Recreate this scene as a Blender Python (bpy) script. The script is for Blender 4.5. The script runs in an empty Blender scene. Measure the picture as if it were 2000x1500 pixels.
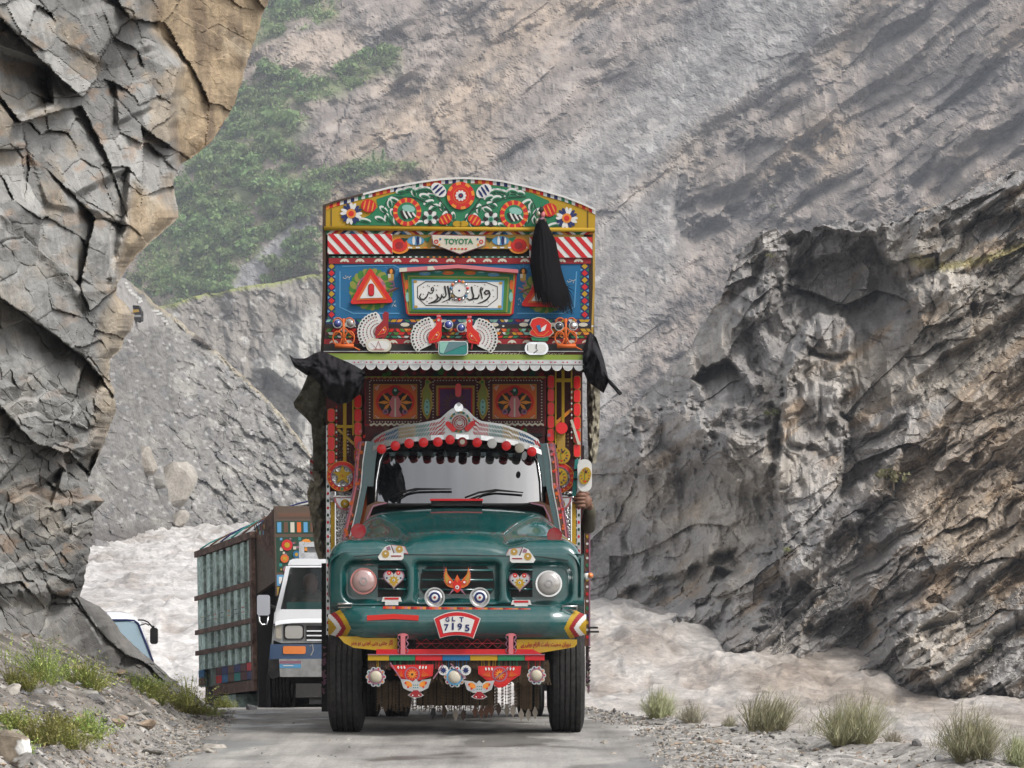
import bpy, math, random
import numpy as np
from mathutils import Vector, Matrix
R = math.radians
random.seed(7); np.random.seed(7)
sc = bpy.context.scene
col = sc.collection

# ------------------------------------------------------------------ camera, sky, sun, exposure
CAM_H, FPX, HPY = 2.06, 5720.0, 960.0      # eye height over the road at the truck, focal length and horizon row (2000 px wide frame)
cam_d = bpy.data.cameras.new('camera'); cam = bpy.data.objects.new('camera', cam_d); col.objects.link(cam)
cam.location = (0, 0, CAM_H); cam.rotation_euler = (R(90), 0, 0)
cam_d.sensor_width = 36.0; cam_d.lens = FPX / 2000 * 36.0; cam_d.shift_y = (HPY - 750) / 2000
cam_d.clip_start = 0.5; cam_d.clip_end = 6000
sc.camera = cam

SUN_EL, SUN_AZ = 50, 128                    # degrees: elevation, and azimuth clockwise from +Y
world = bpy.data.worlds.new('World'); sc.world = world; world.use_nodes = True
nt = world.node_tree; nt.nodes.clear()
out = nt.nodes.new('ShaderNodeOutputWorld'); bg = nt.nodes.new('ShaderNodeBackground')
sky = nt.nodes.new('ShaderNodeTexSky'); sky.sky_type = 'NISHITA'; sky.sun_disc = False
sky.sun_elevation = R(SUN_EL); sky.sun_rotation = R(SUN_AZ)
sky.air_density = 1.0; sky.dust_density = 4.0; sky.ozone_density = 1.0
hsv = nt.nodes.new('ShaderNodeHueSaturation'); hsv.inputs['Saturation'].default_value = 0.22; hsv.inputs['Value'].default_value = 1.25
tc = nt.nodes.new('ShaderNodeTexCoord'); mp = nt.nodes.new('ShaderNodeMapping'); mp.inputs['Scale'].default_value = (1, 1, 2.2)
cn = nt.nodes.new('ShaderNodeTexNoise'); cn.inputs['Scale'].default_value = 3.4; cn.inputs['Detail'].default_value = 6
cr = nt.nodes.new('ShaderNodeMapRange'); cr.inputs[1].default_value = 0.3; cr.inputs[2].default_value = 0.7; cr.inputs[3].default_value = 0.5; cr.inputs[4].default_value = 1.45
mul = nt.nodes.new('ShaderNodeVectorMath'); mul.operation = 'SCALE'
nt.links.new(tc.outputs['Generated'], mp.inputs[0]); nt.links.new(mp.outputs[0], cn.inputs['Vector'])
nt.links.new(cn.outputs[0], cr.inputs[0]); nt.links.new(sky.outputs[0], hsv.inputs['Color'])
nt.links.new(hsv.outputs[0], mul.inputs[0]); nt.links.new(cr.outputs[0], mul.inputs['Scale'])
nt.links.new(mul.outputs[0], bg.inputs['Color']); bg.inputs['Strength'].default_value = 0.15
nt.links.new(bg.outputs[0], out.inputs[0])

sd = bpy.data.lights.new('sun', 'SUN'); sun = bpy.data.objects.new('sun', sd); col.objects.link(sun)
sd.energy = 1.5; sd.angle = R(13); sd.color = (1.0, 0.975, 0.945)
_d = Vector((math.sin(R(SUN_AZ)) * math.cos(R(SUN_EL)), math.cos(R(SUN_AZ)) * math.cos(R(SUN_EL)), math.sin(R(SUN_EL))))
sun.rotation_euler = _d.to_track_quat('Z', 'Y').to_euler()
vs = sc.view_settings
vs.view_transform = 'Standard'; vs.look = 'None'; vs.gamma = 1; vs.use_curve_mapping = False
vs.exposure = 0.48
sc.render.engine = 'CYCLES'
sc.cycles.max_bounces = 6; sc.cycles.diffuse_bounces = 3; sc.cycles.glossy_bounces = 3
sc.cycles.transmission_bounces = 4; sc.cycles.transparent_max_bounces = 16; sc.cycles.volume_bounces = 0
sc.cycles.use_denoising = True

# ------------------------------------------------------------------ helpers
def at(px, py, Y):
    """point of the place at depth Y seen in direction (px, py)"""
    return np.array([(px - 1000) * Y / FPX, Y, CAM_H - (py - HPY) * Y / FPX])

_p = np.random.RandomState(3).permutation(256).astype(np.int32); PERM = np.concatenate([_p, _p, _p])
_g = np.random.RandomState(4).normal(size=(256, 3)); GR = (_g / np.linalg.norm(_g, axis=1, keepdims=True)).astype(np.float32)
def _fade(t): return t * t * t * (t * (t * 6 - 15) + 10)
def noise3(x, y, z):
    x, y, z = np.broadcast_arrays(np.asarray(x, np.float32), np.asarray(y, np.float32), np.asarray(z, np.float32))
    xi, yi, zi = np.floor(x), np.floor(y), np.floor(z)
    xf, yf, zf = x - xi, y - yi, z - zi
    X, Yi, Z = xi.astype(np.int32) & 255, yi.astype(np.int32) & 255, zi.astype(np.int32) & 255
    u, v, w = _fade(xf), _fade(yf), _fade(zf)
    def g(i, j, k):
        h = PERM[PERM[PERM[(X + i) & 255] + ((Yi + j) & 255)] + ((Z + k) & 255)]
        gr = GR[h]
        return gr[..., 0] * (xf - i) + gr[..., 1] * (yf - j) + gr[..., 2] * (zf - k)
    def lp(a, b, t): return a + (b - a) * t
    return lp(lp(lp(g(0,0,0), g(1,0,0), u), lp(g(0,1,0), g(1,1,0), u), v),
              lp(lp(g(0,0,1), g(1,0,1), u), lp(g(0,1,1), g(1,1,1), u), v), w) * 1.5
def noise2(x, y, s=0.0):
    x, y = np.broadcast_arrays(np.asarray(x, np.float32), np.asarray(y, np.float32))
    s7 = np.float32(s) * np.float32(7.31)
    x = x + s7; y = y + s7 * np.float32(1.7)
    xi, yi = np.floor(x), np.floor(y); xf, yf = x - xi, y - yi
    X, Yi = xi.astype(np.int32) & 255, yi.astype(np.int32) & 255
    u, v = _fade(xf), _fade(yf)
    def g(i, j):
        gr = GR[PERM[PERM[(X + i) & 255] + ((Yi + j) & 255)]]
        return gr[..., 0] * (xf - i) + gr[..., 1] * (yf - j)
    a = g(0,0); a = a + (g(1,0) - a) * u
    b = g(0,1); b = b + (g(1,1) - b) * u
    return (a + (b - a) * v) * 1.7
def fbm(x, y, s=0.0, o=4, gain=0.5):
    t, a = 0, 1.0
    for k in range(o):
        t = t + a * noise2(x, y, s + k * 1.37); x = x * 2.03; y = y * 2.03; a *= gain
    return t
def ridged(x, y, s=0.0, o=4, gain=0.5):
    t, a = 0, 1.0
    for k in range(o):
        t = t + a * (1 - 2 * np.abs(noise2(x, y, s + k * 1.37))); x = x * 2.03; y = y * 2.03; a *= gain
    return t
def cells(x, y, seed=0):
    """cellular fracture: (distance to the border, offset to the own centre dx, dy, four random values of the cell)"""
    rs = np.random.RandomState(100 + seed); T = rs.rand(256, 6).astype(np.float32)
    xi, yi = np.floor(x), np.floor(y); best = np.full(x.shape, 9e9, np.float32); sec = best.copy()
    idx = np.zeros(x.shape, np.int32); bx = np.zeros_like(best); by = np.zeros_like(best)
    for i in (-1, 0, 1):
        for j in (-1, 0, 1):
            h = PERM[PERM[(xi.astype(np.int32) + i) & 255] + ((yi.astype(np.int32) + j + seed * 17) & 255)]
            dx = x - (xi + i + T[h, 0]); dy = y - (yi + j + T[h, 1]); d = dx * dx + dy * dy
            m = d < best
            sec = np.where(m, best, np.minimum(sec, d)); best = np.where(m, d, best)
            idx = np.where(m, h, idx); bx = np.where(m, dx, bx); by = np.where(m, dy, by)
    return np.sqrt(sec) - np.sqrt(best), bx, by, T[idx, 2:6]
def sstep(a, b, x):
    t = np.clip((x - a) / (b - a), 0, 1); return t * t * (3 - 2 * t)
def sdf(px, py, poly):
    """signed distance to a polygon, negative inside"""
    P = np.asarray(poly, float); d = np.full(px.shape, 9e9); ins = np.zeros(px.shape, bool)
    for i in range(len(P)):
        a, b = P[i - 1], P[i]; e = b - a
        t = np.clip(((px - a[0]) * e[0] + (py - a[1]) * e[1]) / (e @ e + 1e-9), 0, 1)
        d = np.minimum(d, (px - a[0] - t * e[0]) ** 2 + (py - a[1] - t * e[1]) ** 2)
        c = ((a[1] > py) != (b[1] > py)) & (px < e[0] * (py - a[1]) / (e[1] if abs(e[1]) > 1e-9 else 1e-9) + a[0]); ins ^= c
    d = np.sqrt(d); return np.where(ins, -d, d)
def mixc(a, b, t): return a + (np.asarray(b, np.float32) - a) * t[..., None]

def new_obj(name, mesh, parent=None, **props):
    o = bpy.data.objects.new(name, mesh); col.objects.link(o)
    if parent is not None: o.parent = parent
    for k, v in props.items(): o[k] = v
    return o
def raw_mesh(name, V, faces, mats=(), mi=None, smooth=False, colors=None):
    """mesh from arrays; faces: (n,3)/(n,4) array or list of index lists"""
    me = bpy.data.meshes.new(name); V = np.asarray(V, np.float32).reshape(-1, 3)
    if isinstance(faces, np.ndarray):
        n, k = faces.shape; li = faces.astype(np.int32).ravel(); ls = np.arange(n, dtype=np.int32) * k; lt = np.full(n, k, np.int32)
    else:
        n = len(faces); lt = np.array([len(f) for f in faces], np.int32); ls = np.concatenate([[0], np.cumsum(lt)[:-1]]).astype(np.int32)
        li = np.array([i for f in faces for i in f], np.int32)
    me.vertices.add(len(V)); me.vertices.foreach_set('co', V.ravel())
    me.loops.add(len(li)); me.loops.foreach_set('vertex_index', li)
    me.polygons.add(n); me.polygons.foreach_set('loop_start', ls); me.polygons.foreach_set('loop_total', lt)
    for m in mats: me.materials.append(m)
    if mi is not None: me.polygons.foreach_set('material_index', np.asarray(mi, np.int32))
    me.polygons.foreach_set('use_smooth', np.full(n, bool(smooth)) if not isinstance(smooth, (list, np.ndarray)) else np.asarray(smooth, bool))
    if colors is not None:
        at_ = me.color_attributes.new('Col', 'FLOAT_COLOR', 'POINT')
        c = np.ones((len(V), 4), np.float32); c[:, :3] = np.asarray(colors, np.float32).reshape(-1, 3); at_.data.foreach_set('color', c.ravel())
    me.update(calc_edges=True); me.validate(); return me
def grid_faces(ny, nx, keep=None):
    i = np.arange(ny * nx).reshape(ny, nx)
    f = np.stack([i[:-1, :-1], i[1:, :-1], i[1:, 1:], i[:-1, 1:]], -1)
    return f.reshape(-1, 4) if keep is None else f[keep]
def node_mat(name, rough=0.8, spec=0.3):
    m = bpy.data.materials.new(name); m.use_nodes = True; b = m.node_tree.nodes['Principled BSDF']
    b.inputs['Roughness'].default_value = rough; b.inputs['Specular IOR Level'].default_value = spec
    return m, m.node_tree, b
def N(t, kind, **kw):
    n = t.nodes.new('ShaderNode' + kind)
    for k, v in kw.items(): setattr(n, k, v)
    return n
def surf_mat(name, scales=(4.0, 30.0), amount=0.35, rough=0.85, spec=0.3, bump=0.4, dist=0.02, stretch=(1, 1, 1), rot=(0, 0, 0), color=None):
    """the Col attribute (or one colour) varied by two octaves of noise in world space, with a fine bump"""
    m, t, b = node_mat(name, rough, spec)
    geo = N(t, 'NewGeometry'); mp = N(t, 'Mapping'); mp.inputs['Scale'].default_value = stretch; mp.inputs['Rotation'].default_value = rot
    t.links.new(geo.outputs['Position'], mp.inputs[0])
    if color is None: ca = N(t, 'VertexColor', layer_name='Col')
    else: ca = N(t, 'RGB'); ca.outputs[0].default_value = (*color, 1)
    src = ca.outputs[0]; nz = []
    for s in scales:
        n = N(t, 'TexNoise'); n.inputs['Scale'].default_value = s; n.inputs['Detail'].default_value = 5; n.inputs['Roughness'].default_value = 0.62
        t.links.new(mp.outputs[0], n.inputs['Vector']); nz.append(n)
        r = N(t, 'MapRange'); r.inputs[1].default_value = 0.3; r.inputs[2].default_value = 0.7
        r.inputs[3].default_value = 1 - amount; r.inputs[4].default_value = 1 + amount
        t.links.new(n.outputs[0], r.inputs[0])
        v = N(t, 'VectorMath', operation='SCALE'); t.links.new(src, v.inputs[0]); t.links.new(r.outputs[0], v.inputs['Scale']); src = v.outputs[0]
    t.links.new(src, b.inputs['Base Color'])
    if bump:
        bp = N(t, 'Bump'); bp.inputs['Strength'].default_value = bump; bp.inputs['Distance'].default_value = dist
        ad = N(t, 'MixRGB', blend_type='MIX'); ad.inputs[0].default_value = 0.5
        t.links.new(nz[0].outputs[0], ad.inputs[1]); t.links.new(nz[-1].outputs[0], ad.inputs[2])
        t.links.new(ad.outputs[0], bp.inputs['Height']); t.links.new(bp.outputs[0], b.inputs['Normal'])
    return m
# ------------------------------------------------------------------ far mountain (relief in metres, about 600 to 800 m off)
def river_z(Y): return -5.2 + 2.3 * sstep(96, 119, Y) + 0.015 * np.clip(Y - 119, 0, None)      # a steep rapid below, a long pool above
_tY = np.linspace(40, 900, 6000); _tp = HPY + (CAM_H - river_z(_tY)) * FPX / _tY
def river_Y(py): return np.interp(-np.asarray(py, float), -_tp, _tY)
def softp(x, w): return w * np.log1p(np.exp(np.clip(x / w, -40, 40)))
def smooth1(a, n): k = np.hanning(2 * n + 1); k /= k.sum(); return np.convolve(np.pad(a, n, mode='edge'), k, 'valid')
rock_far = surf_mat('far_rock', scales=(0.12, 0.7), amount=0.16, rough=0.95, spec=0.1, bump=0.9, dist=1.2)

px = np.arange(-260, 2262, 4.0); py = np.arange(-110, 1062, 3.0)
PX, PY = np.meshgrid(px, py)
mx, my = PX * 0.11, PY * 0.11               # about metres on the face of the slope
a = R(38); ue, us = mx * math.cos(a) - my * math.sin(a), mx * math.sin(a) + my * math.cos(a)   # along / across the gullies
def far_base(px, py):
    return 700 + (520 - py) * 0.17 + softp(560 - px, 60) * 0.08 - softp(px - 1200, 160) * 0.16
ruff = sstep(-0.25, 0.35, fbm(ue / 60, us / 26, 3, 3) + 0.25)                # craggy where high, scree where low
scree = 1 - sstep(-60, 60, sdf(PX, PY, [(1100, 470), (1290, 330), (1450, 190), (1620, 60), (1740, -100), (1500, -110), (1330, 60), (1150, 260), (1000, 345), (1020, 470)]))
scree = np.maximum(scree, 0.9 * (1 - sstep(-30, 40, sdf(PX, PY, [(1150, 900), (1330, 500), (1330, 330), (1150, 450), (1000, 600)]))))
green_p = [(250, 560), (300, 470), (380, 300), (450, 180), (520, 140), (640, 150), (590, 240), (585, 345), (700, 318), (815, 322), (800, 344), (660, 355), (605, 440), (620, 530), (350, 600), (260, 600)]
green_q = [(490, 90), (540, -110), (720, -110), (650, 30), (600, 60)]
green_r = [(620, 190), (660, 130), (770, 100), (760, 140), (660, 190)]
gs = np.minimum(np.minimum(sdf(PX, PY, green_p), sdf(PX, PY, green_q)), sdf(PX, PY, green_r)) + 22 * fbm(mx / 9, my / 9, 9, 3)
greenm = 1 - sstep(-20, 20, gs)
flat = np.clip(scree * 0.85 + greenm * 0.7, 0, 0.92)
D = 16 * fbm(ue / 110, us / 46, 1, 4) + 8.5 * ridged(ue / 42, us / 17, 2, 4, 0.55) * (0.35 + 0.65 * ruff)
D = D * (1 - flat) + flat * 5 * fbm(ue / 60, us / 30, 5, 3)
cf, cdx, cdy, cr_ = cells(ue / 13 + 0.5 * noise2(mx / 14, my / 14, 8), us / 6.5, 2)
D = D + (cr_[..., 0] - 0.5) * 2.6 * (1 - flat) + cdx * (cr_[..., 1] - 0.5) * 3 * (1 - flat) + cdy * (cr_[..., 2] - 0.5) * 3 * (1 - flat)
ribm = sstep(40, -120, sdf(PX, PY, [(1335, 470), (1335, 330), (1450, 230), (1600, 130), (1800, 0), (1900, -120), (2400, -120), (2400, 500), (1700, 480)]))
def saw(t, k): f = t - np.floor(t); return np.where(f < k, f / k, (1 - f) / (1 - k))
sw = us + 3.0 * fbm(ue / 30, us / 14, 12, 4)
D = D + ribm * ((saw(sw / 13, 0.8) - 0.5) * -7 + (saw(sw / 4.6, 0.8) - 0.5) * -2.6) + (1 - ribm) * (1 - flat) * (saw(sw / 8.5, 0.7) - 0.5) * -2.4
D = D + 0.9 * fbm(mx / 2.6, my / 2.6, 13, 4, 0.62) * (1 - 0.6 * flat)
cf2, cdx2, cdy2, cr2 = cells(ue / 4.2, us / 2.6, 3)
D = D + ((cr2[..., 0] - 0.5) * 0.8 + cdx2 * (cr2[..., 1] - 0.5) * 1.2) * (1 - 0.75 * flat)
rub = cells(mx / 1.6, my / 1.1, 5)[3]
D = D + (rub[..., 0] - 0.5) * 0.4 * (0.3 + flat)
# the buttress left of the middle and its bushy ledge, and the crag above the truck
for poly, amt, soft in (([(600, 330), (598, 200), (650, 170), (740, 160), (760, 300), (830, 330), (660, 365), (620, 520), (600, 470)], -9, 26),
                        ([(720, 80), (735, -110), (900, -110), (880, 60), (800, 120)], -8, 40),
                        ([(1340, 445), (1335, 340), (1440, 270), (1530, 240), (1560, 300), (1470, 400)], -12, 10),
                        ([(1435, 275), (1460, 230), (1580, 158), (1640, 150), (1640, 260), (1530, 270)], -9, 9),
                        ([(1490, 420), (1600, 300), (1800, 240), (2000, 150), (2300, 20), (2300, 420), (1700, 470)], -9, 14)):
    sd_ = sdf(PX, PY, poly) + 16 * fbm(PX / 45, PY / 45, 11, 5, 0.6); D = D + amt * (1 - sstep(-soft * 1.6, soft * 1.6, sd_))
YF = far_base(PX, PY) + D
c = np.zeros(PX.shape + (3,), np.float32) + np.array([0.235, 0.200, 0.175], np.float32)
c = mixc(c, (0.30, 0.235, 0.175), sstep(-0.2, 0.5, fbm(ue / 50, us / 22, 21, 4)) * 0.8)
c = mixc(c, (0.155, 0.14, 0.135), sstep(0.1, 0.7, fbm(ue / 26, us / 8, 22, 4)) * 0.7)
c = mixc(c, (0.262, 0.25, 0.238), np.clip(scree * 0.85, 0, 1)); c = c * (0.80 + 0.30 * sstep(-0.5, 0.6, fbm(ue / 34, us / 5, 24, 4)))[..., None]
c = c * (0.86 + 0.28 * cr2[..., 3])[..., None] * (0.80 + 0.40 * rub[..., 1])[..., None]
c = mixc(c, (0.46, 0.45, 0.43), ((rub[..., 2] > 0.955) * (0.15 + 0.32 * scree)).astype(np.float32))
gcol = np.zeros_like(c) + np.array([0.14, 0.165, 0.075], np.float32)
gcol = mixc(gcol, (0.22, 0.22, 0.10), sstep(0.0, 0.6, fbm(mx / 7, my / 7, 30, 4)))
gcol = mixc(gcol, (0.25, 0.21, 0.17), sstep(0.05, 0.45, fbm(mx / 11, my / 8, 31, 4)))
c = mixc(c, gcol, greenm * 0.9)
# the stony chute through the wood
chute = 1 - sstep(-8, 8, sdf(PX, PY, [(440, 575), (470, 530), (560, 440), (615, 420), (610, 450), (540, 520), (490, 575)]) + 8 * fbm(mx / 4, my / 4, 33, 2))
c = mixc(c, (0.26, 0.25, 0.25), chute)
bare = 1 - sstep(-10, 14, sdf(PX, PY, [(480, 110), (560, 70), (700, 60), (720, 110), (600, 150), (540, 165), (470, 160)]) + 9 * fbm(mx / 5, my / 5, 34, 2))
c = mixc(c, (0.33, 0.27, 0.22), bare)
V = np.stack([(PX - 1000) * YF / FPX, YF, CAM_H - (PY - HPY) * YF / FPX], -1)
far_o = new_obj('mountain', raw_mesh('mountain', V, grid_faces(*PX.shape), [rock_far], colors=c), kind='structure')
FAR = (px, py, YF)
def far_point(qx, qy):
    i = int(np.clip((qy + 110) / 3, 0, len(py_far) - 2)); j = int(np.clip((qx + 260) / 4, 0, len(px_far) - 2))
    Y = float(YF_far[i, j]); return at(qx, qy, Y)
px_far, py_far, YF_far = px, py, YF

# ------------------------------------------------------------------ terrace bluff and the near slope across the river on the left
def relief(name, px, py, Yfun, topfun, colfun, mat, kind='structure'):
    PX, PY = np.meshgrid(px, py); T = topfun(PX); k = PY > T - 30; over = np.clip(T - PY, 0, None)
    PY = np.maximum(PY, T + 0.12 * over); Y = Yfun(PX, PY) + over * 0.9; C = colfun(PX, PY)   # past the crest the surface turns away to the back
    V = np.stack([(PX - 1000) * Y / FPX, Y, CAM_H - (PY - HPY) * Y / FPX], -1)
    kk = k[:-1, :-1] & k[1:, :-1] & k[1:, 1:] & k[:-1, 1:]
    return new_obj(name, raw_mesh(name, V, grid_faces(*PX.shape, kk), [mat], colors=C), kind=kind), PX, PY, Y
rock_mid = surf_mat('slope_rock', scales=(0.3, 2.0), amount=0.2, rough=0.95, spec=0.1, bump=0.8, dist=0.5)
ter_x = [100, 340, 400, 480, 560, 640, 760, 860, 1000, 1040]; ter_y = [640, 592, 572, 560, 545, 530, 515, 560, 900, 1050]
def ter_top(x): return np.interp(x, ter_x, ter_y) + 5 * fbm(x / 60, x * 0, 40, 3)
def terY(x, y):
    d = y - ter_top(x); u = (x * 0.6 + y * 0.8) * 0.09; w = (x * 0.8 - y * 0.6) * 0.09
    gull = ridged(x * 0.09 / 6, y * 0.09 / 22, 41, 3) * 1.6 * sstep(0, 60, d)
    Y = 575 - d * 0.10 + gull + 2.4 * fbm(u / 9, w / 5, 42, 4)
    li = 1 - sstep(-16, 20, sdf(x, y, [(505, 720), (560, 640), (640, 590), (700, 600), (700, 900), (560, 900), (600, 780)]))
    return Y - li * 6 + (cells(x * 0.09 / 1.5, y * 0.09 / 1.2, 6)[3][..., 0] - 0.5) * 0.8
def terC(x, y):
    d = y - ter_top(x)
    c = np.zeros(x.shape + (3,), np.float32) + np.array([0.215, 0.195, 0.17], np.float32)
    c = mixc(c, (0.165, 0.15, 0.135), sstep(0, 0.5, fbm(x / 40, y / 60, 43, 4)))
    li = 1 - sstep(-16, 20, sdf(x, y, [(505, 720), (560, 640), (640, 590), (700, 600), (700, 900), (560, 900), (600, 780)]) + 14 * fbm(x / 40, y / 40, 44, 3))
    c = mixc(c, (0.33, 0.315, 0.285), li)
    r = cells(x / 11, y / 8, 7)[3]; c = mixc(c, (0.40, 0.385, 0.36), (r[..., 0] > 0.96).astype(np.float32) * 0.8)
    c = c * (0.86 + 0.28 * cells(x / 6, y / 5, 8)[3][..., 1])[..., None]
    return mixc(c, (0.23, 0.25, 0.08), (1 - sstep(2, 10, d + 5 * fbm(x / 16, y / 16, 45, 2))) * 0.9)
relief('river_terrace', np.concatenate([np.arange(230, 762, 3.0), np.arange(765, 1040, 8.0)]), np.arange(440, 1062, 3.0), terY,
       ter_top, terC, rock_mid)

rid_x = [60, 150, 232, 245, 262, 300, 340, 380, 430, 480, 530, 580, 615, 660, 760, 900, 1000]
rid_y = [400, 470, 540, 543, 556, 590, 618, 650, 692, 738, 786, 850, 900, 940, 960, 1000, 1048]
def rid(x): return np.interp(x, rid_x, rid_y) + 4 * fbm(x / 22, x * 0, 50, 3)
def footY(x): return np.interp(x, [60, 180, 225, 262, 300, 340, 420, 520, 640, 780], [172, 183, 192, 203, 216, 225, 233, 235, 236, 237])
def near_Y(x, y):
    d = 1050 - y; f = footY(x); k = f / 500
    u = (x * 0.75 + y * 0.66) * 0.088; w = (x * 0.66 - y * 0.75) * 0.088
    Y = f + np.clip(d, -40, 600) * 0.14 * k + k * (1.6 * fbm(u / 10, w / 6, 51, 4) + 0.9 * ridged(u / 5, w / 3, 52, 3))
    c1 = cells(u / 3.4, w / 1.7, 9); c2 = cells(u / 1.3, w / 0.9, 10)
    hi = sstep(900, 780, y)
    Y = Y + ((c1[3][..., 0] - 0.5) * 1.6 + c1[1] * (c1[3][..., 1] - 0.5) * 2.0 + c1[2] * (c1[3][..., 2] - 0.5) * 2.0) * (0.4 + 0.6 * (1 - hi)) * k
    Y = Y + (c2[3][..., 0] - 0.5) * 0.75 * k
    log = 1 - sstep(-3, 4, sdf(x, y, [(376, 662), (388, 650), (432, 676), (431, 686), (400, 676)]))
    Y = Y - 1.4 * log
    return Y
def near_C(x, y):
    c = np.zeros(x.shape + (3,), np.float32) + np.array([0.185, 0.178, 0.167], np.float32)
    c = mixc(c, (0.245, 0.235, 0.215), sstep(0.0, 0.5, fbm(x / 60, y / 40, 53, 4)))
    c = mixc(c, (0.16, 0.155, 0.155), sstep(0.1, 0.6, fbm(x / 30 + y / 60, y / 24 - x / 50, 54, 4)) * 0.8)
    r = cells(x / 6, y / 4.4, 11)[3]; c = c * (0.8 + 0.4 * r[..., 1])[..., None]
    c = mixc(c, (0.38, 0.37, 0.35), (r[..., 0] > 0.93).astype(np.float32) * 0.7)
    d = y - rid(x); edge = 1 - sstep(2, 13, d + 7 * fbm(x / 9, y / 9, 55, 2))
    c = mixc(c, (0.36, 0.31, 0.22), edge * 0.7 * sstep(250, 270, x))
    c = mixc(c, (0.10, 0.085, 0.075), 1 - sstep(-3, 4, sdf(x, y, [(376, 662), (388, 650), (432, 676), (431, 686), (400, 676)])))
    rd = 1 - sstep(-2, 3, sdf(x, y, [(150, 655), (150, 480), (236, 541), (250, 550), (272, 582), (326, 631), (262, 644), (200, 656)]))
    c = mixc(c, (0.30, 0.285, 0.27), rd)
    wet = sstep(1018, 1040, y + 6 * fbm(x / 12, y / 12, 56, 2)); return mixc(c, (0.10, 0.09, 0.085), wet * 0.7)
relief('river_bank', np.concatenate([np.arange(40, 780, 2.4), np.arange(782, 1000, 7.0)]), np.arange(400, 1130, 2.4), near_Y,
       rid, near_C, rock_mid)
def near_point(qx, qy, off=0.0):
    x = np.array([[float(qx)]]); y = np.array([[float(qy)]]); return at(qx, qy, float(near_Y(x, y)[0, 0]) + off)

# ------------------------------------------------------------------ rock mountain on the right bank (about 100 to 140 m off)
rock_near = surf_mat('bank_rock', scales=(0.5, 5.0), amount=0.22, rough=0.6, spec=0.45, bump=0.7, dist=0.18, stretch=(1, 1, 1.6), rot=(0, R(38), 0))
px = np.concatenate([np.arange(900, 1120, 6.0), np.arange(1120, 2300, 2.5)]); py = np.arange(180, 1420, 2.1)
PX, PY = np.meshgrid(px, py)
out_x = [900, 960, 1020, 1075, 1160, 1200, 1235, 1290, 1340, 1372, 1400, 1432, 1440, 1500, 1560, 1600, 1650, 1700, 1780, 1860, 2000, 2150, 2300]
out_y = [1196, 1130, 1040, 930, 872, 835, 795, 740, 690, 640, 590, 520, 480, 450, 452, 440, 432, 438, 420, 385, 330, 270, 210]
foot_x = [900, 1100, 1160, 1260, 1370, 1440, 1540, 1640, 1700, 1760, 1840, 1930, 2000, 2150, 2300]
foot_py = [1176, 1190, 1200, 1215, 1262, 1292, 1305, 1312, 1318, 1350, 1362, 1368, 1376, 1384, 1390]
top = np.interp(PX, out_x, out_y) + 9 * fbm(PX / 22, PY * 0, 60, 4)
foot1 = np.interp(px, foot_x, foot_py); foot = np.repeat(foot1[None, :], len(py), 0); fY = np.repeat(smooth1(river_Y(foot1), 40)[None, :], len(py), 0)
s = 0.021                                    # metres per pixel, about
a = R(38); E, S = (PX * math.cos(a) - PY * math.sin(a)) * s, (PX * math.sin(a) + PY * math.cos(a)) * s
X_, Z_ = PX * s, PY * s
# how much the beds show: strong to the right and low, weak in the fluted cliff by the truck
bed = sstep(-160, 190, sdf(PX, PY, [(1120, 1190), (1430, 1110), (1560, 1040), (1660, 860), (1800, 720), (1810, 480), (1560, 430), (1120, 700)])); bed = np.clip(bed, 0.12, 1)
warp = 0.55 * fbm(X_ / 4, Z_ / 4, 61, 4) + 0.10 * fbm(X_ / 0.9, Z_ / 0.9, 62, 3)
h1 = np.floor((S + warp) / 2.0); h2 = np.floor((S + warp) / 0.78)
r1 = noise2(h1 * 0.73 + E / 9, h1 * 1.31, 63); r2 = noise2(h2 * 0.73 + E / 3.2, h2 * 1.31, 64)
D = bed * ((saw((S + warp) / 2.0, 0.8) - 0.5) * -1.15 * (1 + 1.2 * r1) + (saw((S + warp * 1.2) / 0.78, 0.75) - 0.5) * -0.5 * (1 + 1.4 * r2)
           + (saw((S + warp * 1.5) / 0.27, 0.7) - 0.5) * -0.14)
cL = cells(E / 5.2 + 0.25 * noise2(X_ / 3, Z_ / 3, 58), S / 2.9, 15)
D = D + cL[1] * (cL[3][..., 1] - 0.5) * 2.6 + cL[2] * (cL[3][..., 2] - 0.5) * 2.4 + (cL[3][..., 0] - 0.5) * 1.2 + 1.25 * fbm(X_ / 6.5, Z_ / 6.5, 65, 4, 0.45) + bed * 0.8 * fbm(E / 4, S / 0.9, 66, 4)
flute = 1 - bed
D = D + flute * (1.2 * ridged(X_ / 3.4 + 0.35 * fbm(X_ / 2, Z_ / 2, 60, 2), Z_ / 9, 67, 4, 0.5) + 0.35 * ridged(X_ / 0.9, Z_ / 2.2, 68, 3))
cc = cells(E / 2.6 + 0.3 * noise2(X_, Z_, 5), S / 1.25, 12); c3 = cells(E / 0.95, S / 0.5 + 0.2 * noise2(X_ * 2, Z_ * 2, 6), 13)
D = D + ((cc[3][..., 0] - 0.5) * 1.0 + cc[1] * (cc[3][..., 1] - 0.5) * 1.2 + cc[2] * (cc[3][..., 2] - 0.5) * 1.3) * (0.55 + 0.45 * bed)
D = D + ((c3[3][..., 0] - 0.5) * 0.28 + c3[1] * (c3[3][..., 1] - 0.5) * 0.4 + c3[2] * (c3[3][..., 2] - 0.5) * 0.4) * (0.3 + 0.7 * bed)
D = D + 0.13 * np.exp(-(cc[0] / 0.05) ** 2) * bed * sstep(-0.2, 0.3, noise2(X_ / 3, Z_ / 3, 59)) + (0.04 + 0.09 * bed) * fbm(X_ / 0.35, Z_ / 0.35, 69, 4, 0.6)
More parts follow.
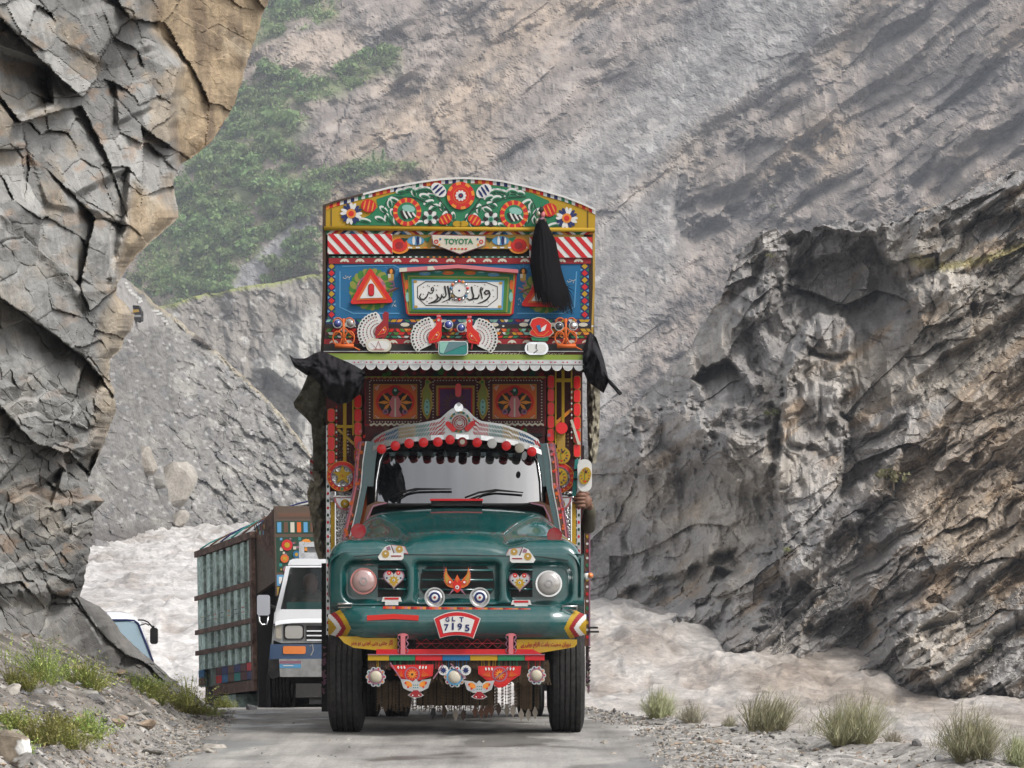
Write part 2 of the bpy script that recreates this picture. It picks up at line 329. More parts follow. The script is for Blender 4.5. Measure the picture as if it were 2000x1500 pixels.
feat = [ # polygon, metres (minus = towards the road), softness in px
    ([(1535, 470), (1600, 445), (1690, 455), (1745, 520), (1790, 600), (1790, 650), (1740, 705), (1660, 708), (1560, 700), (1530, 600)], 4.6, 8),
    ([(1430, 590), (1520, 480), (1610, 440), (1700, 450), (1660, 500), (1580, 510), (1520, 560), (1500, 620), (1440, 620)], -2.4, 10),
    ([(1350, 740), (1372, 712), (1420, 706), (1480, 760), (1475, 790), (1390, 790)], 5.0, 7),
    ([(1480, 540), (1560, 540), (1575, 700), (1520, 800), (1480, 790), (1470, 640)], -2.0, 16),
    ([(1535, 720), (1560, 640), (1600, 612), (1650, 622), (1670, 660), (1665, 740), (1640, 800), (1660, 860), (1640, 980), (1600, 1100), (1540, 1170), (1515, 1000), (1520, 850)], -4.4, 7),
    ([(1566, 660), (1590, 615), (1640, 612), (1668, 650), (1664, 690), (1600, 695)], -2.0, 6),
    ([(1612, 830), (1640, 800), (1680, 830), (1650, 865), (1612, 850)], 1.0, 6),
    ([(1230, 860), (1260, 800), (1340, 780), (1380, 820), (1370, 900), (1300, 960), (1240, 950)], -2.0, 26),
    ([(1380, 900), (1400, 830), (1500, 840), (1515, 900), (1500, 960), (1440, 960)], -2.2, 16),
    ([(1290, 900), (1380, 890), (1500, 980), (1480, 1130), (1330, 1130), (1260, 1040)], 0.7, 30),
    ([(1195, 840), (1235, 800), (1270, 870), (1230, 950), (1195, 900)], -1.4, 18),
    ([(1210, 1150), (1330, 1120), (1440, 1070), (1440, 1120), (1380, 1180), (1280, 1215), (1200, 1215)], 1.8, 9),
    ([(1385, 1140), (1400, 1108), (1428, 1118), (1420, 1140)], 3.0, 5),
    ([(1560, 1290), (1580, 1230), (1610, 1205), (1690, 1180), (1710, 1230), (1700, 1310), (1560, 1310)], 2.4, 12),
    ([(1380, 1265), (1440, 1150), (1600, 1010), (1760, 880), (1740, 960), (1560, 1120), (1500, 1200), (1460, 1290)], -2.4, 14),
    ([(1700, 1320), (1740, 1250), (1800, 1240), (1900, 1330), (1900, 1365), (1760, 1352)], -1.0, 12),
    ([(1780, 560), (1870, 540), (1960, 560), (1960, 640), (1860, 680), (1790, 650)], -1.8, 20),
    ([(1800, 470), (1900, 420), (2000, 410), (2100, 400), (2100, 470), (1960, 500), (1830, 520)], 1.6, 14)]
for poly, amt, soft in feat:
    xs, ys = [p[0] for p in poly], [p[1] for p in poly]; m = soft + 60
    j0, j1 = np.searchsorted(px, [min(xs) - m, max(xs) + m]); i0, i1 = np.searchsorted(py, [min(ys) - m, max(ys) + m])
    if j1 <= j0 or i1 <= i0: continue
    q = sdf(PX[i0:i1, j0:j1], PY[i0:i1, j0:j1], poly) + 0.5 * soft * fbm(PX[i0:i1, j0:j1] / 18, PY[i0:i1, j0:j1] / 18, 70, 3) + min(11, 1.2 * soft) * fbm(PX[i0:i1, j0:j1] / 55, PY[i0:i1, j0:j1] / 55, 57, 3)
    fade = np.clip((max(ys) - PY[i0:i1, j0:j1]) / (max(ys) - min(ys)), 0, 1); D[i0:i1, j0:j1] += amt * (1 - sstep(-soft, soft * 0.6, q)) * ((0.15 + 0.85 * fade) if amt > 0 else (0.45 + 0.55 * fade))
over = np.clip(top - PY, 0, None); PYr = np.maximum(PY, top + 0.12 * over)
YB = fY + (foot - PYr) * 0.016 + D * (1 - sstep(0, 20, over)) + over * 0.6
tanm = sstep(0.05, 0.6, fbm(X_ / 7, Z_ / 7, 71, 4) + 0.25 * flute)
c = np.zeros(PX.shape + (3,), np.float32) + np.array([0.245, 0.23, 0.215], np.float32)
c = mixc(c, (0.33, 0.295, 0.25), tanm * 0.8)
c = mixc(c, (0.15, 0.142, 0.14), sstep(0.05, 0.6, fbm(E / 5, S / 1.2, 72, 4)) * 0.45)
rust = sstep(0.12, 0.55, fbm(E / 2.6, S / 0.8, 73, 4)) * sstep(-0.3, 0.4, fbm(X_ / 6, Z_ / 5, 74, 3) + (PX - 1600) / 900)
c = mixc(c, (0.30, 0.20, 0.11), rust * 0.55)
streak = sstep(0.15, 0.5, fbm(X_ / 0.5, Z_ / 5, 75, 3)) * flute; c = mixc(c, (0.14, 0.125, 0.115), streak * 0.45)
c = mixc(c, (0.33, 0.31, 0.285), sstep(0.3, 0.7, fbm(E / 3, S / 0.7, 76, 4)) * 0.55)
c = c * (0.82 + 0.36 * c3[3][..., 3])[..., None] * (0.88 + 0.24 * cc[3][..., 3])[..., None]
dust = sstep(-10, 30, sdf(PX, PY, [(1700, 700), (1820, 640), (2000, 480), (2300, 330), (2300, 560), (2000, 640), (1860, 760), (1700, 790)]))
c = mixc(c, (0.25, 0.22, 0.18), (1 - dust) * 0.6)
tanp = 1 - sstep(-30, 60, sdf(PX, PY, [(1720, 960), (1860, 800), (2000, 700), (2300, 560), (2300, 1120), (2000, 1120), (1880, 1080)]) + 40 * fbm(E / 3, S / 1, 79, 4)); c = mixc(c, (0.30, 0.225, 0.15), tanp * 0.5)
moss = (1 - sstep(-4, 8, sdf(PX, PY, [(1780, 498), (1850, 516), (1930, 500), (2010, 470), (2010, 484), (1930, 512), (1840, 528), (1780, 515)]) + 4 * fbm(PX / 10, PY / 10, 77, 2)))
c = mixc(c, (0.26, 0.22, 0.08), moss * 0.8)
wet = sstep(-42, -6, PY - foot + 12 * fbm(PX / 30, PY / 30, 78, 3)); c = mixc(c, (0.07, 0.066, 0.062), wet * 0.7)
keep = PY > top - 34
V = np.stack([(PX - 1000) * YB / FPX, YB, CAM_H - (PYr - HPY) * YB / FPX], -1)
kk = keep[:-1, :-1] & keep[1:, :-1] & keep[1:, 1:] & keep[:-1, 1:]
new_obj('rock_slope', raw_mesh('rock_slope', V, grid_faces(*PX.shape, kk), [rock_near], colors=c), kind='structure')
def bank_point(qx, qy, off=0.0):
    i = int(np.clip((qy - 180) / 2.1, 0, YB_near.shape[0] - 1)); j = int(np.clip(np.searchsorted(px_bank, qx), 0, YB_near.shape[1] - 1)); return at(qx, qy, float(YB_near[i, j]) + off)
YB_near = YB; px_bank = px

# ------------------------------------------------------------------ river
riv = node_mat('muddy_water', 0.35, 0.4)
m, t, b = riv
va = N(t, 'VertexColor', layer_name='Col'); geo = N(t, 'NewGeometry')
nz = N(t, 'TexNoise'); nz.inputs['Scale'].default_value = 1.5; nz.inputs['Detail'].default_value = 7; nz.inputs['Roughness'].default_value = 0.65
mpn = N(t, 'Mapping'); mpn.inputs['Scale'].default_value = (0.42, 0.50, 0.8)
t.links.new(geo.outputs['Position'], mpn.inputs[0]); t.links.new(mpn.outputs[0], nz.inputs['Vector'])
rg = N(t, 'MapRange'); rg.inputs[1].default_value = 0.3; rg.inputs[2].default_value = 0.7; rg.inputs[3].default_value = 0.62; rg.inputs[4].default_value = 1.28
t.links.new(nz.outputs[0], rg.inputs[0]); vm = N(t, 'VectorMath', operation='SCALE'); t.links.new(va.outputs[0], vm.inputs[0]); t.links.new(rg.outputs[0], vm.inputs['Scale'])
nzb = N(t, 'TexNoise'); nzb.inputs['Scale'].default_value = 7.0; nzb.inputs['Detail'].default_value = 6; nzb.inputs['Roughness'].default_value = 0.7; t.links.new(mpn.outputs[0], nzb.inputs['Vector'])
rgb_ = N(t, 'MapRange'); rgb_.inputs[1].default_value = 0.32; rgb_.inputs[2].default_value = 0.68; rgb_.inputs[3].default_value = 0.74; rgb_.inputs[4].default_value = 1.22; t.links.new(nzb.outputs[0], rgb_.inputs[0])
vm2 = N(t, 'VectorMath', operation='SCALE'); t.links.new(vm.outputs[0], vm2.inputs[0]); t.links.new(rgb_.outputs[0], vm2.inputs['Scale']); t.links.new(vm2.outputs[0], b.inputs['Base Color'])
bp = N(t, 'Bump'); bp.inputs['Strength'].default_value = 0.8; bp.inputs['Distance'].default_value = 0.22; t.links.new(nzb.outputs[0], bp.inputs['Height']); t.links.new(bp.outputs[0], b.inputs['Normal'])
water = m
px = np.arange(-260, 2300, 4.2); pyr = np.concatenate([np.arange(1028, 1200, 1.3), np.arange(1200, 1560, 1.7)])
PX, PY = np.meshgrid(px, pyr); Y = river_Y(PY); X = (PX - 1000) * Y / FPX
flow = 0.25 * fbm(X / 30, Y / 60, 80, 2) * 20
w1 = ridged((X + flow) / 4.2 + 0.4 * fbm(X / 2, Y / 5, 84, 2), Y / 7, 81, 4, 0.6); w2 = ridged(X / 2.6 + 0.5 * noise2(X / 1.5, Y / 4, 91), Y / 3.2, 82, 4, 0.6); w3 = fbm(X / 16, Y / 26, 83, 3)
def hump(qx, qy, rx, ry): return np.exp(-((PX - qx) / rx) ** 2 - ((PY - qy) / ry) ** 2)
boil = 0.75 * hump(340, 1225, 80, 34) * sstep(-0.7, 0.5, fbm(X / 3.5, Y / 9, 96, 4, 0.6)) + 0.5 * hump(270, 1160, 70, 20) * sstep(-0.4, 0.6, fbm(X / 4, Y / 9, 97, 3)) + 0.8 * hump(1240, 1255, 80, 42) + 0.5 * hump(1420, 1330, 120, 30) + 0.4 * hump(1190, 1330, 60, 30) + 0.3 * hump(1560, 1345, 200, 22)
k = np.clip(Y / 130, 0.6, 1.4)
Zw = river_z(Y) + (0.20 * w1 + 0.13 * w2 + 0.10 * w3 + 0.07 * fbm(X / 1.8, Y / 2.2, 89, 3, 0.6)) * k + boil * (0.12 + 0.16 * w2 + 0.22 * w1)
muddy = np.array([0.27, 0.22, 0.18], np.float32); c = np.zeros(PX.shape + (3,), np.float32) + np.array([0.385, 0.34, 0.305], np.float32)
c = mixc(c, (0.60, 0.57, 0.54), sstep(0.25, 0.95, 0.5 * w2 + 0.45 * w1 + 0.5 * fbm(X / 2.4, Y / 3.2, 88, 5, 0.65)))
c = mixc(c, muddy, sstep(0.0, 0.9, fbm(X / 7, Y / 16, 85, 5, 0.6)) * 0.7)
c = mixc(c, (0.34, 0.285, 0.235), sstep(135, 105, Y) * sstep(900, 1250, PX) * (0.35 + 0.4 * sstep(-0.3, 0.5, fbm(X / 9, Y / 18, 87, 4))))
c = mixc(c, (0.29, 0.235, 0.19), sstep(0.1, -0.9, 0.6 * w1 + 0.5 * w2) * 0.6)
c = mixc(c, (0.22, 0.165, 0.125), np.clip(boil * 1.1, 0, 1) * sstep(-0.5, 0.3, fbm(X / 2.2, Y / 6, 86, 4)))
V = np.stack([X, Y, Zw], -1)
new_obj('river', raw_mesh('river', V, grid_faces(*PX.shape), [water], smooth=True, colors=c), kind='structure')

# ------------------------------------------------------------------ ground with the road on it
def cx(Y): return -0.5 - 0.0068 * np.clip(Y - 22, 0, 99) ** 2
def road_z(Y): d = Y - 25; return np.where(d < 0, -d * 0.018, -(0.040 * d + 0.0014 * d * d))
def edge_r(Y): return np.maximum(3.72 - 0.378 * (Y - 21.3), cx(Y) + 1.95 + 0.15 * np.sin(Y))
def ground_z(X, Y, rough=True):
    zr_ = road_z(Y); z = zr_ + 0 * X; sl = cx(Y) - 2.15 - X                   # metres left of the road edge
    rise = np.clip(sl, 0, None) * 0.55 * sstep(34.5, 30.0, Y) * sstep(0, 0.5, sl); z = z + np.minimum(rise, 3.0)
    n1 = fbm(X * 1.1, Y * 1.1, 90, 4); n2 = fbm(X * 5, Y * 5, 91, 4)
    off = sstep(1.8, 2.6, np.abs(X - cx(Y)))
    if rough: z = z + off * (0.05 * n1 + 0.03 * n2) + 0.008 * n1
    z = z - 0.03 * off * sstep(0, 0.5, X - cx(Y) - 1.9)
    sr = X - edge_r(Y) + 0.12 * fbm(Y * 0.8, X * 0.2, 92, 3); z = z - np.clip(sr, 0, None) * 0.95 + 0.05 * np.exp(-(sr / 0.25) ** 2)
    return np.maximum(z, -6.5)
gY = np.concatenate([np.linspace(-12, 16, 40), np.arange(16.05, 34, 0.055), np.linspace(34.1, 70, 120)])
gX = np.concatenate([np.linspace(-24, -8.2, 30), np.arange(-8, 6.6, 0.055), np.linspace(6.8, 30, 40)])
GX, GY = np.meshgrid(gX, gY); GZ = ground_z(GX, GY)
c = np.zeros(GX.shape + (3,), np.float32) + np.array([0.26, 0.245, 0.225], np.float32)
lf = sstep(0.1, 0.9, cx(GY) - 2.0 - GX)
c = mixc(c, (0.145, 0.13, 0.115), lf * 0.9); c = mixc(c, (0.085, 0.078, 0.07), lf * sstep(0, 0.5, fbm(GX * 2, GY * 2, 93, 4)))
pe = cells(GX * 15, GY * 15, 14); c = c * (0.65 + 0.7 * pe[3][..., 0])[..., None]
c = mixc(c, (0.45, 0.43, 0.40), (pe[3][..., 1] > 0.93).astype(np.float32) * 0.7)
ground_m = surf_mat('stony_ground', scales=(3.0, 40.0), amount=0.25, rough=0.95, spec=0.15, bump=0.8, dist=0.03)
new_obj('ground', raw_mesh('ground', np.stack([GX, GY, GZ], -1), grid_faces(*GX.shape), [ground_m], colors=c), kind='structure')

# asphalt sheet, broken edges, wet patches
rY = np.concatenate([np.linspace(-12, 19, 32), np.arange(19.1, 34, 0.06), np.linspace(34.1, 66, 90)]); u = np.linspace(-1, 1, 90)
RY = np.repeat(rY[:, None], 90, 1)
hl = 1.98 + 0.16 * fbm(RY * 0.9, RY * 0 + 3, 94, 5, 0.6); hr = 1.62 + 0.22 * fbm(RY * 0.7, RY * 0 + 9, 95, 5, 0.6)
RX = cx(RY) + np.where(u < 0, u * hl, u * hr)
RZ = ground_z(RX, RY, False) + 0.014 + 0.008 * fbm(RX * 1.1, RY * 1.1, 90, 4) - 0.05 * sstep(0.985, 1.0, np.abs(u))[None, :]
road_m, t, b = node_mat('worn_asphalt', 0.8, 0.35)
geo = N(t, 'NewGeometry'); n1 = N(t, 'TexNoise'); n1.inputs['Scale'].default_value = 0.9; n1.inputs['Detail'].default_value = 6; n1.inputs['Roughness'].default_value = 0.6
n2 = N(t, 'TexNoise'); n2.inputs['Scale'].default_value = 55; n2.inputs['Detail'].default_value = 3
mpx = N(t, 'Mapping'); mpx.inputs['Scale'].default_value = (0.8, 0.5, 1); t.links.new(geo.outputs['Position'], mpx.inputs[0]); t.links.new(mpx.outputs[0], n1.inputs['Vector']); t.links.new(geo.outputs['Position'], n2.inputs['Vector'])
cr1 = N(t, 'ValToRGB'); e = cr1.color_ramp.elements; e[0].position = 0.40; e[0].color = (0.17, 0.16, 0.148, 1); e[1].position = 0.60; e[1].color = (0.34, 0.325, 0.30, 1)
t.links.new(n1.outputs[0], cr1.inputs[0])
rg = N(t, 'MapRange'); rg.inputs[1].default_value = 0.3; rg.inputs[2].default_value = 0.7; rg.inputs[3].default_value = 0.75; rg.inputs[4].default_value = 1.2; t.links.new(n2.outputs[0], rg.inputs[0])
v0 = N(t, 'VectorMath', operation='SCALE'); t.links.new(cr1.outputs[0], v0.inputs[0]); t.links.new(rg.outputs[0], v0.inputs['Scale'])
n4 = N(t, 'TexNoise'); n4.inputs['Scale'].default_value = 1.0; n4.inputs['Detail'].default_value = 6; n4.inputs['Roughness'].default_value = 0.7; mp4 = N(t, 'Mapping'); mp4.inputs['Scale'].default_value = (4.0, 0.22, 1); t.links.new(geo.outputs['Position'], mp4.inputs[0]); t.links.new(mp4.outputs[0], n4.inputs['Vector'])
r4 = N(t, 'MapRange'); r4.inputs[1].default_value = 0.3; r4.inputs[2].default_value = 0.7; r4.inputs[3].default_value = 0.72; r4.inputs[4].default_value = 1.22; t.links.new(n4.outputs[0], r4.inputs[0])
v1 = N(t, 'VectorMath', operation='SCALE'); t.links.new(v0.outputs[0], v1.inputs[0]); t.links.new(r4.outputs[0], v1.inputs['Scale'])
n3 = N(t, 'TexNoise'); n3.inputs['Scale'].default_value = 0.8; n3.inputs['Detail'].default_value = 5
mp3 = N(t, 'Mapping'); mp3.inputs['Scale'].default_value = (1.0, 0.7, 1); mp3.inputs['Location'].default_value = (3.1, 1.2, 0); t.links.new(geo.outputs['Position'], mp3.inputs[0]); t.links.new(mp3.outputs[0], n3.inputs['Vector'])
wt = N(t, 'MapRange'); wt.inputs[1].default_value = 0.53; wt.inputs[2].default_value = 0.60; t.links.new(n3.outputs[0], wt.inputs[0])
mxw = N(t, 'MixRGB', blend_type='MULTIPLY'); mxw.inputs[2].default_value = (0.6, 0.6, 0.6, 1); t.links.new(wt.outputs[0], mxw.inputs[0]); t.links.new(v1.outputs[0], mxw.inputs[1]); t.links.new(mxw.outputs[0], b.inputs['Base Color'])
rr = N(t, 'MapRange'); rr.inputs[3].default_value = 0.85; rr.inputs[4].default_value = 0.3; t.links.new(wt.outputs[0], rr.inputs[0]); t.links.new(rr.outputs[0], b.inputs['Roughness'])
bp = N(t, 'Bump'); bp.inputs['Strength'].default_value = 0.5; bp.inputs['Distance'].default_value = 0.006; t.links.new(n2.outputs[0], bp.inputs['Height']); t.links.new(bp.outputs[0], b.inputs['Normal'])
new_obj('road', raw_mesh('road', np.stack([RX, RY, RZ], -1), grid_faces(*RX.shape), [road_m], smooth=True), kind='structure')

# ------------------------------------------------------------------ overhanging cliff beside the road
sil = [(-120, 535), (0, 525), (30, 512), (60, 505), (100, 490), (150, 474), (200, 460), (235, 440), (275, 415), (300, 385), (322, 352), (350, 338), (395, 344), (425, 350), (445, 326), (462, 308), (500, 266), (530, 244), (548, 232), (575, 226), (600, 250), (615, 262), (640, 258), (660, 244), (684, 234), (700, 216), (735, 212), (760, 222), (800, 227), (840, 212), (868, 204), (885, 196), (915, 182), (940, 172), (965, 190), (978, 204), (1000, 184), (1040, 180), (1080, 174), (1105, 170), (1128, 166), (1150, 160), (1166, 156), (1174, 172), (1184, 194), (1205, 216), (1235, 236), (1258, 260), (1285, 290), (1302, 310), (1320, 330), (1338, 352), (1360, 385), (1400, 420), (1460, 450)]
py = np.arange(-120, 1430, 1.8)
ps = np.interp(py, [q[0] for q in sil], [q[1] for q in sil]) + 2.2 * fbm(py / 14, py * 0, 100, 3)
nu = 230; uu = np.linspace(0, 1, nu) ** 0.95
PX = -170 + (ps[:, None] + 170) * uu[None, :]; PY = np.repeat(py[:, None], nu, 1)
s = 0.0051; A, B = PX * s, PY * s
low = sstep(560, 900, PY); slab = sstep(1150, 1190, PY + 0.0 * PX)
th = R(58); U = A * math.cos(th) + B * math.sin(th); W = -A * math.sin(th) + B * math.cos(th)
wu, ww = 0.10 * noise2(A * 0.9, B * 0.9, 102) + 0.012 * fbm(A * 9, B * 9, 119, 3), 0.10 * noise2(A * 0.9, B * 0.9, 103) + 0.012 * fbm(A * 9, B * 9, 120, 3)
k1 = cells((U + wu) / 1.05, (W + ww) / 0.58, 20); k2 = cells((U + ww) / 0.42, (W + wu) / 0.24, 21); k3 = cells((U + wu) / 0.15, (W + ww) / 0.085, 22); k4 = cells(A / 0.05, B / 0.028, 24)
def blk(k, off, tx, ty): r = k[3]; return (r[..., 0] - 0.5) * off + k[1] * (r[..., 1] - 0.5) * tx + k[2] * (r[..., 2] - 0.5) * ty
smoothp = 1 - sstep(-14, 14, np.minimum(sdf(PX, PY, [(300, -130), (560, -130), (540, 60), (470, 220), (420, 300), (352, 322), (335, 250), (356, 120), (300, 60)]),
                    np.minimum(sdf(PX, PY, [(262, 360), (350, 420), (300, 480), (240, 548), (222, 520), (250, 440)]), sdf(PX, PY, [(196, 640), (232, 560), (280, 620), (240, 700), (230, 800), (190, 920), (172, 900), (196, 760)]))) + 5 * fbm(A * 3, B * 3, 104, 2))
blocky = 1 - 0.72 * smoothp
q2 = (0.2 + 0.9 * sstep(-0.25, 0.35, fbm(A / 0.9, B / 0.9, 121, 2))) * (1 - 0.7 * (1 - sstep(-30, 40, sdf(PX, PY, [(-170, 470), (60, 470), (130, 620), (150, 800), (130, 930), (-170, 960)]))))
D = blk(k1, 1.25, 1.0, 1.0) * blocky * (1 - 0.45 * low) + blk(k2, 0.26, 0.42, 0.42) * blocky * q2 + blk(k3, 0.03, 0.06, 0.06) * (0.45 + 0.55 * blocky) * (1 + 1.6 * low)
D = D + blk(k4, 0.010, 0.018, 0.018) * (0.15 + 0.9 * low)
D = D + (0.10 * np.exp(-(k1[0] / 0.03) ** 2) * sstep(-0.15, 0.25, noise2(A * 1.5, B * 1.5, 118)) + 0.02 * np.exp(-(k2[0] / 0.05) ** 2)) * blocky ** 3
D = D + 0.30 * fbm(A / 1.3, B / 1.3, 105, 4) + 0.02 * fbm(A * 9, B * 9, 106, 4, 0.6) + smoothp * (0.10 * ridged(A / 0.5, B / 1.4, 107, 3))
dn1 = k1[1] * 1.05 * math.sin(th) + k1[2] * 0.58 * math.cos(th); dn2 = k2[1] * 0.42 * math.sin(th) + k2[2] * 0.24 * math.cos(th)
D = D - (dn1 * (0.25 + 0.9 * k1[3][..., 0]) + dn2 * (0.2 + 1.1 * k2[3][..., 0]) * q2) * blocky * (1 - 0.4 * low)
D = D + low * 0.16 * (saw((B + 0.5 * A + 0.2 * fbm(A * 2, B * 2, 108, 3)) / 0.32, 0.75) - 0.5)
Y = 23.6 + 0.0215 * (PX + 0) + 0.8 * sstep(700, 1000, PY) + D * 1.0
over = 1 - sstep(-12, 12, sdf(PX, PY, [(288, -130), (560, -130), (545, 60), (470, 240), (352, 335), (335, 250), (358, 130), (282, 40)]) + 6 * fbm(A * 3, B * 3, 109, 3))
Y = Y + over * (1.6 + 0.0022 * (PY - 100))                                    # the stained overhang stands farther back and leans out
Y = Y - 0.0008 * np.clip(700 - PY, 0, 900)
for poly, amt, soft in (([(0, 420), (110, 360), (215, 470), (205, 640), (130, 560), (60, 470)], -0.25, 14), ([(150, 380), (250, 330), (240, 450), (210, 560), (150, 560)], 0.55, 8),
                        ([(225, 160), (300, 150), (296, 210), (230, 240)], -0.35, 6), ([(0, 95), (95, 130), (100, 200), (30, 230), (0, 200)], 0.6, 8), ([(120, 30), (260, 0), (300, 90), (210, 130), (130, 90)], -0.25, 10),
                        ([(20, 1195), (110, 1175), (85, 1265), (60, 1280)], 0.5, 4), ([(60, 300), (190, 310), (200, 420), (90, 400)], -0.3, 8), ([(150, 905), (190, 880), (175, 935)], 0.5, 4), ([(60, 960), (120, 915), (100, 985)], 0.5, 4)):
    Y = Y + amt * (1 - sstep(-soft, soft, sdf(PX, PY, poly) + 3 * fbm(A * 4, B * 4, 110, 2)))
Y = np.where(PY > 1150, Y * (1 - slab) + slab * (24.4 + 0.0185 * PX + 0.35 * D + 0.004 * (1300 - PY)), Y)
Y = Y + 0.6 * sstep(0.90, 1.0, uu)[None, :] ** 2 * (1 - 0.75 * over)
gray = np.zeros(PX.shape + (3,), np.float32) + np.array([0.205, 0.20, 0.188], np.float32)
c = gray * (0.62 + 0.62 * k2[3][..., 3])[..., None] * (0.78 + 0.44 * k1[3][..., 3])[..., None]
c = mixc(c, (0.25, 0.205, 0.15), sstep(0.1, 0.55, fbm(A / 0.55, B / 0.55, 111, 4)) * (1 - 0.5 * low) * 0.75)
c = mixc(c, (0.30, 0.19, 0.11), sstep(0.35, 0.65, fbm(A / 0.35, B / 0.25, 112, 4)) * 0.4)
bcol = np.zeros_like(c) + np.array([0.33, 0.245, 0.15], np.float32)
bcol = mixc(bcol, (0.15, 0.105, 0.065), sstep(0.0, 0.55, fbm(A / 0.28, B / 1.0, 113, 4)) * 0.85); bcol = mixc(bcol, (0.40, 0.33, 0.235), sstep(0.15, 0.6, fbm(A / 0.5, B / 0.6, 114, 4)) * 0.8)
c = mixc(c, bcol, smoothp * 0.95)
c = mixc(c, (0.36, 0.33, 0.28), sstep(300, 700, PY) * smoothp * 0.45 + low * 0.35 * sstep(0.0, 0.5, fbm(A / 0.3, B / 0.2, 115, 4)))
mid = sstep(380, 520, PY) * (1 - sstep(900, 1000, PY)) * sstep(240, 90, PX); c = mixc(c, (0.225, 0.225, 0.215), mid * 0.55)
c = mixc(c, (0.21, 0.20, 0.185), slab * 0.85 * sstep(120, 170, PX)); c = c * (0.88 + 0.24 * k3[3][..., 3])[..., None]
pol = (1 - sstep(-2, 3, np.minimum(sdf(PX, PY, [(168, 1210), (171, 1208), (196, 1252), (198, 1258)]), sdf(PX, PY, [(178, 1206), (182, 1210), (200, 1244), (196, 1248)])))); c = mixc(c, (0.66, 0.65, 0.62), pol)
# return side, so the cliff has depth behind its outline
nb = 14; kb = np.arange(1, nb + 1)[None, :]
PXb = ps[:, None] - kb * 9.0 + 2 * fbm(PY[:, :1] / 30 + kb, kb * 0.4 + 0 * PY[:, :1], 116, 2); Yb = Y[:, -1:] + kb * 0.42 + 0.2 * fbm(PY[:, :1] / 40 + 0 * kb, kb * 0.5 + 0 * PY[:, :1], 117, 3)
PXa, PYa, Ya = np.concatenate([PX, PXb], 1), np.concatenate([PY, np.repeat(py[:, None], nb, 1)], 1), np.concatenate([Y, Yb], 1)
Ca = np.concatenate([c, np.repeat(c[:, -1:], nb, 1)], 1)
V = np.stack([(PXa - 1000) * Ya / FPX, Ya, CAM_H - (PYa - HPY) * Ya / FPX], -1)
cliff_m = surf_mat('cliff_rock', scales=(5.0, 38.0), amount=0.22, rough=0.75, spec=0.35, bump=0.7, dist=0.02)
new_obj('cliff', raw_mesh('cliff', V, grid_faces(*PXa.shape), [cliff_m], colors=Ca), kind='structure')
# ------------------------------------------------------------------ builder for painted and sheet metal things
PAL = dict(red=(0.56, 0.012, 0.018), scarlet=(0.62, 0.020, 0.013), crimson=(0.30, 0.012, 0.02), maroon=(0.085, 0.012, 0.014), pink=(0.60, 0.17, 0.19), orange=(0.66, 0.13, 0.02), amber=(0.75, 0.26, 0.03),
           yellow=(0.47, 0.285, 0.010), gold=(0.45, 0.28, 0.05), olive=(0.25, 0.27, 0.05), lime=(0.24, 0.34, 0.04), green=(0.015, 0.19, 0.085), leaf=(0.05, 0.20, 0.03), darkgreen=(0.008, 0.05, 0.03), teal=(0.02, 0.22, 0.20), mint=(0.25, 0.50, 0.42),
           blue=(0.008, 0.13, 0.29), sky=(0.10, 0.32, 0.55), navy=(0.012, 0.025, 0.12), purple=(0.09, 0.025, 0.11), mauve=(0.30, 0.14, 0.20), white=(0.72, 0.71, 0.68), cream=(0.62, 0.57, 0.46), lamp=(0.55, 0.50, 0.38),
           grey=(0.32, 0.32, 0.32), dark=(0.018, 0.016, 0.016), black=(0.007, 0.007, 0.008), brown=(0.06, 0.035, 0.022), wood=(0.10, 0.065, 0.045), rust=(0.13, 0.06, 0.035), khaki=(0.115, 0.105, 0.075), skin=(0.20, 0.10, 0.065), dust=(0.30, 0.26, 0.21))
PAL = {k: tuple(c * 0.72 for c in v) for k, v in PAL.items()}
_mats = {}
def paint(name, rough=0.5, metal=0.0, dirt=0.13):
    key = (name, rough, metal)
    if key in _mats: return _mats[key]
    m, t, b = node_mat(name + '_paint', rough, 0.22); b.inputs['Metallic'].default_value = metal
    tc = N(t, 'TexCoord'); n = N(t, 'TexNoise'); n.inputs['Scale'].default_value = 9; n.inputs['Detail'].default_value = 6; n.inputs['Roughness'].default_value = 0.7
    t.links.new(tc.outputs['Object'], n.inputs['Vector'])
    r = N(t, 'MapRange'); r.inputs[1].default_value = 0.35; r.inputs[2].default_value = 0.75; r.inputs[3].default_value = 0.0; r.inputs[4].default_value = dirt; t.links.new(n.outputs[0], r.inputs[0])
    mx = N(t, 'MixRGB'); mx.inputs[1].default_value = (*PAL[name], 1); mx.inputs[2].default_value = (0.16, 0.145, 0.125, 1); t.links.new(r.outputs[0], mx.inputs[0]); t.links.new(mx.outputs[0], b.inputs['Base Color'])
    rr = N(t, 'MapRange'); rr.inputs[1].default_value = 0.35; rr.inputs[2].default_value = 0.75; rr.inputs[3].default_value = rough; rr.inputs[4].default_value = min(1, rough + 0.3); t.links.new(n.outputs[0], rr.inputs[0]); t.links.new(rr.outputs[0], b.inputs['Roughness'])
    _mats[key] = m; return m
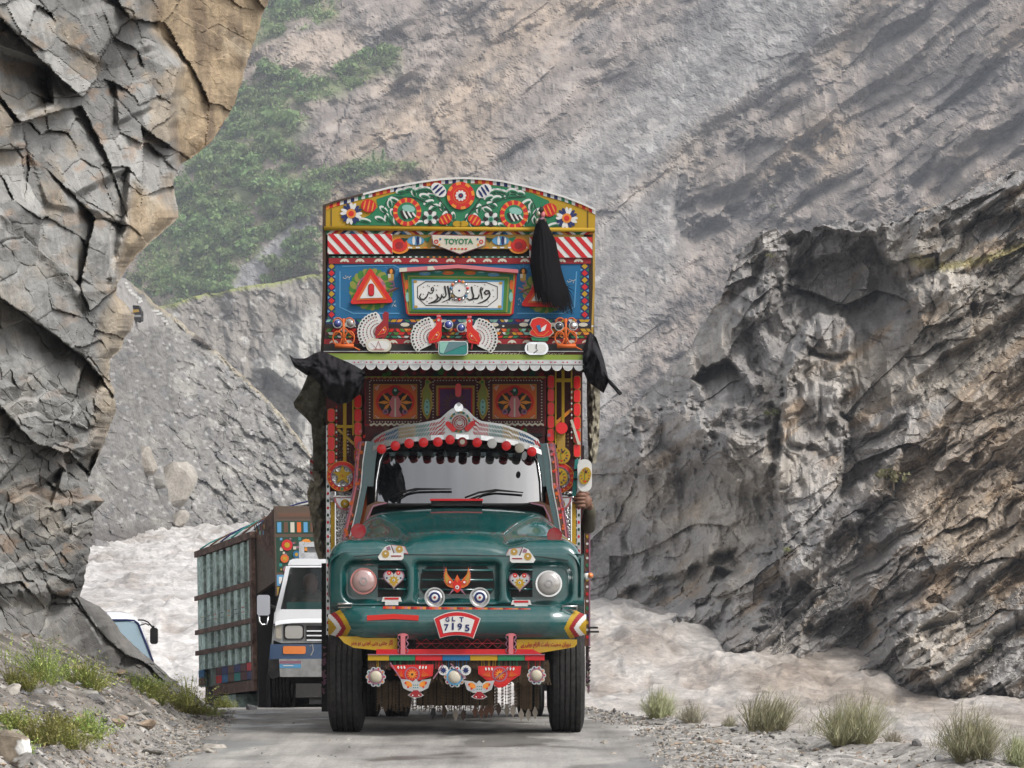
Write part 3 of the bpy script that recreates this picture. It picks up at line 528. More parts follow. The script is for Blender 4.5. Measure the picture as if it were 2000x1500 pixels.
def metal(name, color, rough, bump=0.0, bs=60.0, dirt=0.3):
    if name in _mats: return _mats[name]
    m, t, b = node_mat(name, rough, 0.5); b.inputs['Metallic'].default_value = 0.92
    tc = N(t, 'TexCoord'); n = N(t, 'TexNoise'); n.inputs['Scale'].default_value = 14; n.inputs['Detail'].default_value = 5; t.links.new(tc.outputs['Object'], n.inputs['Vector'])
    mx = N(t, 'MixRGB'); mx.inputs[1].default_value = (*color, 1); mx.inputs[2].default_value = (*[q * 0.45 for q in color], 1)
    r = N(t, 'MapRange'); r.inputs[1].default_value = 0.4; r.inputs[2].default_value = 0.75; r.inputs[4].default_value = dirt * 2; t.links.new(n.outputs[0], r.inputs[0]); t.links.new(r.outputs[0], mx.inputs[0]); t.links.new(mx.outputs[0], b.inputs['Base Color'])
    if bump:
        v = N(t, 'TexVoronoi'); v.inputs['Scale'].default_value = bs; t.links.new(tc.outputs['Object'], v.inputs['Vector'])
        bp = N(t, 'Bump'); bp.inputs['Strength'].default_value = bump; bp.inputs['Distance'].default_value = 0.01; t.links.new(v.outputs['Distance'], bp.inputs['Height']); t.links.new(bp.outputs[0], b.inputs['Normal'])
    _mats[name] = m; return m
chrome = metal('chrome', (0.72, 0.72, 0.72), 0.12); steel = metal('stamped_steel', (0.55, 0.54, 0.54), 0.28, 1.0, 55.0); tin = metal('dull_tin', (0.50, 0.50, 0.49), 0.38)
def glossy(name, color, rough=0.08, coat=0.6, spec=0.6, dirt=0.12):
    if name in _mats: return _mats[name]
    m, t, b = node_mat(name, rough, spec); b.inputs['Coat Weight'].default_value = coat; b.inputs['Coat Roughness'].default_value = 0.06
    tc = N(t, 'TexCoord'); n = N(t, 'TexNoise'); n.inputs['Scale'].default_value = 5; n.inputs['Detail'].default_value = 8; n.inputs['Roughness'].default_value = 0.7; t.links.new(tc.outputs['Object'], n.inputs['Vector'])
    mx = N(t, 'MixRGB'); mx.inputs[1].default_value = (*color, 1); mx.inputs[2].default_value = (0.17, 0.15, 0.125, 1); r = N(t, 'MapRange'); r.inputs[1].default_value = 0.45; r.inputs[2].default_value = 0.8; r.inputs[4].default_value = dirt
    t.links.new(n.outputs[0], r.inputs[0]); t.links.new(r.outputs[0], mx.inputs[0]); t.links.new(mx.outputs[0], b.inputs['Base Color']); _mats[name] = m; return m
def P(x):
    return x if not isinstance(x, str) else paint(x)

class Frame:
    """maps (px, py) seen at a chosen depth y behind the thing's own front to the thing's own metres"""
    def __init__(s, X0, Y0, pitch=0.0, Z0=0.0): s.X0, s.Y0, s.a, s.Z0 = X0, Y0, pitch, Z0
    def __call__(s, px, py, y):
        ca, sa = math.cos(s.a), math.sin(s.a); t = -(py - HPY) / FPX
        z = (CAM_H - s.Z0 + y * sa + t * (s.Y0 + y * ca)) / (ca - t * sa); Y = s.Y0 + y * ca + z * sa
        return ((px - 1000) * Y / FPX - s.X0, y, z)
    def px(s, y=0.0): return (s.Y0 + y) / FPX                       # metres per pixel at depth y
class MB:
    F = None
    def __init__(s, frame=None): s.v, s.f, s.mi, s.sm, s.mats = [], [], [], [], []; s.T = frame or MB.F
    def m(s, mat):
        mat = P(mat)
        if mat not in s.mats: s.mats.append(mat)
        return s.mats.index(mat)
    def add(s, vs, fs, mat, smooth=False):
        k = len(s.v); s.v += [tuple(q) for q in vs]; i = s.m(mat)
        for f in fs: s.f.append([k + j for j in f]); s.mi.append(i); s.sm.append(smooth)
        return s
    def plate(s, pts, y, t, mat, smooth=False):
        n = len(pts); ar = sum(pts[i - 1][0] * pts[i][1] - pts[i][0] * pts[i - 1][1] for i in range(n))
        if ar > 0: pts = pts[::-1]                                     # front face towards -y
        yy = y if callable(y) else (lambda a, b: y)
        vs = [s.T(a, b, yy(a, b)) for a, b in pts] ; bs = [(q[0], q[1] + t, q[2]) for q in vs]
        fs = [list(range(n))] + ([[i, i + n, (i + 1) % n + n, (i + 1) % n] for i in range(n)] if t > 0 else [])
        return s.add(vs + bs, fs, mat) if t > 0 else s.add(vs, fs, mat)
    def rect(s, x0, y0, x1, y1, y, t, mat): return s.plate([(x0, y0), (x1, y0), (x1, y1), (x0, y1)], y, t, mat)
    def rrect(s, x0, y0, x1, y1, r, y, t, mat, n=4): return s.plate(rr_pts(x0, y0, x1, y1, r, n), y, t, mat)
    def disc(s, cx, cy, r, y, t, mat, n=18, ry=None, rot=0.0): return s.plate(el_pts(cx, cy, r, ry or r, rot, n), y, t, mat)
    def star(s, cx, cy, r0, r1, k, y, t, mat, rot=-90): return s.plate([(cx + (r1 if i % 2 else r0) * math.cos(R(rot + 180 * i / k)), cy + (r1 if i % 2 else r0) * math.sin(R(rot + 180 * i / k))) for i in range(2 * k)], y, t, mat)
    def ring(s, cx, cy, r0, r1, y, t, mats, n=24, rot=0.0):
        mats = mats if isinstance(mats, (list, tuple)) else [mats]
        for i in range(n):
            a, b = 2 * math.pi * i / n + rot, 2 * math.pi * (i + 1) / n + rot
            s.plate([(cx + r0 * math.cos(a), cy + r0 * math.sin(a)), (cx + r1 * math.cos(a), cy + r1 * math.sin(a)), (cx + r1 * math.cos(b), cy + r1 * math.sin(b)), (cx + r0 * math.cos(b), cy + r0 * math.sin(b))], y, t, mats[i % len(mats)])
        return s
    def dome(s, cx, cy, r, y, h, mat, ry=None, n=18, k=4, rot=0.0):
        ry = ry or r; vs = []
        for j in range(k):
            q = math.cos(j / k * math.pi / 2); yy = y - h * math.sin(j / k * math.pi / 2)
            vs += [s.T(a, b, yy) for a, b in el_pts(cx, cy, r * q, ry * q, rot, n)]
        vs.append(s.T(cx, cy, y - h)); fs = []
        for j in range(k - 1): fs += [[j * n + i, j * n + (i + 1) % n, (j + 1) * n + (i + 1) % n, (j + 1) * n + i] for i in range(n)]
        fs += [[(k - 1) * n + i, (k - 1) * n + (i + 1) % n, k * n] for i in range(n)]
        return s.add(vs, fs, mat, True)
    def stroke(s, pts, w, y, t, mat, ends=None):
        """ribbon along a polyline; w one width or a list"""
        w = w if isinstance(w, (list, tuple)) else [w] * len(pts); L, Rr = [], []
        for i, (a, b) in enumerate(pts):
            p, q = pts[max(i - 1, 0)], pts[min(i + 1, len(pts) - 1)]; dx, dy = q[0] - p[0], q[1] - p[1]; l = math.hypot(dx, dy) or 1
            L.append((a - dy / l * w[i] / 2, b + dx / l * w[i] / 2)); Rr.append((a + dy / l * w[i] / 2, b - dx / l * w[i] / 2))
        for i in range(len(pts) - 1): s.plate([L[i], L[i + 1], Rr[i + 1], Rr[i]], y, t, mat)
        return s
    def band(s, a, b, y, t, mats, n):
        """segmented band between two polylines sampled at n+1 points each (functions of 0..1)"""
        for i in range(n): s.plate([a(i / n), a((i + 1) / n), b((i + 1) / n), b(i / n)], y, t, mats[i % len(mats)])
        return s
    def box(s, x0, x1, y0, y1, z0, z1, mat):
        vs = [(x, y, z) for x in (x0, x1) for y in (y0, y1) for z in (z0, z1)]
        return s.add(vs, [[0, 1, 3, 2], [4, 6, 7, 5], [0, 4, 5, 1], [2, 3, 7, 6], [0, 2, 6, 4], [1, 5, 7, 3]], mat)
    def tube(s, pts, r, mat, n=8, smooth=True, cap=True):
        pts = [Vector(p) for p in pts]; r = r if isinstance(r, (list, tuple)) else [r] * len(pts); vs, fs = [], []; prev = None
        for i, p in enumerate(pts):
            d = (pts[min(i + 1, len(pts) - 1)] - pts[max(i - 1, 0)]).normalized()
            u = d.orthogonal().normalized() if prev is None else (prev - d * prev.dot(d)).normalized(); prev = u; w = d.cross(u)
            vs += [p + (u * math.cos(2 * math.pi * j / n) + w * math.sin(2 * math.pi * j / n)) * r[i] for j in range(n)]
        for i in range(len(pts) - 1): fs += [[i * n + j, i * n + (j + 1) % n, (i + 1) * n + (j + 1) % n, (i + 1) * n + j] for j in range(n)]
        if cap: fs += [list(range(n))[::-1], [(len(pts) - 1) * n + j for j in range(n)]]
        return s.add(vs, fs, mat, smooth)
    def ptube(s, pts, r, mat, n=8): return s.tube([s.T(*q) for q in pts], r, mat, n)
    def lathe(s, prof, c, axis, mat, n=24, smooth=True):
        """profile of (radius, along) turned about axis 'x' or 'y' through c"""
        vs, fs = [], []
        for rad, al in prof:
            for j in range(n):
                a = 2 * math.pi * j / n; p, q = rad * math.cos(a), rad * math.sin(a)
                vs.append((c[0] + al, c[1] + p, c[2] + q) if axis == 'x' else (c[0] + p, c[1] + al, c[2] + q) if axis == 'y' else (c[0] + p, c[1] + q, c[2] + al))
        for i in range(len(prof) - 1): fs += [[i * n + j, i * n + (j + 1) % n, (i + 1) * n + (j + 1) % n, (i + 1) * n + j] for j in range(n)]
        return s.add(vs, fs, mat, smooth)
    def grid(s, Pg, mat, smooth=True, mats=None):
        ny, nx = len(Pg), len(Pg[0]); k = len(s.v)
        for row in Pg: s.v += [tuple(q) for q in row]
        for i in range(ny - 1):
            for j in range(nx - 1):
                s.f.append([k + i * nx + j, k + (i + 1) * nx + j, k + (i + 1) * nx + j + 1, k + i * nx + j + 1]); s.mi.append(s.m(mats[i][j] if mats else mat)); s.sm.append(smooth)
        return s
    def text(s, txt, cx, cy, h, y, t, mat, width=None, slant=0.0, bold=0.035):
        cu = bpy.data.curves.new('lettering', 'FONT'); cu.body = txt; cu.offset = bold; o = bpy.data.objects.new('lettering', cu); col.objects.link(o)
        me = o.to_mesh(); V = [tuple(v.co) for v in me.vertices]; Fs = [list(p.vertices) for p in me.polygons]; o.to_mesh_clear(); bpy.data.objects.remove(o); bpy.data.curves.remove(cu)
        if not V: return s
        x0, x1 = min(v[0] for v in V), max(v[0] for v in V); z0, z1 = min(v[1] for v in V), max(v[1] for v in V)
        k = h / (z1 - z0); kx = width / (x1 - x0) if width else k
        vs = [s.T(cx + (v[0] - (x0 + x1) / 2) * kx + slant * (v[1] - z0) * k, cy - (v[1] - (z0 + z1) / 2) * k, y) for v in V]
        return s.add(vs, Fs, mat)
    def build(s, name, parent=None, **props):
        me = raw_mesh(name, s.v, s.f, s.mats, s.mi, s.sm)
        return new_obj(name, me, parent, **props)
def rr_pts(x0, y0, x1, y1, r, n=4):
    r = min(r, abs(x1 - x0) / 2, abs(y1 - y0) / 2); o = []
    for cx_, cy_, a0 in ((x1 - r, y0 + r, -90), (x1 - r, y1 - r, 0), (x0 + r, y1 - r, 90), (x0 + r, y0 + r, 180)):
        o += [(cx_ + r * math.cos(R(a0 + 90 * i / n)), cy_ + r * math.sin(R(a0 + 90 * i / n))) for i in range(n + 1)]
    return o
def el_pts(cx_, cy_, rx, ry, rot=0.0, n=18):
    c, s_ = math.cos(R(rot)), math.sin(R(rot)); o = []
    for i in range(n):
        a = 2 * math.pi * i / n; p, q = rx * math.cos(a), ry * math.sin(a); o.append((cx_ + p * c - q * s_, cy_ + p * s_ + q * c))
    return o
def clip_rect(poly, x0, y0, x1, y1):
    for ax, lim, sg in ((0, x0, 1), (0, x1, -1), (1, y0, 1), (1, y1, -1)):
        o = []
        for i in range(len(poly)):
            a, b = poly[i - 1], poly[i]; da, db = sg * (a[ax] - lim), sg * (b[ax] - lim)
            if (da >= 0) != (db >= 0): t = da / (da - db); o.append((a[0] + (b[0] - a[0]) * t, a[1] + (b[1] - a[1]) * t))
            if db >= 0: o.append(b)
        poly = o
        if len(poly) < 3: return []
    return poly
def thing(name, label, cat, loc=(0, 0, 0), rot=(0, 0, 0), group=None):
    o = bpy.data.objects.new(name, None); col.objects.link(o); o.location = loc; o.rotation_euler = rot
    o['label'] = label; o['category'] = cat
    if group: o['group'] = group
    return o
def tag(o, label, cat, group=None):
    o['label'] = label; o['category'] = cat
    if group: o['group'] = group
    return o
# ------------------------------------------------------------------ the painted truck
TX, TY, TP = -0.48, 25.0, R(2.64)
truck = thing('cargo_truck', 'tall green truck covered in painted panels and red reflectors, facing the viewer', 'truck', (TX, TY, 0), (-TP, 0, 0))
MB.F = TF = Frame(TX, TY, TP)
green_car = glossy('green_car_paint', (0.003, 0.058, 0.056), 0.13, 0.7, 0.5, 0.26)
red_lens = glossy('red_reflector', (0.60, 0.010, 0.012), 0.3, 0.1, 0.3, 0.05); dull_red = paint('crimson', 0.6)
glass_lamp = glossy('lamp_glass', (0.27, 0.255, 0.235), 0.06, 1.0, 0.8, 0.05); amber_lens = glossy('amber_lens', (0.6, 0.16, 0.02), 0.15, 0.5)
blue_lens = glossy('blue_bulb', (0.02, 0.04, 0.22), 0.08, 1.0, 0.8); rubber = paint('black', 0.75, dirt=0.55); tyre_m = surf_mat('tyre_rubber', scales=(3, 24), amount=0.4, rough=0.85, spec=0.2, bump=0.3, dist=0.01, color=(0.022, 0.021, 0.02))
def lerp(a, b, t): return (a[0] + (b[0] - a[0]) * t, a[1] + (b[1] - a[1]) * t)
def poly_at(pts):
    d = [0]
    for i in range(1, len(pts)): d.append(d[-1] + math.hypot(pts[i][0] - pts[i - 1][0], pts[i][1] - pts[i - 1][1]))
    def f(t): return (float(np.interp(t * d[-1], d, [p[0] for p in pts])), float(np.interp(t * d[-1], d, [p[1] for p in pts])))
    return f
rnd = random.Random(11)

# ---- cargo body, chassis and wheels behind
b = MB(); b.box(-1.08, 1.08, 1.75, 6.4, 1.0, 3.35, 'brown'); b.box(-1.12, 1.12, 1.62, 1.75, 0.95, 3.3, 'maroon')
for i in range(9): b.box(-1.13, -1.08, 1.9 + i * 0.5, 2.0 + i * 0.5, 1.0, 3.35, 'wood'); b.box(1.08, 1.13, 1.9 + i * 0.5, 2.0 + i * 0.5, 1.0, 3.35, 'wood')
b.build('cargo_body', truck)
b = MB(); b.box(-0.42, -0.34, -0.5, 6.2, 0.62, 0.84, 'dark'); b.box(0.34, 0.42, -0.5, 6.2, 0.62, 0.84, 'dark'); b.box(-0.85, 0.85, 0.3, 0.9, 0.62, 0.98, 'dark'); b.box(-0.40, 0.40, -0.35, 0.2, 0.55, 1.1, 'dark')
b.lathe([(0.0, -0.85), (0.07, -0.85), (0.07, 0.85), (0, 0.85)], (0, 0.0, 0.5), 'x', 'dark', 10); b.lathe([(0.0, -0.85), (0.08, -0.85), (0.08, -0.22), (0.2, -0.14), (0.2, 0.14), (0.08, 0.22), (0.08, 0.85), (0, 0.85)], (0.0, 4.2, 0.5), 'x', 'dark', 14)
b.lathe([(0, 0), (0.22, 0), (0.22, 1.2), (0, 1.2)], (-0.75, 2.0, 0.75), 'y', 'dark', 12); b.box(-0.95, 0.95, 1.2, 1.28, 0.42, 1.0, 'dark'); b.build('chassis', truck)
def tyre(x0, x1, y, rad=0.5, parent=truck, name='wheel'):
    w = x1 - x0; prof = [(0.27, 0.02), (0.40, 0.0), (rad - 0.05, 0.012), (rad - 0.012, 0.03)]
    ng = 5
    for g in range(ng):
        a0, a1 = 0.035 + (w - 0.07) * g / ng, 0.035 + (w - 0.07) * (g + 1) / ng; gw = 0.009
        if g: prof += [(rad - 0.016, a0 + 0.001), (rad, a0 + gw)]
        prof += [(rad, a1 - (gw if g < ng - 1 else 0))]
        if g < ng - 1: prof += [(rad - 0.016, a1 - 0.001)]
    prof += [(rad - 0.012, w - 0.03), (rad - 0.05, w - 0.012), (0.40, w), (0.27, w - 0.02)]
    q = MB(); q.lathe(prof, (x0, y, rad), 'x', tyre_m, 44, False); o = q.build(name, parent)
    r = MB(); r.lathe([(0, 0.1), (0.1, 0.1), (0.12, 0.08), (0.25, 0.06), (0.28, 0.03), (0.28, w - 0.03), (0, w - 0.05)], (x0, y, rad), 'x', 'dust', 22); r.build('rim', o); return o
fx = lambda p: TF(p, 1400, -0.45)[0]
tyre(fx(638), fx(706), 0.0); tyre(fx(1074), fx(1143), 0.0)
for xs in ((-1.10, -0.83), (-0.80, -0.53), (0.53, 0.80), (0.83, 1.10)): tyre(xs[0], xs[1], 4.2)
for x0, x1, z0 in ((-1.1, -0.5, 0.25), (0.5, 1.1, 0.25), (-0.5, 0.30, 0.10)): b = MB(); b.box(x0, x1, 4.9, 4.93, z0, 0.95, 'black'); b.build('mud_flap_and_dark_sheet', truck)  # outer two are mud flaps; the middle is an added black sheet darkening the gap

# ---- engine hood and fenders
HW, FY = 1.055, -0.62
def hood_h(x, y):
    t = sstep(-0.62, 0.80, y); hz = 1.70 + 0.255 * t; hw = 0.43 + 0.36 * t
    h1 = hz - 0.30 * sstep(hw - 0.10, hw + 0.30, abs(x)) - 0.05 * (x / hw) ** 2 * (abs(x) < hw) - 0.05 * (abs(x) >= hw)
    d = y - FY; r = 0.38; h1 -= (r - math.sqrt(max(r * r - max(0, r - d) ** 2, 0))) * 0.48
    f = 1.635 + 0.03 * sstep(-0.6, 0.8, y) - 0.10 * max(0, (0.62 - abs(x)) / 0.3); e = HW - abs(x); r2 = 0.17
    d = y - FY; r3 = 0.13; g = 1.0
    f -= r2 - math.sqrt(max(r2 * r2 - max(0, r2 - e) ** 2, 0)); f -= r3 - math.sqrt(max(r3 * r3 - max(0, r3 - d) ** 2, 0))
    k = 0.05; m = max(h1, f); return m + k * math.log(math.exp((h1 - m) / k) + math.exp((f - m) / k)) * 0.6
ys = [FY + 0.002 + 0.13 * (i / 9) ** 2 for i in range(10)] + [FY + 0.13 + 1.30 * (i / 26) for i in range(1, 27)]
th = [i / 40 for i in range(41)]; xs = [-HW * math.cos(math.pi * t) * 1.0 for t in th]; xs = [HW * math.copysign(abs(math.sin(math.pi * (t - 0.5))) ** 0.85, t - 0.5) for t in [i / 60 for i in range(61)]]
b = MB(); b.grid([[(x, y, hood_h(x, y)) for x in xs] for y in ys], green_car)
for sgn in (-1, 1): b.grid([[(sgn * HW, y, z) for y in ys] for z in (1.48, 1.3, 1.15)], green_car, False)
hood = b.build('hood', truck)
for sgn in (-1, 1):
    b = MB(); b.box(sgn * HW - 0.012, sgn * HW + 0.012, 0.56, 0.78, 0.8, 1.5, green_car); b.build('fender_skirt', truck)
# pressed front with its three recesses
def rrd(px, py, x0, y0, x1, y1, r):
    qx, qy = abs(px - (x0 + x1) / 2) - (x1 - x0) / 2 + r, abs(py - (y0 + y1) / 2) - (y1 - y0) / 2 + r
    return math.hypot(max(qx, 0), max(qy, 0)) + min(max(qx, qy), 0) - r
BAYS = [(668, 1094, 796, 1180, 26), (809, 1096, 976, 1178, 10), (990, 1097, 1118, 1183, 26)]
def front_y(px, py):
    y = FY
    for q in BAYS: y += 0.065 * float(1 - sstep(-9, 3, rrd(px, py, *q)))
    y += 0.10 * float(sstep(1176, 1200, py)); c = abs(px - 893); y += 0.06 * max(0, (c - 205) / 45) ** 2
    return y
def top_py(px): c = abs(px - 893); return 1082 if c < 190 else 1082 + 0.0
gp = list(np.arange(645, 1142.1, 2.5)); gq = [1082 + 3.2 * i for i in range(38)]
fr_rows = [[TF(max(645, min(1141, x)), y, front_y(x, y)) for x in gp] for y in gq]
fr_rows.insert(0, [(p[0], FY + 0.004, max(hood_h(max(-HW, min(HW, p[0])), FY + 0.003), p[2])) for p in fr_rows[0]])
b = MB(); b.grid(fr_rows, green_car); front = b.build('front_panel', truck)
# openings: dark air slots with bars
b = MB(); b.plate([(835, 1106), (950, 1106), (964, 1120), (966, 1150), (958, 1160), (828, 1160), (820, 1150), (822, 1120)], FY + 0.058, 0, 'black')
for x0, x1 in ((738, 793), (994, 1040)): b.rect(x0, 1104, x1, 1166, FY + 0.058, 0, 'black')
b.build('air_slot', truck)
for y in (1114, 1133, 1152):
    q = MB(); q.ptube([(824, y, FY + 0.03), (963, y, FY + 0.03)], 0.011, green_car, 8); q.build('grille_bar', truck)
for x0, x1 in ((738, 793), (994, 1040)):
    for y in (1112, 1131, 1150): q = MB(); q.ptube([(x0, y, FY + 0.03), (x1, y + 1, FY + 0.03)], 0.010, green_car, 8); q.build('grille_bar', truck)
b = MB(); b.stroke([(690, 1087), (740, 1083), (790, 1083), (1000, 1086), (1060, 1088), (1110, 1095)], 1.6, FY - 0.004, 0, 'black'); b.build('hood_seam', truck)
# headlights
for cx_, cy_, m, rimm in ((710, 1135, glossy('pink_lamp_glass', (0.30, 0.19, 0.175), 0.06, 1.0, 0.8), metal('reddish_rim', (0.50, 0.22, 0.2), 0.25)), (1072, 1140, glass_lamp, chrome)):
    q = MB(); q.ring(cx_, cy_, 22.5, 26, FY - 0.035, 0.09, rimm, 30); o = q.build('headlight', truck)
    l = MB(); l.dome(cx_, cy_, 22.6, FY - 0.03, 0.035, m, None, 28, 6); l.build('lens', o)
    l = MB(); l.ring(cx_, cy_, 6, 8, FY - 0.068, 0.004, 'grey', 6); l.build('lamp_cap', o)
# horns, hearts, eagle, brackets and plates
for cx_, cy_ in ((849, 1167), (937, 1167)):
    q = MB(); q.dome(cx_, cy_, 20, FY - 0.06, 0.02, chrome, None, 26, 3); q.ring(cx_, cy_, 17, 20, FY - 0.085, 0.02, tin, 26); q.ring(cx_, cy_, 7, 11, FY - 0.086, 0.01, 'navy', 20); q.disc(cx_, cy_, 5.4, FY - 0.094, 0.02, 'white', 14); q.disc(cx_, cy_, 2.6, FY - 0.097, 0.003, 'crimson', 10); q.box(*[TF(cx_, cy_, 0)[0] + d for d in (-0.02, 0.02)], FY - 0.06, FY + 0.06, 1.08, 1.14, 'dark'); q.build('horn', truck)
def heart(cx_, cy_, s):
    return [(cx_ + s * 16 * math.sin(t) ** 3 / 17, cy_ - s * (13 * math.cos(t) - 5 * math.cos(2 * t) - 2 * math.cos(3 * t) - math.cos(4 * t)) / 17) for t in [2 * math.pi * i / 30 for i in range(30)]]
for cx_, cy_ in ((769, 1130), (1015, 1135)):
    q = MB(); q.plate(heart(cx_, cy_, 22), FY - 0.03, 0.03, 'mauve'); q.plate(heart(cx_, cy_, 19.5), FY - 0.033, 0, tin); q.star(cx_, cy_ + 4, 11, 7, 9, FY - 0.036, 0, 'yellow'); q.plate([(cx_ - 7, cy_ + 8), (cx_ + 7, cy_ + 8), (cx_, cy_ + 17)], FY - 0.0365, 0, 'gold')
    for dx in (-9, 9): q.disc(cx_ + dx, cy_ - 11, 4.5, FY - 0.036, 0, 'scarlet', 10); q.disc(cx_ + dx, cy_ - 11, 1.6, FY - 0.039, 0, 'cream', 8); q.disc(cx_ + dx * 1.5, cy_ - 1, 2, FY - 0.036, 0, 'navy', 8)
    q.disc(cx_, cy_ + 3, 2.8, FY - 0.039, 0.002, 'white', 10); q.disc(cx_, cy_ + 3, 1.4, FY - 0.041, 0, 'navy', 8); q.build('heart_badge', truck)
q = MB()
for s in (-1, 1):
    w = [(0, 8), (6, 2), (11, -4), (19, -14), (22, -28), (26, -12), (25, 2), (20, 9), (12, 13), (4, 14)]
    q.plate([(893 + s * a, 1135 + d) for a, d in w], FY - 0.03, 0.02, 'orange'); q.plate([(893 + s * a, 1135 + d) for a, d in [(13, 0), (19, -10), (22, -22), (24, -8), (22, 3), (16, 7)]], FY - 0.034, 0, 'gold')
    q.disc(893 + s * 14, 1137, 4.6, FY - 0.036, 0, 'scarlet', 10); q.disc(893 + s * 14, 1137, 2.4, FY - 0.039, 0, 'white', 8); q.plate([(893 + s * 3, 1150), (893 + s * 17, 1163), (893 + s * 9, 1150)], FY - 0.031, 0.01, 'mauve')
    for i in range(7): q.plate([(893 + s * (20 + i * 0.9), 1138 - i * 5), (893 + s * (28 - i * 0.2), 1134 - i * 5.5), (893 + s * (24 + 0.4 * i), 1132 - i * 5)], FY - 0.029, 0.01, 'mauve')
q.plate([(884, 1140), (893, 1122), (902, 1140), (899, 1153), (893, 1158), (887, 1153)], FY - 0.036, 0.02, 'scarlet'); q.disc(893, 1147, 4, FY - 0.039, 0, 'white', 10); q.disc(893, 1147, 1.8, FY - 0.042, 0, 'crimson', 8); q.plate([(889, 1132), (893, 1122), (897, 1132), (893, 1138)], FY - 0.039, 0, 'orange'); q.build('eagle_badge', truck)
def hinge(x0, y0, f):
    q = MB(); g = lambda a, d: (x0 + f * a, y0 + d); yb = lambda a, d: FY - 0.018 + 0.004 * (1085 - d) * (d < 1085)
    q.plate([g(0, 22), g(4, 16), g(14, 2), g(24, -2), g(30, 14), g(50, 14), g(50, 24), g(46, 28), g(4, 28)], FY - 0.02, 0.02, 'white'); q.plate([g(26, -2), g(52, 1), g(60, 16), g(32, 16)], FY + 0.004, 0.02, 'pink'); q.plate([g(27, -1), g(51, 2), g(58, 14), g(33, 14)], FY - 0.001, 0, tin)
    q.disc(*g(15, 16), 7.5, FY - 0.023, 0, 'gold', 14); q.disc(*g(15, 15), 2, FY - 0.026, 0, 'white', 8); q.disc(*g(42, 7), 7, FY - 0.004, 0, 'gold', 14); q.disc(*g(42, 6), 2, FY - 0.008, 0, 'white', 8); q.plate([g(16, 3), g(23, 0), g(26, 8), g(18, 9)], FY - 0.023, 0, 'mauve'); q.rect(*sorted((g(26, 0)[0], g(46, 0)[0])), 0, 0, FY, 0, 'white') if False else None
    q.stroke([g(26, 20), g(46, 20)], 2.4, FY - 0.023, 0, 'crimson'); q.build('painted_bracket', truck)
hinge(738, 1066, 1); hinge(1046, 1071, -1)
for cx_, cy_ in ((765, 1170), (1018, 1176)): q = MB(); q.plate([(cx_ - 17, cy_ - 4), (cx_ + 17, cy_ - 4), (cx_ + 20, cy_ + 5), (cx_ - 20, cy_ + 5)], FY - 0.02, 0.02, 'white'); q.rect(cx_ - 14, cy_ - 3, cx_ + 14, cy_ + 1, FY - 0.023, 0, 'red'); q.rect(cx_ - 13, cy_ + 5, cx_ + 13, cy_ + 12, FY - 0.01, 0.01, chrome); q.build('name_plate', truck)
q = MB(); mm = ['scarlet', 'orange', 'pink', 'amber', 'crimson']; q.band(lambda t: (748 + 288 * t, 1184 + 4 * t), lambda t: (748 + 288 * t, 1189 + 4 * t), FY - 0.09, 0.01, mm, 48); q.build('trim_strip', truck)
# bumper with its chevron ends
def bump_pt(px, py):
    c = abs(px - 893) / 250; v = (py - 1215) / 33; return TF(px, py, FY - 0.14 + 0.09 * v * v + 0.34 * max(0, c - 0.72) ** 1.5 * 3)
chev = {0: 'yellow', 1: 'white', 2: 'crimson', 3: 'yellow'}
bx = list(np.arange(641, 1145.1, 1.5)); by = [1184 + 66 * i / 34 for i in range(35)]
def bump_m(px, py):
    if px < 893: d = px - 641 - (20 - abs(py - 1226) * 0.5) * 1.0 + 18; n = int(np.floor((d - 4) / 9.5))
    else: d = 1145 - px - (20 - abs(py - 1226) * 0.5) + 18; n = int(np.floor((d - 4) / 9.5))
    return P(chev[n]) if 0 <= n < 4 else (P('gold') if n < 0 else green_car)
def bend(px): return (1 - 0.42 * float(sstep(1100, 1150, px)) - 0.42 * float(sstep(686, 636, px)))
BP = [[bump_pt(x, 1216 + (y - 1216) * bend(x) + 8 * (1 - bend(x))) for x in bx] for y in by]
b = MB(); b.grid(BP, green_car, True, [[bump_m(x, y) for x in bx[:-1]] for y in by[:-1]]); bump = b.build('bumper', truck, label='green bumper with yellow, maroon and white chevron ends')
q = MB(); q.plate([(717, 1202), (770, 1199), (818, 1202), (817, 1212), (770, 1209), (717, 1212)], FY - 0.155, 0.02, 'scarlet'); q.build('red_strip', truck)
for a, c, d in ((660, 687, 1184), (1098, 1127, 1189)): q = MB(); q.ptube([(a, d, FY - 0.04), (a, d - 5, FY - 0.08), (c, d - 5, FY - 0.08), (c, d + 2, FY - 0.04), (a, d + 2, FY - 0.04)], 0.009, chrome); q.build('tow_handle', truck)
# number plate
arc = lambda x0, x1, y0, ym, n=10: [(x0 + (x1 - x0) * i / n, y0 + (ym - y0) * (1 - (2 * i / n - 1) ** 2)) for i in range(n + 1)]
q = MB(); q.plate(arc(847, 939, 1208, 1194) + arc(925, 859, 1247, 1241), FY - 0.185, 0.02, 'white'); q.plate(arc(849, 937, 1208.5, 1195.5) + arc(924, 860, 1245.5, 1240), FY - 0.189, 0, 'red'); q.plate(arc(858.5, 927, 1211, 1203) + arc(919, 866, 1237, 1234), FY - 0.193, 0, 'white')
np_ = q.build('number_plate', truck)
q = MB(); q.text('G', 874, 1210, 9, FY - 0.197, 0, 'navy', 8); q.text('L', 886, 1209, 9, FY - 0.197, 0, 'navy', 7); q.text('T', 901.5, 1210, 9.5, FY - 0.197, 0, 'navy', 8.5)
for ch, x, y, w in (('7', 872, 1225.5, 9), ('1', 884.5, 1223.5, 4), ('9', 898, 1224, 9), ('5', 912.5, 1226.5, 9)): q.text(ch, x, y, 13.5, FY - 0.197, 0, 'navy', w)
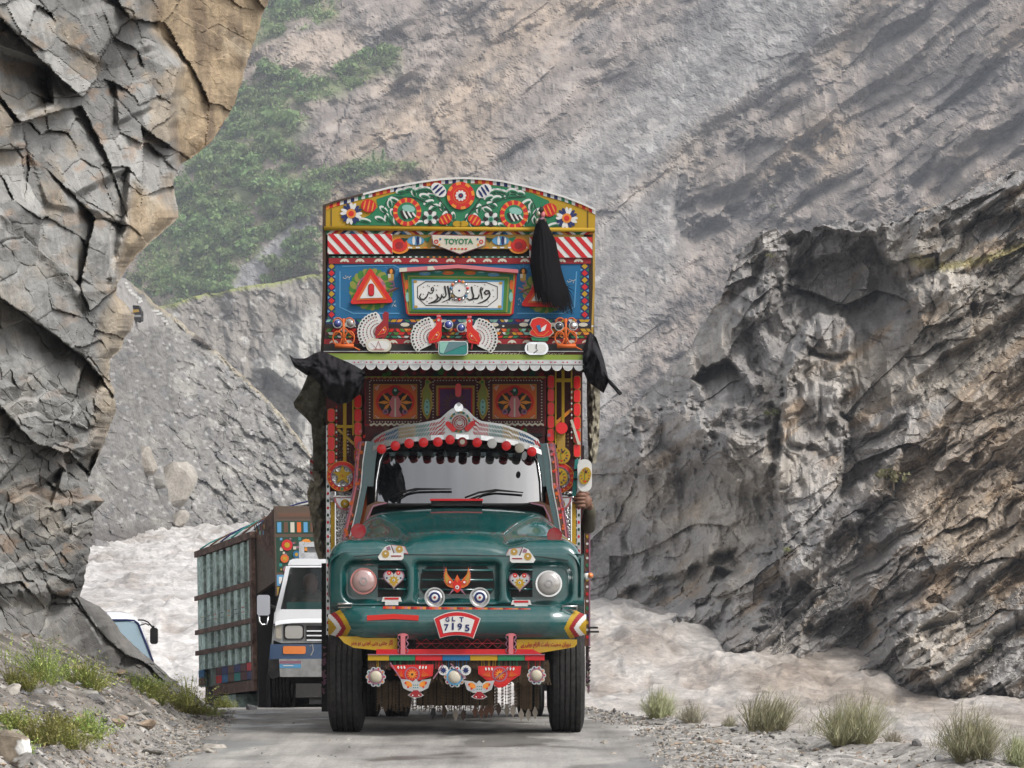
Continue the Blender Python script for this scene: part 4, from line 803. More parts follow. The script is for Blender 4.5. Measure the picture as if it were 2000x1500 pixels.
q.build('lettering', np_)
# stalked red discs on the fenders, orange side lamp
for cx_, cy_ in ((700, 1037), (1083, 1045)): q = MB(); q.disc(cx_, cy_, 14, -0.30, 0.03, paint('crimson', 0.7, dirt=0.5), 24); q.ring(cx_, cy_, 13, 14.6, -0.302, 0.035, 'crimson', 24); q.ptube([(cx_, cy_ + 13, -0.28), (cx_, cy_ + 24, -0.28)], 0.018, 'grey'); q.build('fender_disc', truck)
q = MB(); q.ptube([(1143, 1126, 0.2), (1149, 1126, 0.18)], 0.03, 'white', 12); q.dome(1153, 1124, 6, 0.2, 0.05, amber_lens, 6, 12, 4); q.build('side_lamp', truck)

# ---- cab: pillars, windscreen, visor
def ws_y(px, py): return 0.82 + (985 - py) / 115 * 0.195 + 0.07 * ((px - 895) / 165) ** 2
glass, t, bb = node_mat('windscreen_glass', 0.02, 1.0); bb.inputs['Base Color'].default_value = (0.004, 0.005, 0.006, 1); bb.inputs['IOR'].default_value = 2.25; bb.inputs['Specular IOR Level'].default_value = 0.8
b = MB(); b.grid([[TF(x, y, ws_y(x, y)) for x in np.linspace(738 - (y - 872) * 0.05, 1052 + (y - 872) * 0.05, 41)] for y in np.linspace(868, 984, 21)], glass); b.build('windscreen', truck)
wsb = [(733, 984), (735, 940), (742, 900), (752, 878), (790, 864), (850, 857), (900, 855), (950, 857), (1005, 866), (1040, 880), (1050, 900), (1056, 940), (1058, 984)]
b = MB(); b.tube([TF(x, y, ws_y(x, y) - 0.01) for x, y in wsb], 0.016, 'black'); b.tube([TF(x, y, ws_y(x, y) - 0.022) for x, y in wsb], 0.007, chrome); b.tube([TF(x, y, ws_y(x, y) - 0.01) for x, y in [(733, 984)] + [(760 + 20 * i, 986) for i in range(14)] + [(1058, 984)]], 0.014, 'black'); b.build('windscreen_frame', truck)
for sgn, pts in ((-1, [(722, 862), (716, 900), (712, 950), (702, 1000), (690, 1050)]), (1, [(1062, 866), (1068, 900), (1072, 950), (1082, 1000), (1090, 1050)])):
    b = MB(); b.stroke(pts, [12, 11, 10, 11, 12], 0.98, 0.08, glossy('cab_teal', (0.008, 0.055, 0.06), 0.2, 0.5)); b.stroke([(x - sgn * 11, y) for x, y in pts[:3]], 13, 0.99, 0.05, glossy('cab_teal', (0.008, 0.055, 0.06), 0.2, 0.5))
    b.stroke([(x + sgn * 13, y) for x, y in pts], [10, 10, 12, 15, 16], 1.0, 0.06, paint('rust', 0.4)); [b.disc(x + sgn * 13 + rnd.uniform(-5, 5), y + rnd.uniform(-24, 24), rnd.uniform(2, 4), 0.994 - 0.0002 * kk, 0, rnd.choice(['orange', 'pink', 'scarlet', 'mauve', 'orange']), 8) for kk, (x, y) in enumerate(pts * 7)] and None; b.stroke([(x + sgn * 21, y) for x, y in pts], 2, 0.99, 0.06, paint('mauve', 0.4)); b.stroke([(x + sgn * 7, y) for x, y in pts], 2.2, 0.97, 0.01, tin); b.stroke([(x + sgn * 17, y) for x, y in pts], 4, 0.995, 0.01, 'pink')
    k = 735 if sgn < 0 else 1056; b.plate([(k, 979), (k - sgn * 24, 981), (k - sgn * 10, 985), (k + sgn * 8, 992), (k + sgn * 20, 1036), (k + sgn * 30, 1040), (k + sgn * 18, 988)], 0.80, 0.05, 'rust'); b.stroke([(k - sgn * 20, 982), (k + sgn * 6, 988), (k + sgn * 17, 1010), (k + sgn * 22, 1034)], 3, 0.797, 0, 'mauve'); b.build('cab_pillar', truck)
b = MB(); b.box(-0.80, 0.80, 1.2, 1.7, 1.5, 2.62, 'black'); b.box(-0.75, 0.75, 1.0, 1.7, 2.60, 2.63, 'dark'); b.build('cab_shell', truck)
# visor with coloured cut tin
vt = poly_at([(722, 872), (726, 858), (745, 845), (775, 833), (820, 826), (858, 819), (872, 806), (884, 797), (897, 793), (912, 799), (924, 812), (938, 822), (985, 829), (1030, 845), (1052, 858), (1058, 876)]); vb_ = poly_at([(722, 878), (730, 876), (760, 866), (800, 859), (850, 855), (897, 853), (950, 856), (1000, 864), (1044, 878), (1058, 884)])
vy = lambda a, d: 0.84 + 0.16 * ((a - 893) / 165) ** 2
b = MB(); n = 40
for i in range(n): b.plate([vt(i / n), vt((i + 1) / n), vb_((i + 1) / n), vb_(i / n)], vy, 0.03, tin)
for i in range(14):
    a, d = vb_(i / 14), vb_((i + 1) / 14); b.plate([(a[0], a[1] - 5), (d[0], d[1] - 5), (d[0], d[1] + 4), (a[0], a[1] + 4)], lambda p, q: vy(p, q) - 0.012, 0.05, chrome if i % 2 else tin)
cols = ['blue', 'red', 'teal', 'gold', 'blue', 'red']
for i in range(66):
    f = 0.03 + 0.94 * (i + 0.5) / 66; u_ = vt(f); l_ = vb_(f); hh = l_[1] - u_[1] - 8
    if abs(u_[0] - 897) < 27: continue
    cc_ = cols[int(abs(u_[0] - 897) / 29) % 6]; sl = 4 if u_[0] < 897 else -4
    nrow = max(1, int(hh / 7))
    for r_ in range(nrow):
        y0 = u_[1] + 4 + r_ * hh / nrow; q0 = (u_[0] + sl * 0.5, y0); q1 = (u_[0] - sl * 0.6, y0 + hh / nrow * 0.8); b.plate([(q0[0] - 1.1, q0[1]), (q0[0] + 1.3, q0[1]), (q1[0] + 1.1, q1[1]), (q1[0] - 1.3, q1[1])], lambda p, q: vy(p, q) - 0.006, 0, cc_)
b.ring(898, 824, 17, 21, 0.82, 0.02, ['white', 'teal', 'gold', 'teal'], 24); b.disc(898, 824, 17, 0.825, 0.01, 'white', 20)
for r_ in (5, 9, 13): b.ring(898, 826, r_, r_ + 2, 0.818, 0, ['crimson', 'red'], 16)
b.stroke([(890, 832), (898, 812), (906, 832)], 2, 0.816, 0, 'white'); b.disc(896, 796, 9, 0.82, 0.01, chrome, 10); b.disc(896, 790, 4, 0.818, 0.01, tin, 8); visor = b.build('sun_visor', truck)
def capsule(cx_, cy_, w, h, rot, y, mat, t=0.03):
    pts = rr_pts(-w / 2, -h / 2, w / 2, h / 2, w / 2, 5); c, s_ = math.cos(R(rot)), math.sin(R(rot)); return MB().plate([(cx_ + a * c - d * s_, cy_ + a * s_ + d * c) for a, d in pts], y, t, mat)
for a in ((880, 833, 10, 25, -45), (918, 832, 10, 25, 45)): capsule(*a, 0.80, red_lens).build('reflector', truck)
capsule(895, 762, 12, 26, 0, 0.97, red_lens).build('reflector', truck)
for i, (a, d) in enumerate([(745, 877), (772, 870.5), (799, 866), (827, 864), (855, 863), (879, 858.5), (903, 863), (932, 864), (961, 866), (989, 870.5), (1015, 875), (1039, 882)]):
    m_ = {6: 'crimson', 8: 'white', 10: 'cream'}.get(i, red_lens); q = MB(); yy = vy(a, d) - 0.05; q.disc(a, d, 9.3, yy, 0.04, m_, 22); q.dome(a, d, 9.0, yy - 0.001, 0.008, m_, None, 20, 2)
    if i == 6: q.disc(a, d, 5, yy - 0.012, 0.002, 'cream', 14)
    q.build('reflector', truck)
q = MB(); q.disc(1024, 890, 5, 0.78, 0.01, 'grey', 14, 9, 12); q.build('tax_disc', truck)
for pts in ([(765, 971), (786, 961), (812, 955), (882, 955)], [(908, 972), (935, 962), (968, 957), (1022, 962)]):
    q = MB(); q.tube([TF(a, d, ws_y(a, d) - 0.045) for a, d in pts], [0.008, 0.009, 0.010, 0.005], 'black'); q.tube([TF(a + 12 * (1 - i / 3), d + 5 * (1 - i / 3), ws_y(a, d) - 0.03) for i, (a, d) in enumerate(pts)], 0.005, 'dark'); q.build('wiper', truck)
q = MB(); q.rect(840, 974, 943, 978, 0.66, 0.12, 'red'); q.rect(842, 978, 942, 988, 0.68, 0.1, 'black'); q.build('cowl_vent', truck)

# ---- bird panel above the cab
yp = 1.06
b = MB(); b.rect(712, 700, 1064, 884, yp + 0.02, 0.05, 'maroon')
for i in range(46): b.disc(718 + rnd.random() * 340, 722 + rnd.random() * 14 if i % 2 else 834 + rnd.random() * 22, 4 + 3 * rnd.random(), yp + 0.016, 0, rnd.choice(['darkgreen', 'leaf', 'crimson', 'crimson', 'rust']), 8)
b.build('cab_top_board', truck)
b = MB()
for x0, x1, y0, y1 in ((712, 1066, 735, 832),): b.rect(x0, y0, x1, y1, yp - 0.004, 0.03, 'crimson'); b.rect(x0 + 2, y0 + 6, x1 - 2, y1 - 4, yp - 0.008, 0, 'maroon')
def dots(p, q, n, y, m1, r=1.2):
    for i in range(n): a = lerp(p, q, (i + 0.5) / n); b.disc(a[0], a[1], r * 1.25, y, 0, m1, 6, r)
for x0, x1 in ((722, 822), (846, 932), (955, 1058)):
    for p, q in (((x0, 743), (x1, 743)), ((x1, 743), (x1, 824)), ((x1, 824), (x0, 824)), ((x0, 824), (x0, 743))): dots(p, q, int(math.hypot(q[0] - p[0], q[1] - p[1]) / 5.4), yp - 0.012, 'cream')
for x0, x1 in ((729, 815), (962, 1048)):
    cx_ = (x0 + x1) / 2; b.rect(x0, 750, x1, 818, yp - 0.012, 0, 'gold'); b.rect(x0 + 1.6, 751.6, x1 - 1.6, 816.4, yp - 0.015, 0, 'orange'); b.disc(cx_, 785, 38, yp - 0.018, 0, 'scarlet', 22, 30); b.disc(cx_, 787, 33, yp - 0.021, 0, 'dark', 22, 23); b.disc(cx_, 763, 15, yp - 0.0225, 0, 'scarlet', 14, 11)
    for s in (-1, 1):
        for a0, l in ((-48, 24), (0, 26), (48, 24)): b.plate([(cx_ + s * 9, 786), (cx_ + s * (9 + l * 0.5 * math.cos(R(a0 - 16))), 786 + l * 0.5 * math.sin(R(a0 - 16))), (cx_ + s * (9 + l * math.cos(R(a0))), 786 + l * math.sin(R(a0))), (cx_ + s * (9 + l * 0.5 * math.cos(R(a0 + 16))), 786 + l * 0.5 * math.sin(R(a0 + 16)))], yp - 0.024, 0, 'amber')
        b.disc(cx_ + s * 19, 804, 6, yp - 0.024, 0, 'mauve', 10); b.disc(cx_ + s * 19, 804, 3, yp - 0.027, 0, 'purple', 8); b.plate([(cx_ + s * 20, 815), (cx_ + s * 36, 815), (cx_ + s * 30, 800)], yp - 0.024, 0, 'orange')
        for i in range(3):
            for yy_ in (757, 810): b.stroke([(cx_ + s * (31 + i * 3), yy_ + (i - 3) * 2 * (1 if yy_ < 780 else -1)), (cx_ + s * (36 + i * 2), yy_ + 6 - 2 * i)], 1.2, yp - 0.024, 0, 'cream')
    b.plate([(cx_ - 6, 774), (cx_ + 6, 774), (cx_ + 12, 787), (cx_ + 7, 800), (cx_ + 13, 812), (cx_ + 6, 815), (cx_ - 6, 815), (cx_ - 13, 812), (cx_ - 7, 800), (cx_ - 12, 787)], yp - 0.027, 0.01, 'pink'); b.stroke([(cx_, 778), (cx_, 814)], 3, yp - 0.03, 0, 'cream'); b.disc(cx_ + (0 if cx_ < 893 else 1), 765, 6.5, yp - 0.03, 0.01, 'darkgreen', 14, 8.5); b.plate([(cx_ + 4, 762), (cx_ + 12, 765), (cx_ + 4, 768)] if cx_ < 893 else [(cx_ - 4, 762), (cx_ - 11, 765), (cx_ - 4, 768)], yp - 0.031, 0, 'dark'); b.disc(cx_, 762, 3, yp - 0.034, 0, 'mint', 8)
b.rect(852, 753, 927, 812, yp - 0.014, 0.0, 'gold'); b.rect(856, 757, 923, 812, yp - 0.018, 0, 'red'); b.rect(859, 760, 920, 812, yp - 0.021, 0, 'purple'); b.star(889, 790, 27, 14, 16, yp - 0.024, 0, 'rust'); b.star(889, 790, 19, 10, 16, yp - 0.027, 0, 'purple')
b.build('painted_board', truck)
q = MB(); q.band(lambda t: (722 + 340 * t, 827 + 1.5 * math.sin(t * 190)), lambda t: (722 + 340 * t, 831 + 2 * math.sin(t * 190)), yp - 0.02, 0.01, ['cream'], 110); q.build('wavy_trim', truck); q = MB(); q.band(lambda t: (712 + 352 * t, 735), lambda t: (712 + 360 * t, 738 + 1.5 * math.sin(t * 190)), yp - 0.02, 0.01, ['gold', 'olive'], 110); q.build('wavy_trim', truck)
for cx_, s in ((834, 1), (943, -1)):
    sh = [(0, -41), (6, -36), (10, -33), (4, -31), (4, -24), (11, -12), (9, 0), (12, 10), (8, 22), (5, 34), (0, 40), (-7, 30), (-11, 16), (-10, 4), (-8, -6), (-12, -2), (-10, -18), (-4, -28), (-4, -36)]
    q = MB(); q.plate([(cx_ + s * a, 780 + d) for a, d in sh], yp - 0.05, 0.02, 'gold'); q.plate([(cx_ + s * a * 0.72, 780 + d * 0.93) for a, d in sh], yp - 0.053, 0, 'olive'); q.disc(cx_, 795, 5.5, yp - 0.056, 0, 'mint', 12, 16); q.disc(cx_ + s, 746, 3, yp - 0.056, 0, 'leaf', 10)
    for d in (785, 795, 805): q.disc(cx_, d, 1.6, yp - 0.059, 0, 'navy', 8)
    q.build('bird_plate', truck)

# ---- side wings of the body either side of the cab
yw = 1.12
def wing(xi, xo, s, name):
    b = MB(); x0, x1 = min(xi, xo), max(xi, xo); b.rect(x0, 722, x1, 1240, yw + 0.03, 0.06, 'maroon')
    b.plate([(x0, 960), (x1, 960), (x1, 1240), (x0, 1240)], yw + 0.022, 0, steel)
    b.rect(min(xo, xo - s * 7), 830, max(xo, xo - s * 7), 1240, yw + 0.01, 0.03, tin)
    for i in range(29): b.disc(xo - s * 3.5, 838 + i * 14, 2.4, yw + 0.006, 0, 'red' if i % 2 else 'darkgreen', 8, 3.4)
    b.rect(min(xo - s * 9, xo - s * 17), 980, max(xo - s * 9, xo - s * 17), 1110, yw + 0.012, 0.02, 'yellow'); b.rect(min(xo - s * 17, xo - s * 19), 960, max(xo - s * 17, xo - s * 19), 1240, yw + 0.012, 0.02, chrome)
    b.plate([(xi, 960), (xi, 1080), (xi + s * 8, 1080), (xi + s * 22, 1000), (xi + s * 10, 960)], yw + 0.012, 0, 'orange')
    return b.build(name, truck)
wing(716, 637, -1, 'side_wing'); wing(1066, 1134, 1, 'side_wing')
b = MB()
def facet(x0, x1, y0, y1): # flashing cut tin
    for i in range(int((x1 - x0) / 5)):
        for j in range(int((y1 - y0) / 7)):
            a, d = x0 + 5 * i + 1, y0 + 7 * j + 1; b.plate([(a, d + 2.6), (a + 2, d), (a + 4, d + 2.6), (a + 2, d + 6)], lambda p, q, a=a, d=d: yw + 0.016 + (0.012 if q > d + 2.7 else 0), 0, chrome)
for fa in ((656, 690, 838, 905), (656, 692, 1008, 1068), (1098, 1118, 1012, 1066), (1086, 1114, 845, 875)): b = MB(); facet(*fa); b.build('cut_tin', truck, kind='stuff')
def red_col(x, ys_, w=12.5, h=24.5):
    for y in ys_:
        q = MB(); q.plate(rr_pts(x - w / 2 - 1.2, y - h / 2 - 1.2, x + w / 2 + 1.2, y + h / 2 + 1.2, 5.5, 3), yw - 0.008, 0.03, 'gold'); q.plate(rr_pts(x - w / 2, y - h / 2, x + w / 2, y + h / 2, 5, 3), yw - 0.02, 0.014, red_lens); q.build('reflector', truck)
red_col(647, [811, 839, 866, 893, 920]); red_col(699, [784, 811, 837.5, 864, 890, 916, 941], 13); red_col(1076, [746, 772, 798, 824, 850, 876, 902], 12); red_col(1127, [747, 773.5, 800, 826.5, 853, 880], 12)
b = MB(); b.rect(670, 770, 676.5, 915, yw - 0.02, 0.02, 'yellow'); b.rect(657, 830, 692, 836, yw - 0.024, 0.02, 'yellow'); b.rect(688, 780, 691, 850, yw - 0.02, 0.02, 'yellow'); b.stroke([(660, 838), (692, 868)], 5, yw - 0.01, 0.01, 'gold'); b.build('cross_bar', truck); b = MB()
b.rect(1097, 722, 1102.5, 830, yw - 0.02, 0.02, 'yellow'); b.rect(1086, 739, 1118, 746, yw - 0.024, 0.02, 'yellow'); b.rect(1084, 722, 1087, 868, yw - 0.02, 0.02, 'yellow'); b.rect(1115, 722, 1118, 780, yw - 0.02, 0.02, 'yellow'); b.stroke([(1085, 827), (1116, 800)], 6, yw - 0.012, 0.01, 'amber'); b.stroke([(1116, 820), (1131, 868)], 5, yw - 0.04, 0.02, 'cream'); b.rect(1088, 836, 1104, 880, yw - 0.006, 0.02, 'gold')
b.build('cross_bar', truck)
b = MB()
for i in range(18): b.disc(657, 795 + i * 7, 1.8, yw - 0.01, 0.01, 'white' if i % 2 else 'red', 6, 2.6); b.disc(1116.5, 760 + i * 5.6, 1.7, yw - 0.03, 0.01, 'white' if i % 2 else 'crimson', 6, 2.4)
b.build('bead_string', truck)
def big_disc(cx_, cy_, star):
    q = MB(); q.ring(cx_, cy_, 21, 29, yw - 0.05, 0.03, 'scarlet', 36); q.ring(cx_, cy_, 28.4, 29.8, yw - 0.053, 0.03, 'amber', 36); q.ring(cx_, cy_, 20.4, 21.8, yw - 0.053, 0.03, 'mauve', 30); q.disc(cx_, cy_, 21, yw - 0.03, 0.01, steel, 26)
    for i in range(11): a = R(-20 + 220 * i / 10); q.disc(cx_ + 25 * math.cos(a), cy_ + 25 * math.sin(a), 2.1, yw - 0.055, 0, 'amber', 8)
    q.disc(cx_, cy_ + 25, 4, yw - 0.056, 0, 'olive', 8); q.disc(cx_, cy_ + 25, 2.4, yw - 0.058, 0, 'green', 8)
    o = q.build('medallion', truck); p = MB()
    if star: p.star(cx_ + 1, cy_ - 2, 20, 8.5, 5, yw - 0.06, 0.02, 'yellow'); p.disc(cx_ + 1, cy_ - 1, 1.6, yw - 0.064, 0, 'red', 8)
    else: eye(p, cx_ + 1 - 2, cy_ - 1, 17, yw - 0.07)
    p.build('star' if star else 'yellow_disc', o)
def eye(p, cx_, cy_, r, y, sx=1.0, rot=0):
    p.disc(cx_, cy_, r * sx, y, 0.02, 'yellow', 26, r, rot); p.ring(cx_, cy_, r * 0.98, r * 1.06, y + 0.004, 0.02, 'gold', 26) if sx == 1 else None
    for i in range(11):
        a = R(150 - 300 * i / 10 - 90 + 0); dx, dy = math.cos(a) * sx, math.sin(a); c_ = ['darkgreen', 'navy', 'crimson', 'leaf'][i % 4]
        p.stroke([(cx_ + dx * r * 0.55, cy_ + dy * r * 0.55), (cx_ + dx * r * 0.82, cy_ + dy * r * 0.82)], 2.2 * sx, y - 0.003, 0, c_)
    p.stroke([(cx_ - 1 * sx, cy_ + r * 0.6), (cx_ - r * 0.12 * sx, cy_ - r * 0.3)], 1.2, y - 0.003, 0, 'leaf'); p.disc(cx_ + r * 0.12 * sx, cy_ - r * 0.42, r * 0.16, y - 0.005, 0, 'maroon', 10); p.disc(cx_, cy_ + r * 0.65, r * 0.13, y - 0.005, 0, 'scarlet', 8)
big_disc(668, 930, True); big_disc(1092, 933, False)
q = MB(); eye(q, 1097, 889.5, 16, yw - 0.06); q.build('medallion', truck); q = MB(); q.disc(1097, 836, 11.5, yw - 0.05, 0.03, red_lens, 22); q.build('reflector', truck)
for cx_ in (674, 1095):
    q = MB(); q.plate([(cx_ - 22, 970), (cx_ + 22, 970), (cx_ + 21, 980), (cx_ + 13, 992), (cx_, 997), (cx_ - 13, 992), (cx_ - 21, 980)], yw - 0.03, 0.03, 'pink'); q.plate([(cx_ - 18, 973), (cx_ + 18, 973), (cx_ + 16, 981), (cx_ + 10, 990), (cx_, 993), (cx_ - 10, 990), (cx_ - 16, 981)], yw - 0.033, 0, tin); q.rect(cx_ - 24, 968, cx_ + 24, 971, yw - 0.04, 0.03, 'white'); q.dome(cx_, 984, 9, yw - 0.034, 0.03, 'yellow', None, 16, 3); q.disc(cx_, 984, 2.2, yw - 0.066, 0, 'white', 8); q.disc(cx_, 984, 1.2, yw - 0.068, 0, 'navy', 6); q.build('boss_plate', truck)
# right edge board, mirrors, side plate
b = MB(); b.rect(1142, 1000, 1152, 1262, 1.7, 0.05, 'rust'); b.rect(1150, 1000, 1153, 1262, 1.69, 0.05, 'mauve')
for i in range(18): b.disc(1147, 1006 + i * 14, 2.6, 1.694, 0, ['white', 'green', 'navy', 'yellow', 'white', 'red'][i % 6], 8, 4 if i % 2 else 2.6)
b.rect(1150, 1224, 1168, 1228, 1.68, 0.03, 'dark'); b.rect(1150, 1232, 1170, 1236, 1.68, 0.03, 'dark'); b.rect(1134, 870, 1141, 1260, 1.72, 0.04, 'black'); b.rect(1144, 1258, 1150, 1340, 1.9, 0.05, 'dark'); b.build('edge_board', truck)
b = MB()
for i in range(40): b.plate([(1143 + 7 * rnd.random(), 1262 + 2.2 * i), (1150 + 5 * rnd.random(), 1264 + 2.2 * i), (1146 + 3 * rnd.random(), 1270 + 2.2 * i)], 1.85, 0.01, rnd.choice(['dark', 'dust', 'mauve', 'black']))
for i in range(30): b.plate([(626 + 7 * rnd.random(), 1262 + 3 * i), (634 + 5 * rnd.random(), 1264 + 3 * i), (630 + 3 * rnd.random(), 1270 + 3 * i)], 1.85, 0.01, rnd.choice(['dark', 'mauve', 'mauve', 'black']))
b.rect(628, 1100, 640, 1390, 2.2, 0.1, 'dark'); b.build('side_chain', truck)
q = MB(); q.plate([(1123, 898), (1130, 896), (1125, 968), (1117, 968)], 1.0, 0.03, 'teal'); q.ptube([(1118, 966, 1.05), (1090, 975, 1.2)], 0.012, 'dark'); mir = q.build('mirror_arm', truck)
q = MB(); q.plate(rr_pts(1128, 897, 1156, 960, 13, 6), 0.9, 0.05, 'white'); o = q.build('mirror', truck); p = MB(); eye(p, 1143, 929, 17, 0.88, 0.66, 14); p.build('yellow_disc', o); q = MB(); q.ptube([(1128, 918, 0.93), (1122, 918, 1.0)], 0.01, 'dark'); q.ptube([(1128, 936, 0.93), (1121, 936, 1.0)], 0.01, 'dark'); q.build('mirror_bracket', truck)
q = MB(); q.plate(rr_pts(605, 891, 626, 938, 9, 5), 1.7, 0.03, 'grey')
for i in range(4):
    y0 = 897 + i * 11; q.plate([(606, y0), (615.5, y0 + 7), (625, y0), (625, y0 + 5), (615.5, y0 + 12), (606, y0 + 5)], 1.696, 0, 'red' if i % 2 == 0 else 'white')
q.build('chevron_plate', truck); q = MB(); q.ptube([(618, 893, 1.75), (612, 850, 1.9), (607, 790, 2.0)], 0.006, 'dark'); q.build('stay_wire', truck)
# ---- the crown over the cab
yc = 0.40
archp = [(630, 404), (652, 396), (700, 383), (760, 368), (820, 357), (860, 351.5), (900, 349), (940, 350.5), (980, 355), (1040, 368), (1100, 385), (1140, 400), (1163, 411)]; arch_f = poly_at(archp)
b = MB(); b.plate(archp + [(1162, 447), (632, 446)], yc, 0.08, 'yellow')
crown_top = [(680, 437), (700, 430), (722, 420), (738, 404), (735, 389), (765, 379), (820, 367), (860, 361), (900, 359), (950, 361), (985, 365), (1040, 378), (1072, 392), (1078, 412), (1095, 432), (1118, 443), (690, 440)]
b.plate(crown_top, yc - 0.004, 0, 'green')
y1 = yc - 0.008
def leaf_e(cx_, cy_, l, w, rot, c1='white', c2='green'):
    b.disc(cx_, cy_, l, y1, 0, c1, 10, w, rot); b.disc(cx_ + 1.3, cy_ + 2.0, l * 0.8, y1 - 0.003, 0, c2, 10, w * 0.62, rot); b.disc(cx_ + 1.6, cy_ + 2.6, l * 0.55, y1 - 0.0045, 0, 'darkgreen', 8, w * 0.3, rot)
for s in (-1, 1):
    c0 = 898 + (2 if s > 0 else 0); k = 7 if s > 0 else 0
    for dx, dy, l, w, r_ in ((-42, -8, 9, 4, 60), (-36, 20, 9, 4, 80), (-52, 22, 10, 4.5, -30), (-62, 12, 10, 4, -20), (-55, -2, 9, 4, 20), (-70, 0, 10, 4.5, 15), (-75, -14, 9, 4, -10), (-92, -8, 9, 4, 70), (-118, -10, 9, 4.5, -10), (-104, -14, 10, 4.5, -15), (-130, 8, 10, 4, 30), (-140, 14, 9, 4, 80), (-134, 32, 8, 3.6, 70), (-146, 42, 8, 3.6, 100), (-128, 46, 9, 4, 90), (-152, 26, 9, 4, 40), (-30, 38, 9, 4, -70), (-14, 40, 9, 4, -85), (-22, 50, 8, 3.6, -60), (-160, 44, 9, 3.6, 20), (-82, 52, 8, 3.4, -20), (-84, -12, 9, 4, -16), (-64, -14, 8, 3.4, 20), (-44, 48, 7, 3, 10)):
        leaf_e(c0 - s * dx * 0.98, 383 + k * 0.6 + dy, l * 1.12, w * 1.35, s * -r_ if s > 0 else r_)
    for cx_, cy_ in ((795 if s < 0 else 1004, 414 + (5 if s > 0 else 0)),):
        b.ring(cx_, cy_, 19, 27, y1 - 0.006, 0.006, ['red', 'red', 'amber'], 36); b.ring(cx_, cy_, 26, 28, y1 - 0.004, 0.004, ['crimson', 'amber'], 24); b.disc(cx_, cy_, 19, y1 - 0.006, 0, 'green', 22); b.disc(cx_ + 3, cy_ - 7, 13, y1 - 0.009, 0, 'mint', 14, 7, 12)
        for i in range(3): b.stroke([(cx_ - 12 + 9 * i, cy_ - 3 + 2 * i), (cx_ - 8 + 9 * i, cy_ + 6), (cx_ - 3 + 8 * i, cy_ + 14 - 2 * i)], [5, 5.5, 4], y1 - 0.011, 0, 'dark'); b.stroke([(cx_ - 7.5 + 9 * i, cy_ - 3 + 2 * i), (cx_ - 3.5 + 9 * i, cy_ + 6), (cx_ + 1 + 8 * i, cy_ + 13 - 2 * i)], [3, 3.6, 2.5], y1 - 0.012, 0, 'white')
    for cx_, cy_ in ((686 if s < 0 else 1107, 417 if s < 0 else 426),):
        for i in range(16): b.disc(cx_ + 14 * math.cos(R(i * 22.5)), cy_ + 14 * math.sin(R(i * 22.5)), 8, y1 - 0.004 - 0.0004 * (i % 2), 0, 'navy' if (i // 2) % 2 else 'white', 8, 3.4, i * 22.5)
        b.disc(cx_, cy_, 9.5, y1 - 0.008, 0, 'amber', 14); b.disc(cx_, cy_, 5.5, y1 - 0.011, 0, 'scarlet', 12); leaf_e(cx_ + s * 26 * -1, cy_ + 13, 13, 4.5, -12 * s)
    for cx_, cy_ in ((840 if s < 0 else 959, 425 + (3 if s > 0 else 0)),):
        for i in range(8): b.disc(cx_ + 10 * math.cos(R(i * 45)), cy_ + 10 * math.sin(R(i * 45)), 6, y1 - 0.006, 0, 'white' if i % 2 else 'dark', 10, 4.6, i * 45)
        b.disc(cx_, cy_, 5.5, y1 - 0.010, 0, 'mint', 12); b.disc(cx_, cy_, 3.8, y1 - 0.013, 0, 'green', 10)
    for cx_, cy_, r_, w_, h_ in ((720 if s < 0 else 1073, 402 + (8 if s > 0 else 0), 12 if s < 0 else -24, 15, 13), (870 if s < 0 else 927, 428 + (2 if s > 0 else 0), 32 if s > 0 else -28, 14, 10)):
        b.disc(cx_, cy_, w_, y1 - 0.008, 0, 'red', 14, h_, r_)
        for i in (-1, 0, 1): b.disc(cx_ + i * w_ * 0.55 * math.cos(R(r_)), cy_ + i * w_ * 0.55 * math.sin(R(r_)), 1.7, y1 - 0.011, 0, 'amber', 8, h_ * (0.92 - 0.16 * abs(i)), r_)
    cx_, cy_, r_ = (857, 371, 40) if s < 0 else (945, 373, -40)
    b.disc(cx_, cy_, 17, y1 - 0.006, 0, 'white', 14, 12, r_)
    for i in (-1, 0, 1): b.disc(cx_ + i * 8 * math.cos(R(r_)), cy_ + i * 8 * math.sin(R(r_)), 2.4, y1 - 0.009, 0, 'navy', 8, 11 - 2 * abs(i), r_ + 8)
    b.stroke([(898 + s * 6, 436), (898 + s * 24, 410), (898 + s * 60, 398), (898 + s * 88, 386), (898 + s * 130, 384)], [4, 3.4, 3, 2.6, 1.5], y1 - 0.002, 0, 'darkgreen'); b.stroke([(898 + s * 24, 410), (898 + s * 48, 378), (898 + s * 74, 372)], [3, 2.5, 1.5], y1 - 0.002, 0, 'darkgreen'); b.stroke([(898 + s * 130, 440), (898 + s * 150, 410), (898 + s * 140, 388)], [3, 2.5, 1.5], y1 - 0.002, 0, 'darkgreen')
b.disc(893, 437, 9, y1 - 0.01, 0, 'yellow', 12, 6); b.disc(906, 437, 9, y1 - 0.01, 0, 'yellow', 12, 6)
b.ring(900, 382, 20, 27, y1 - 0.012, 0.006, ['red', 'red', 'amber', 'amber'], 32); b.disc(900, 382, 21.5, y1 - 0.013, 0, 'scarlet', 26); b.ring(900, 382, 14, 15.5, y1 - 0.015, 0, 'orange', 24)
for i in range(10): b.disc(900 + 7.5 * math.cos(R(i * 36)), 382 + 7.5 * math.sin(R(i * 36)), 3.6, y1 - 0.016 - 0.0003 * (i % 2), 0, 'white', 8, 2.6, i * 36)
b.disc(900, 382, 5, y1 - 0.019, 0, 'navy', 12); b.disc(900, 382, 2.4, y1 - 0.021, 0, 'crimson', 8)
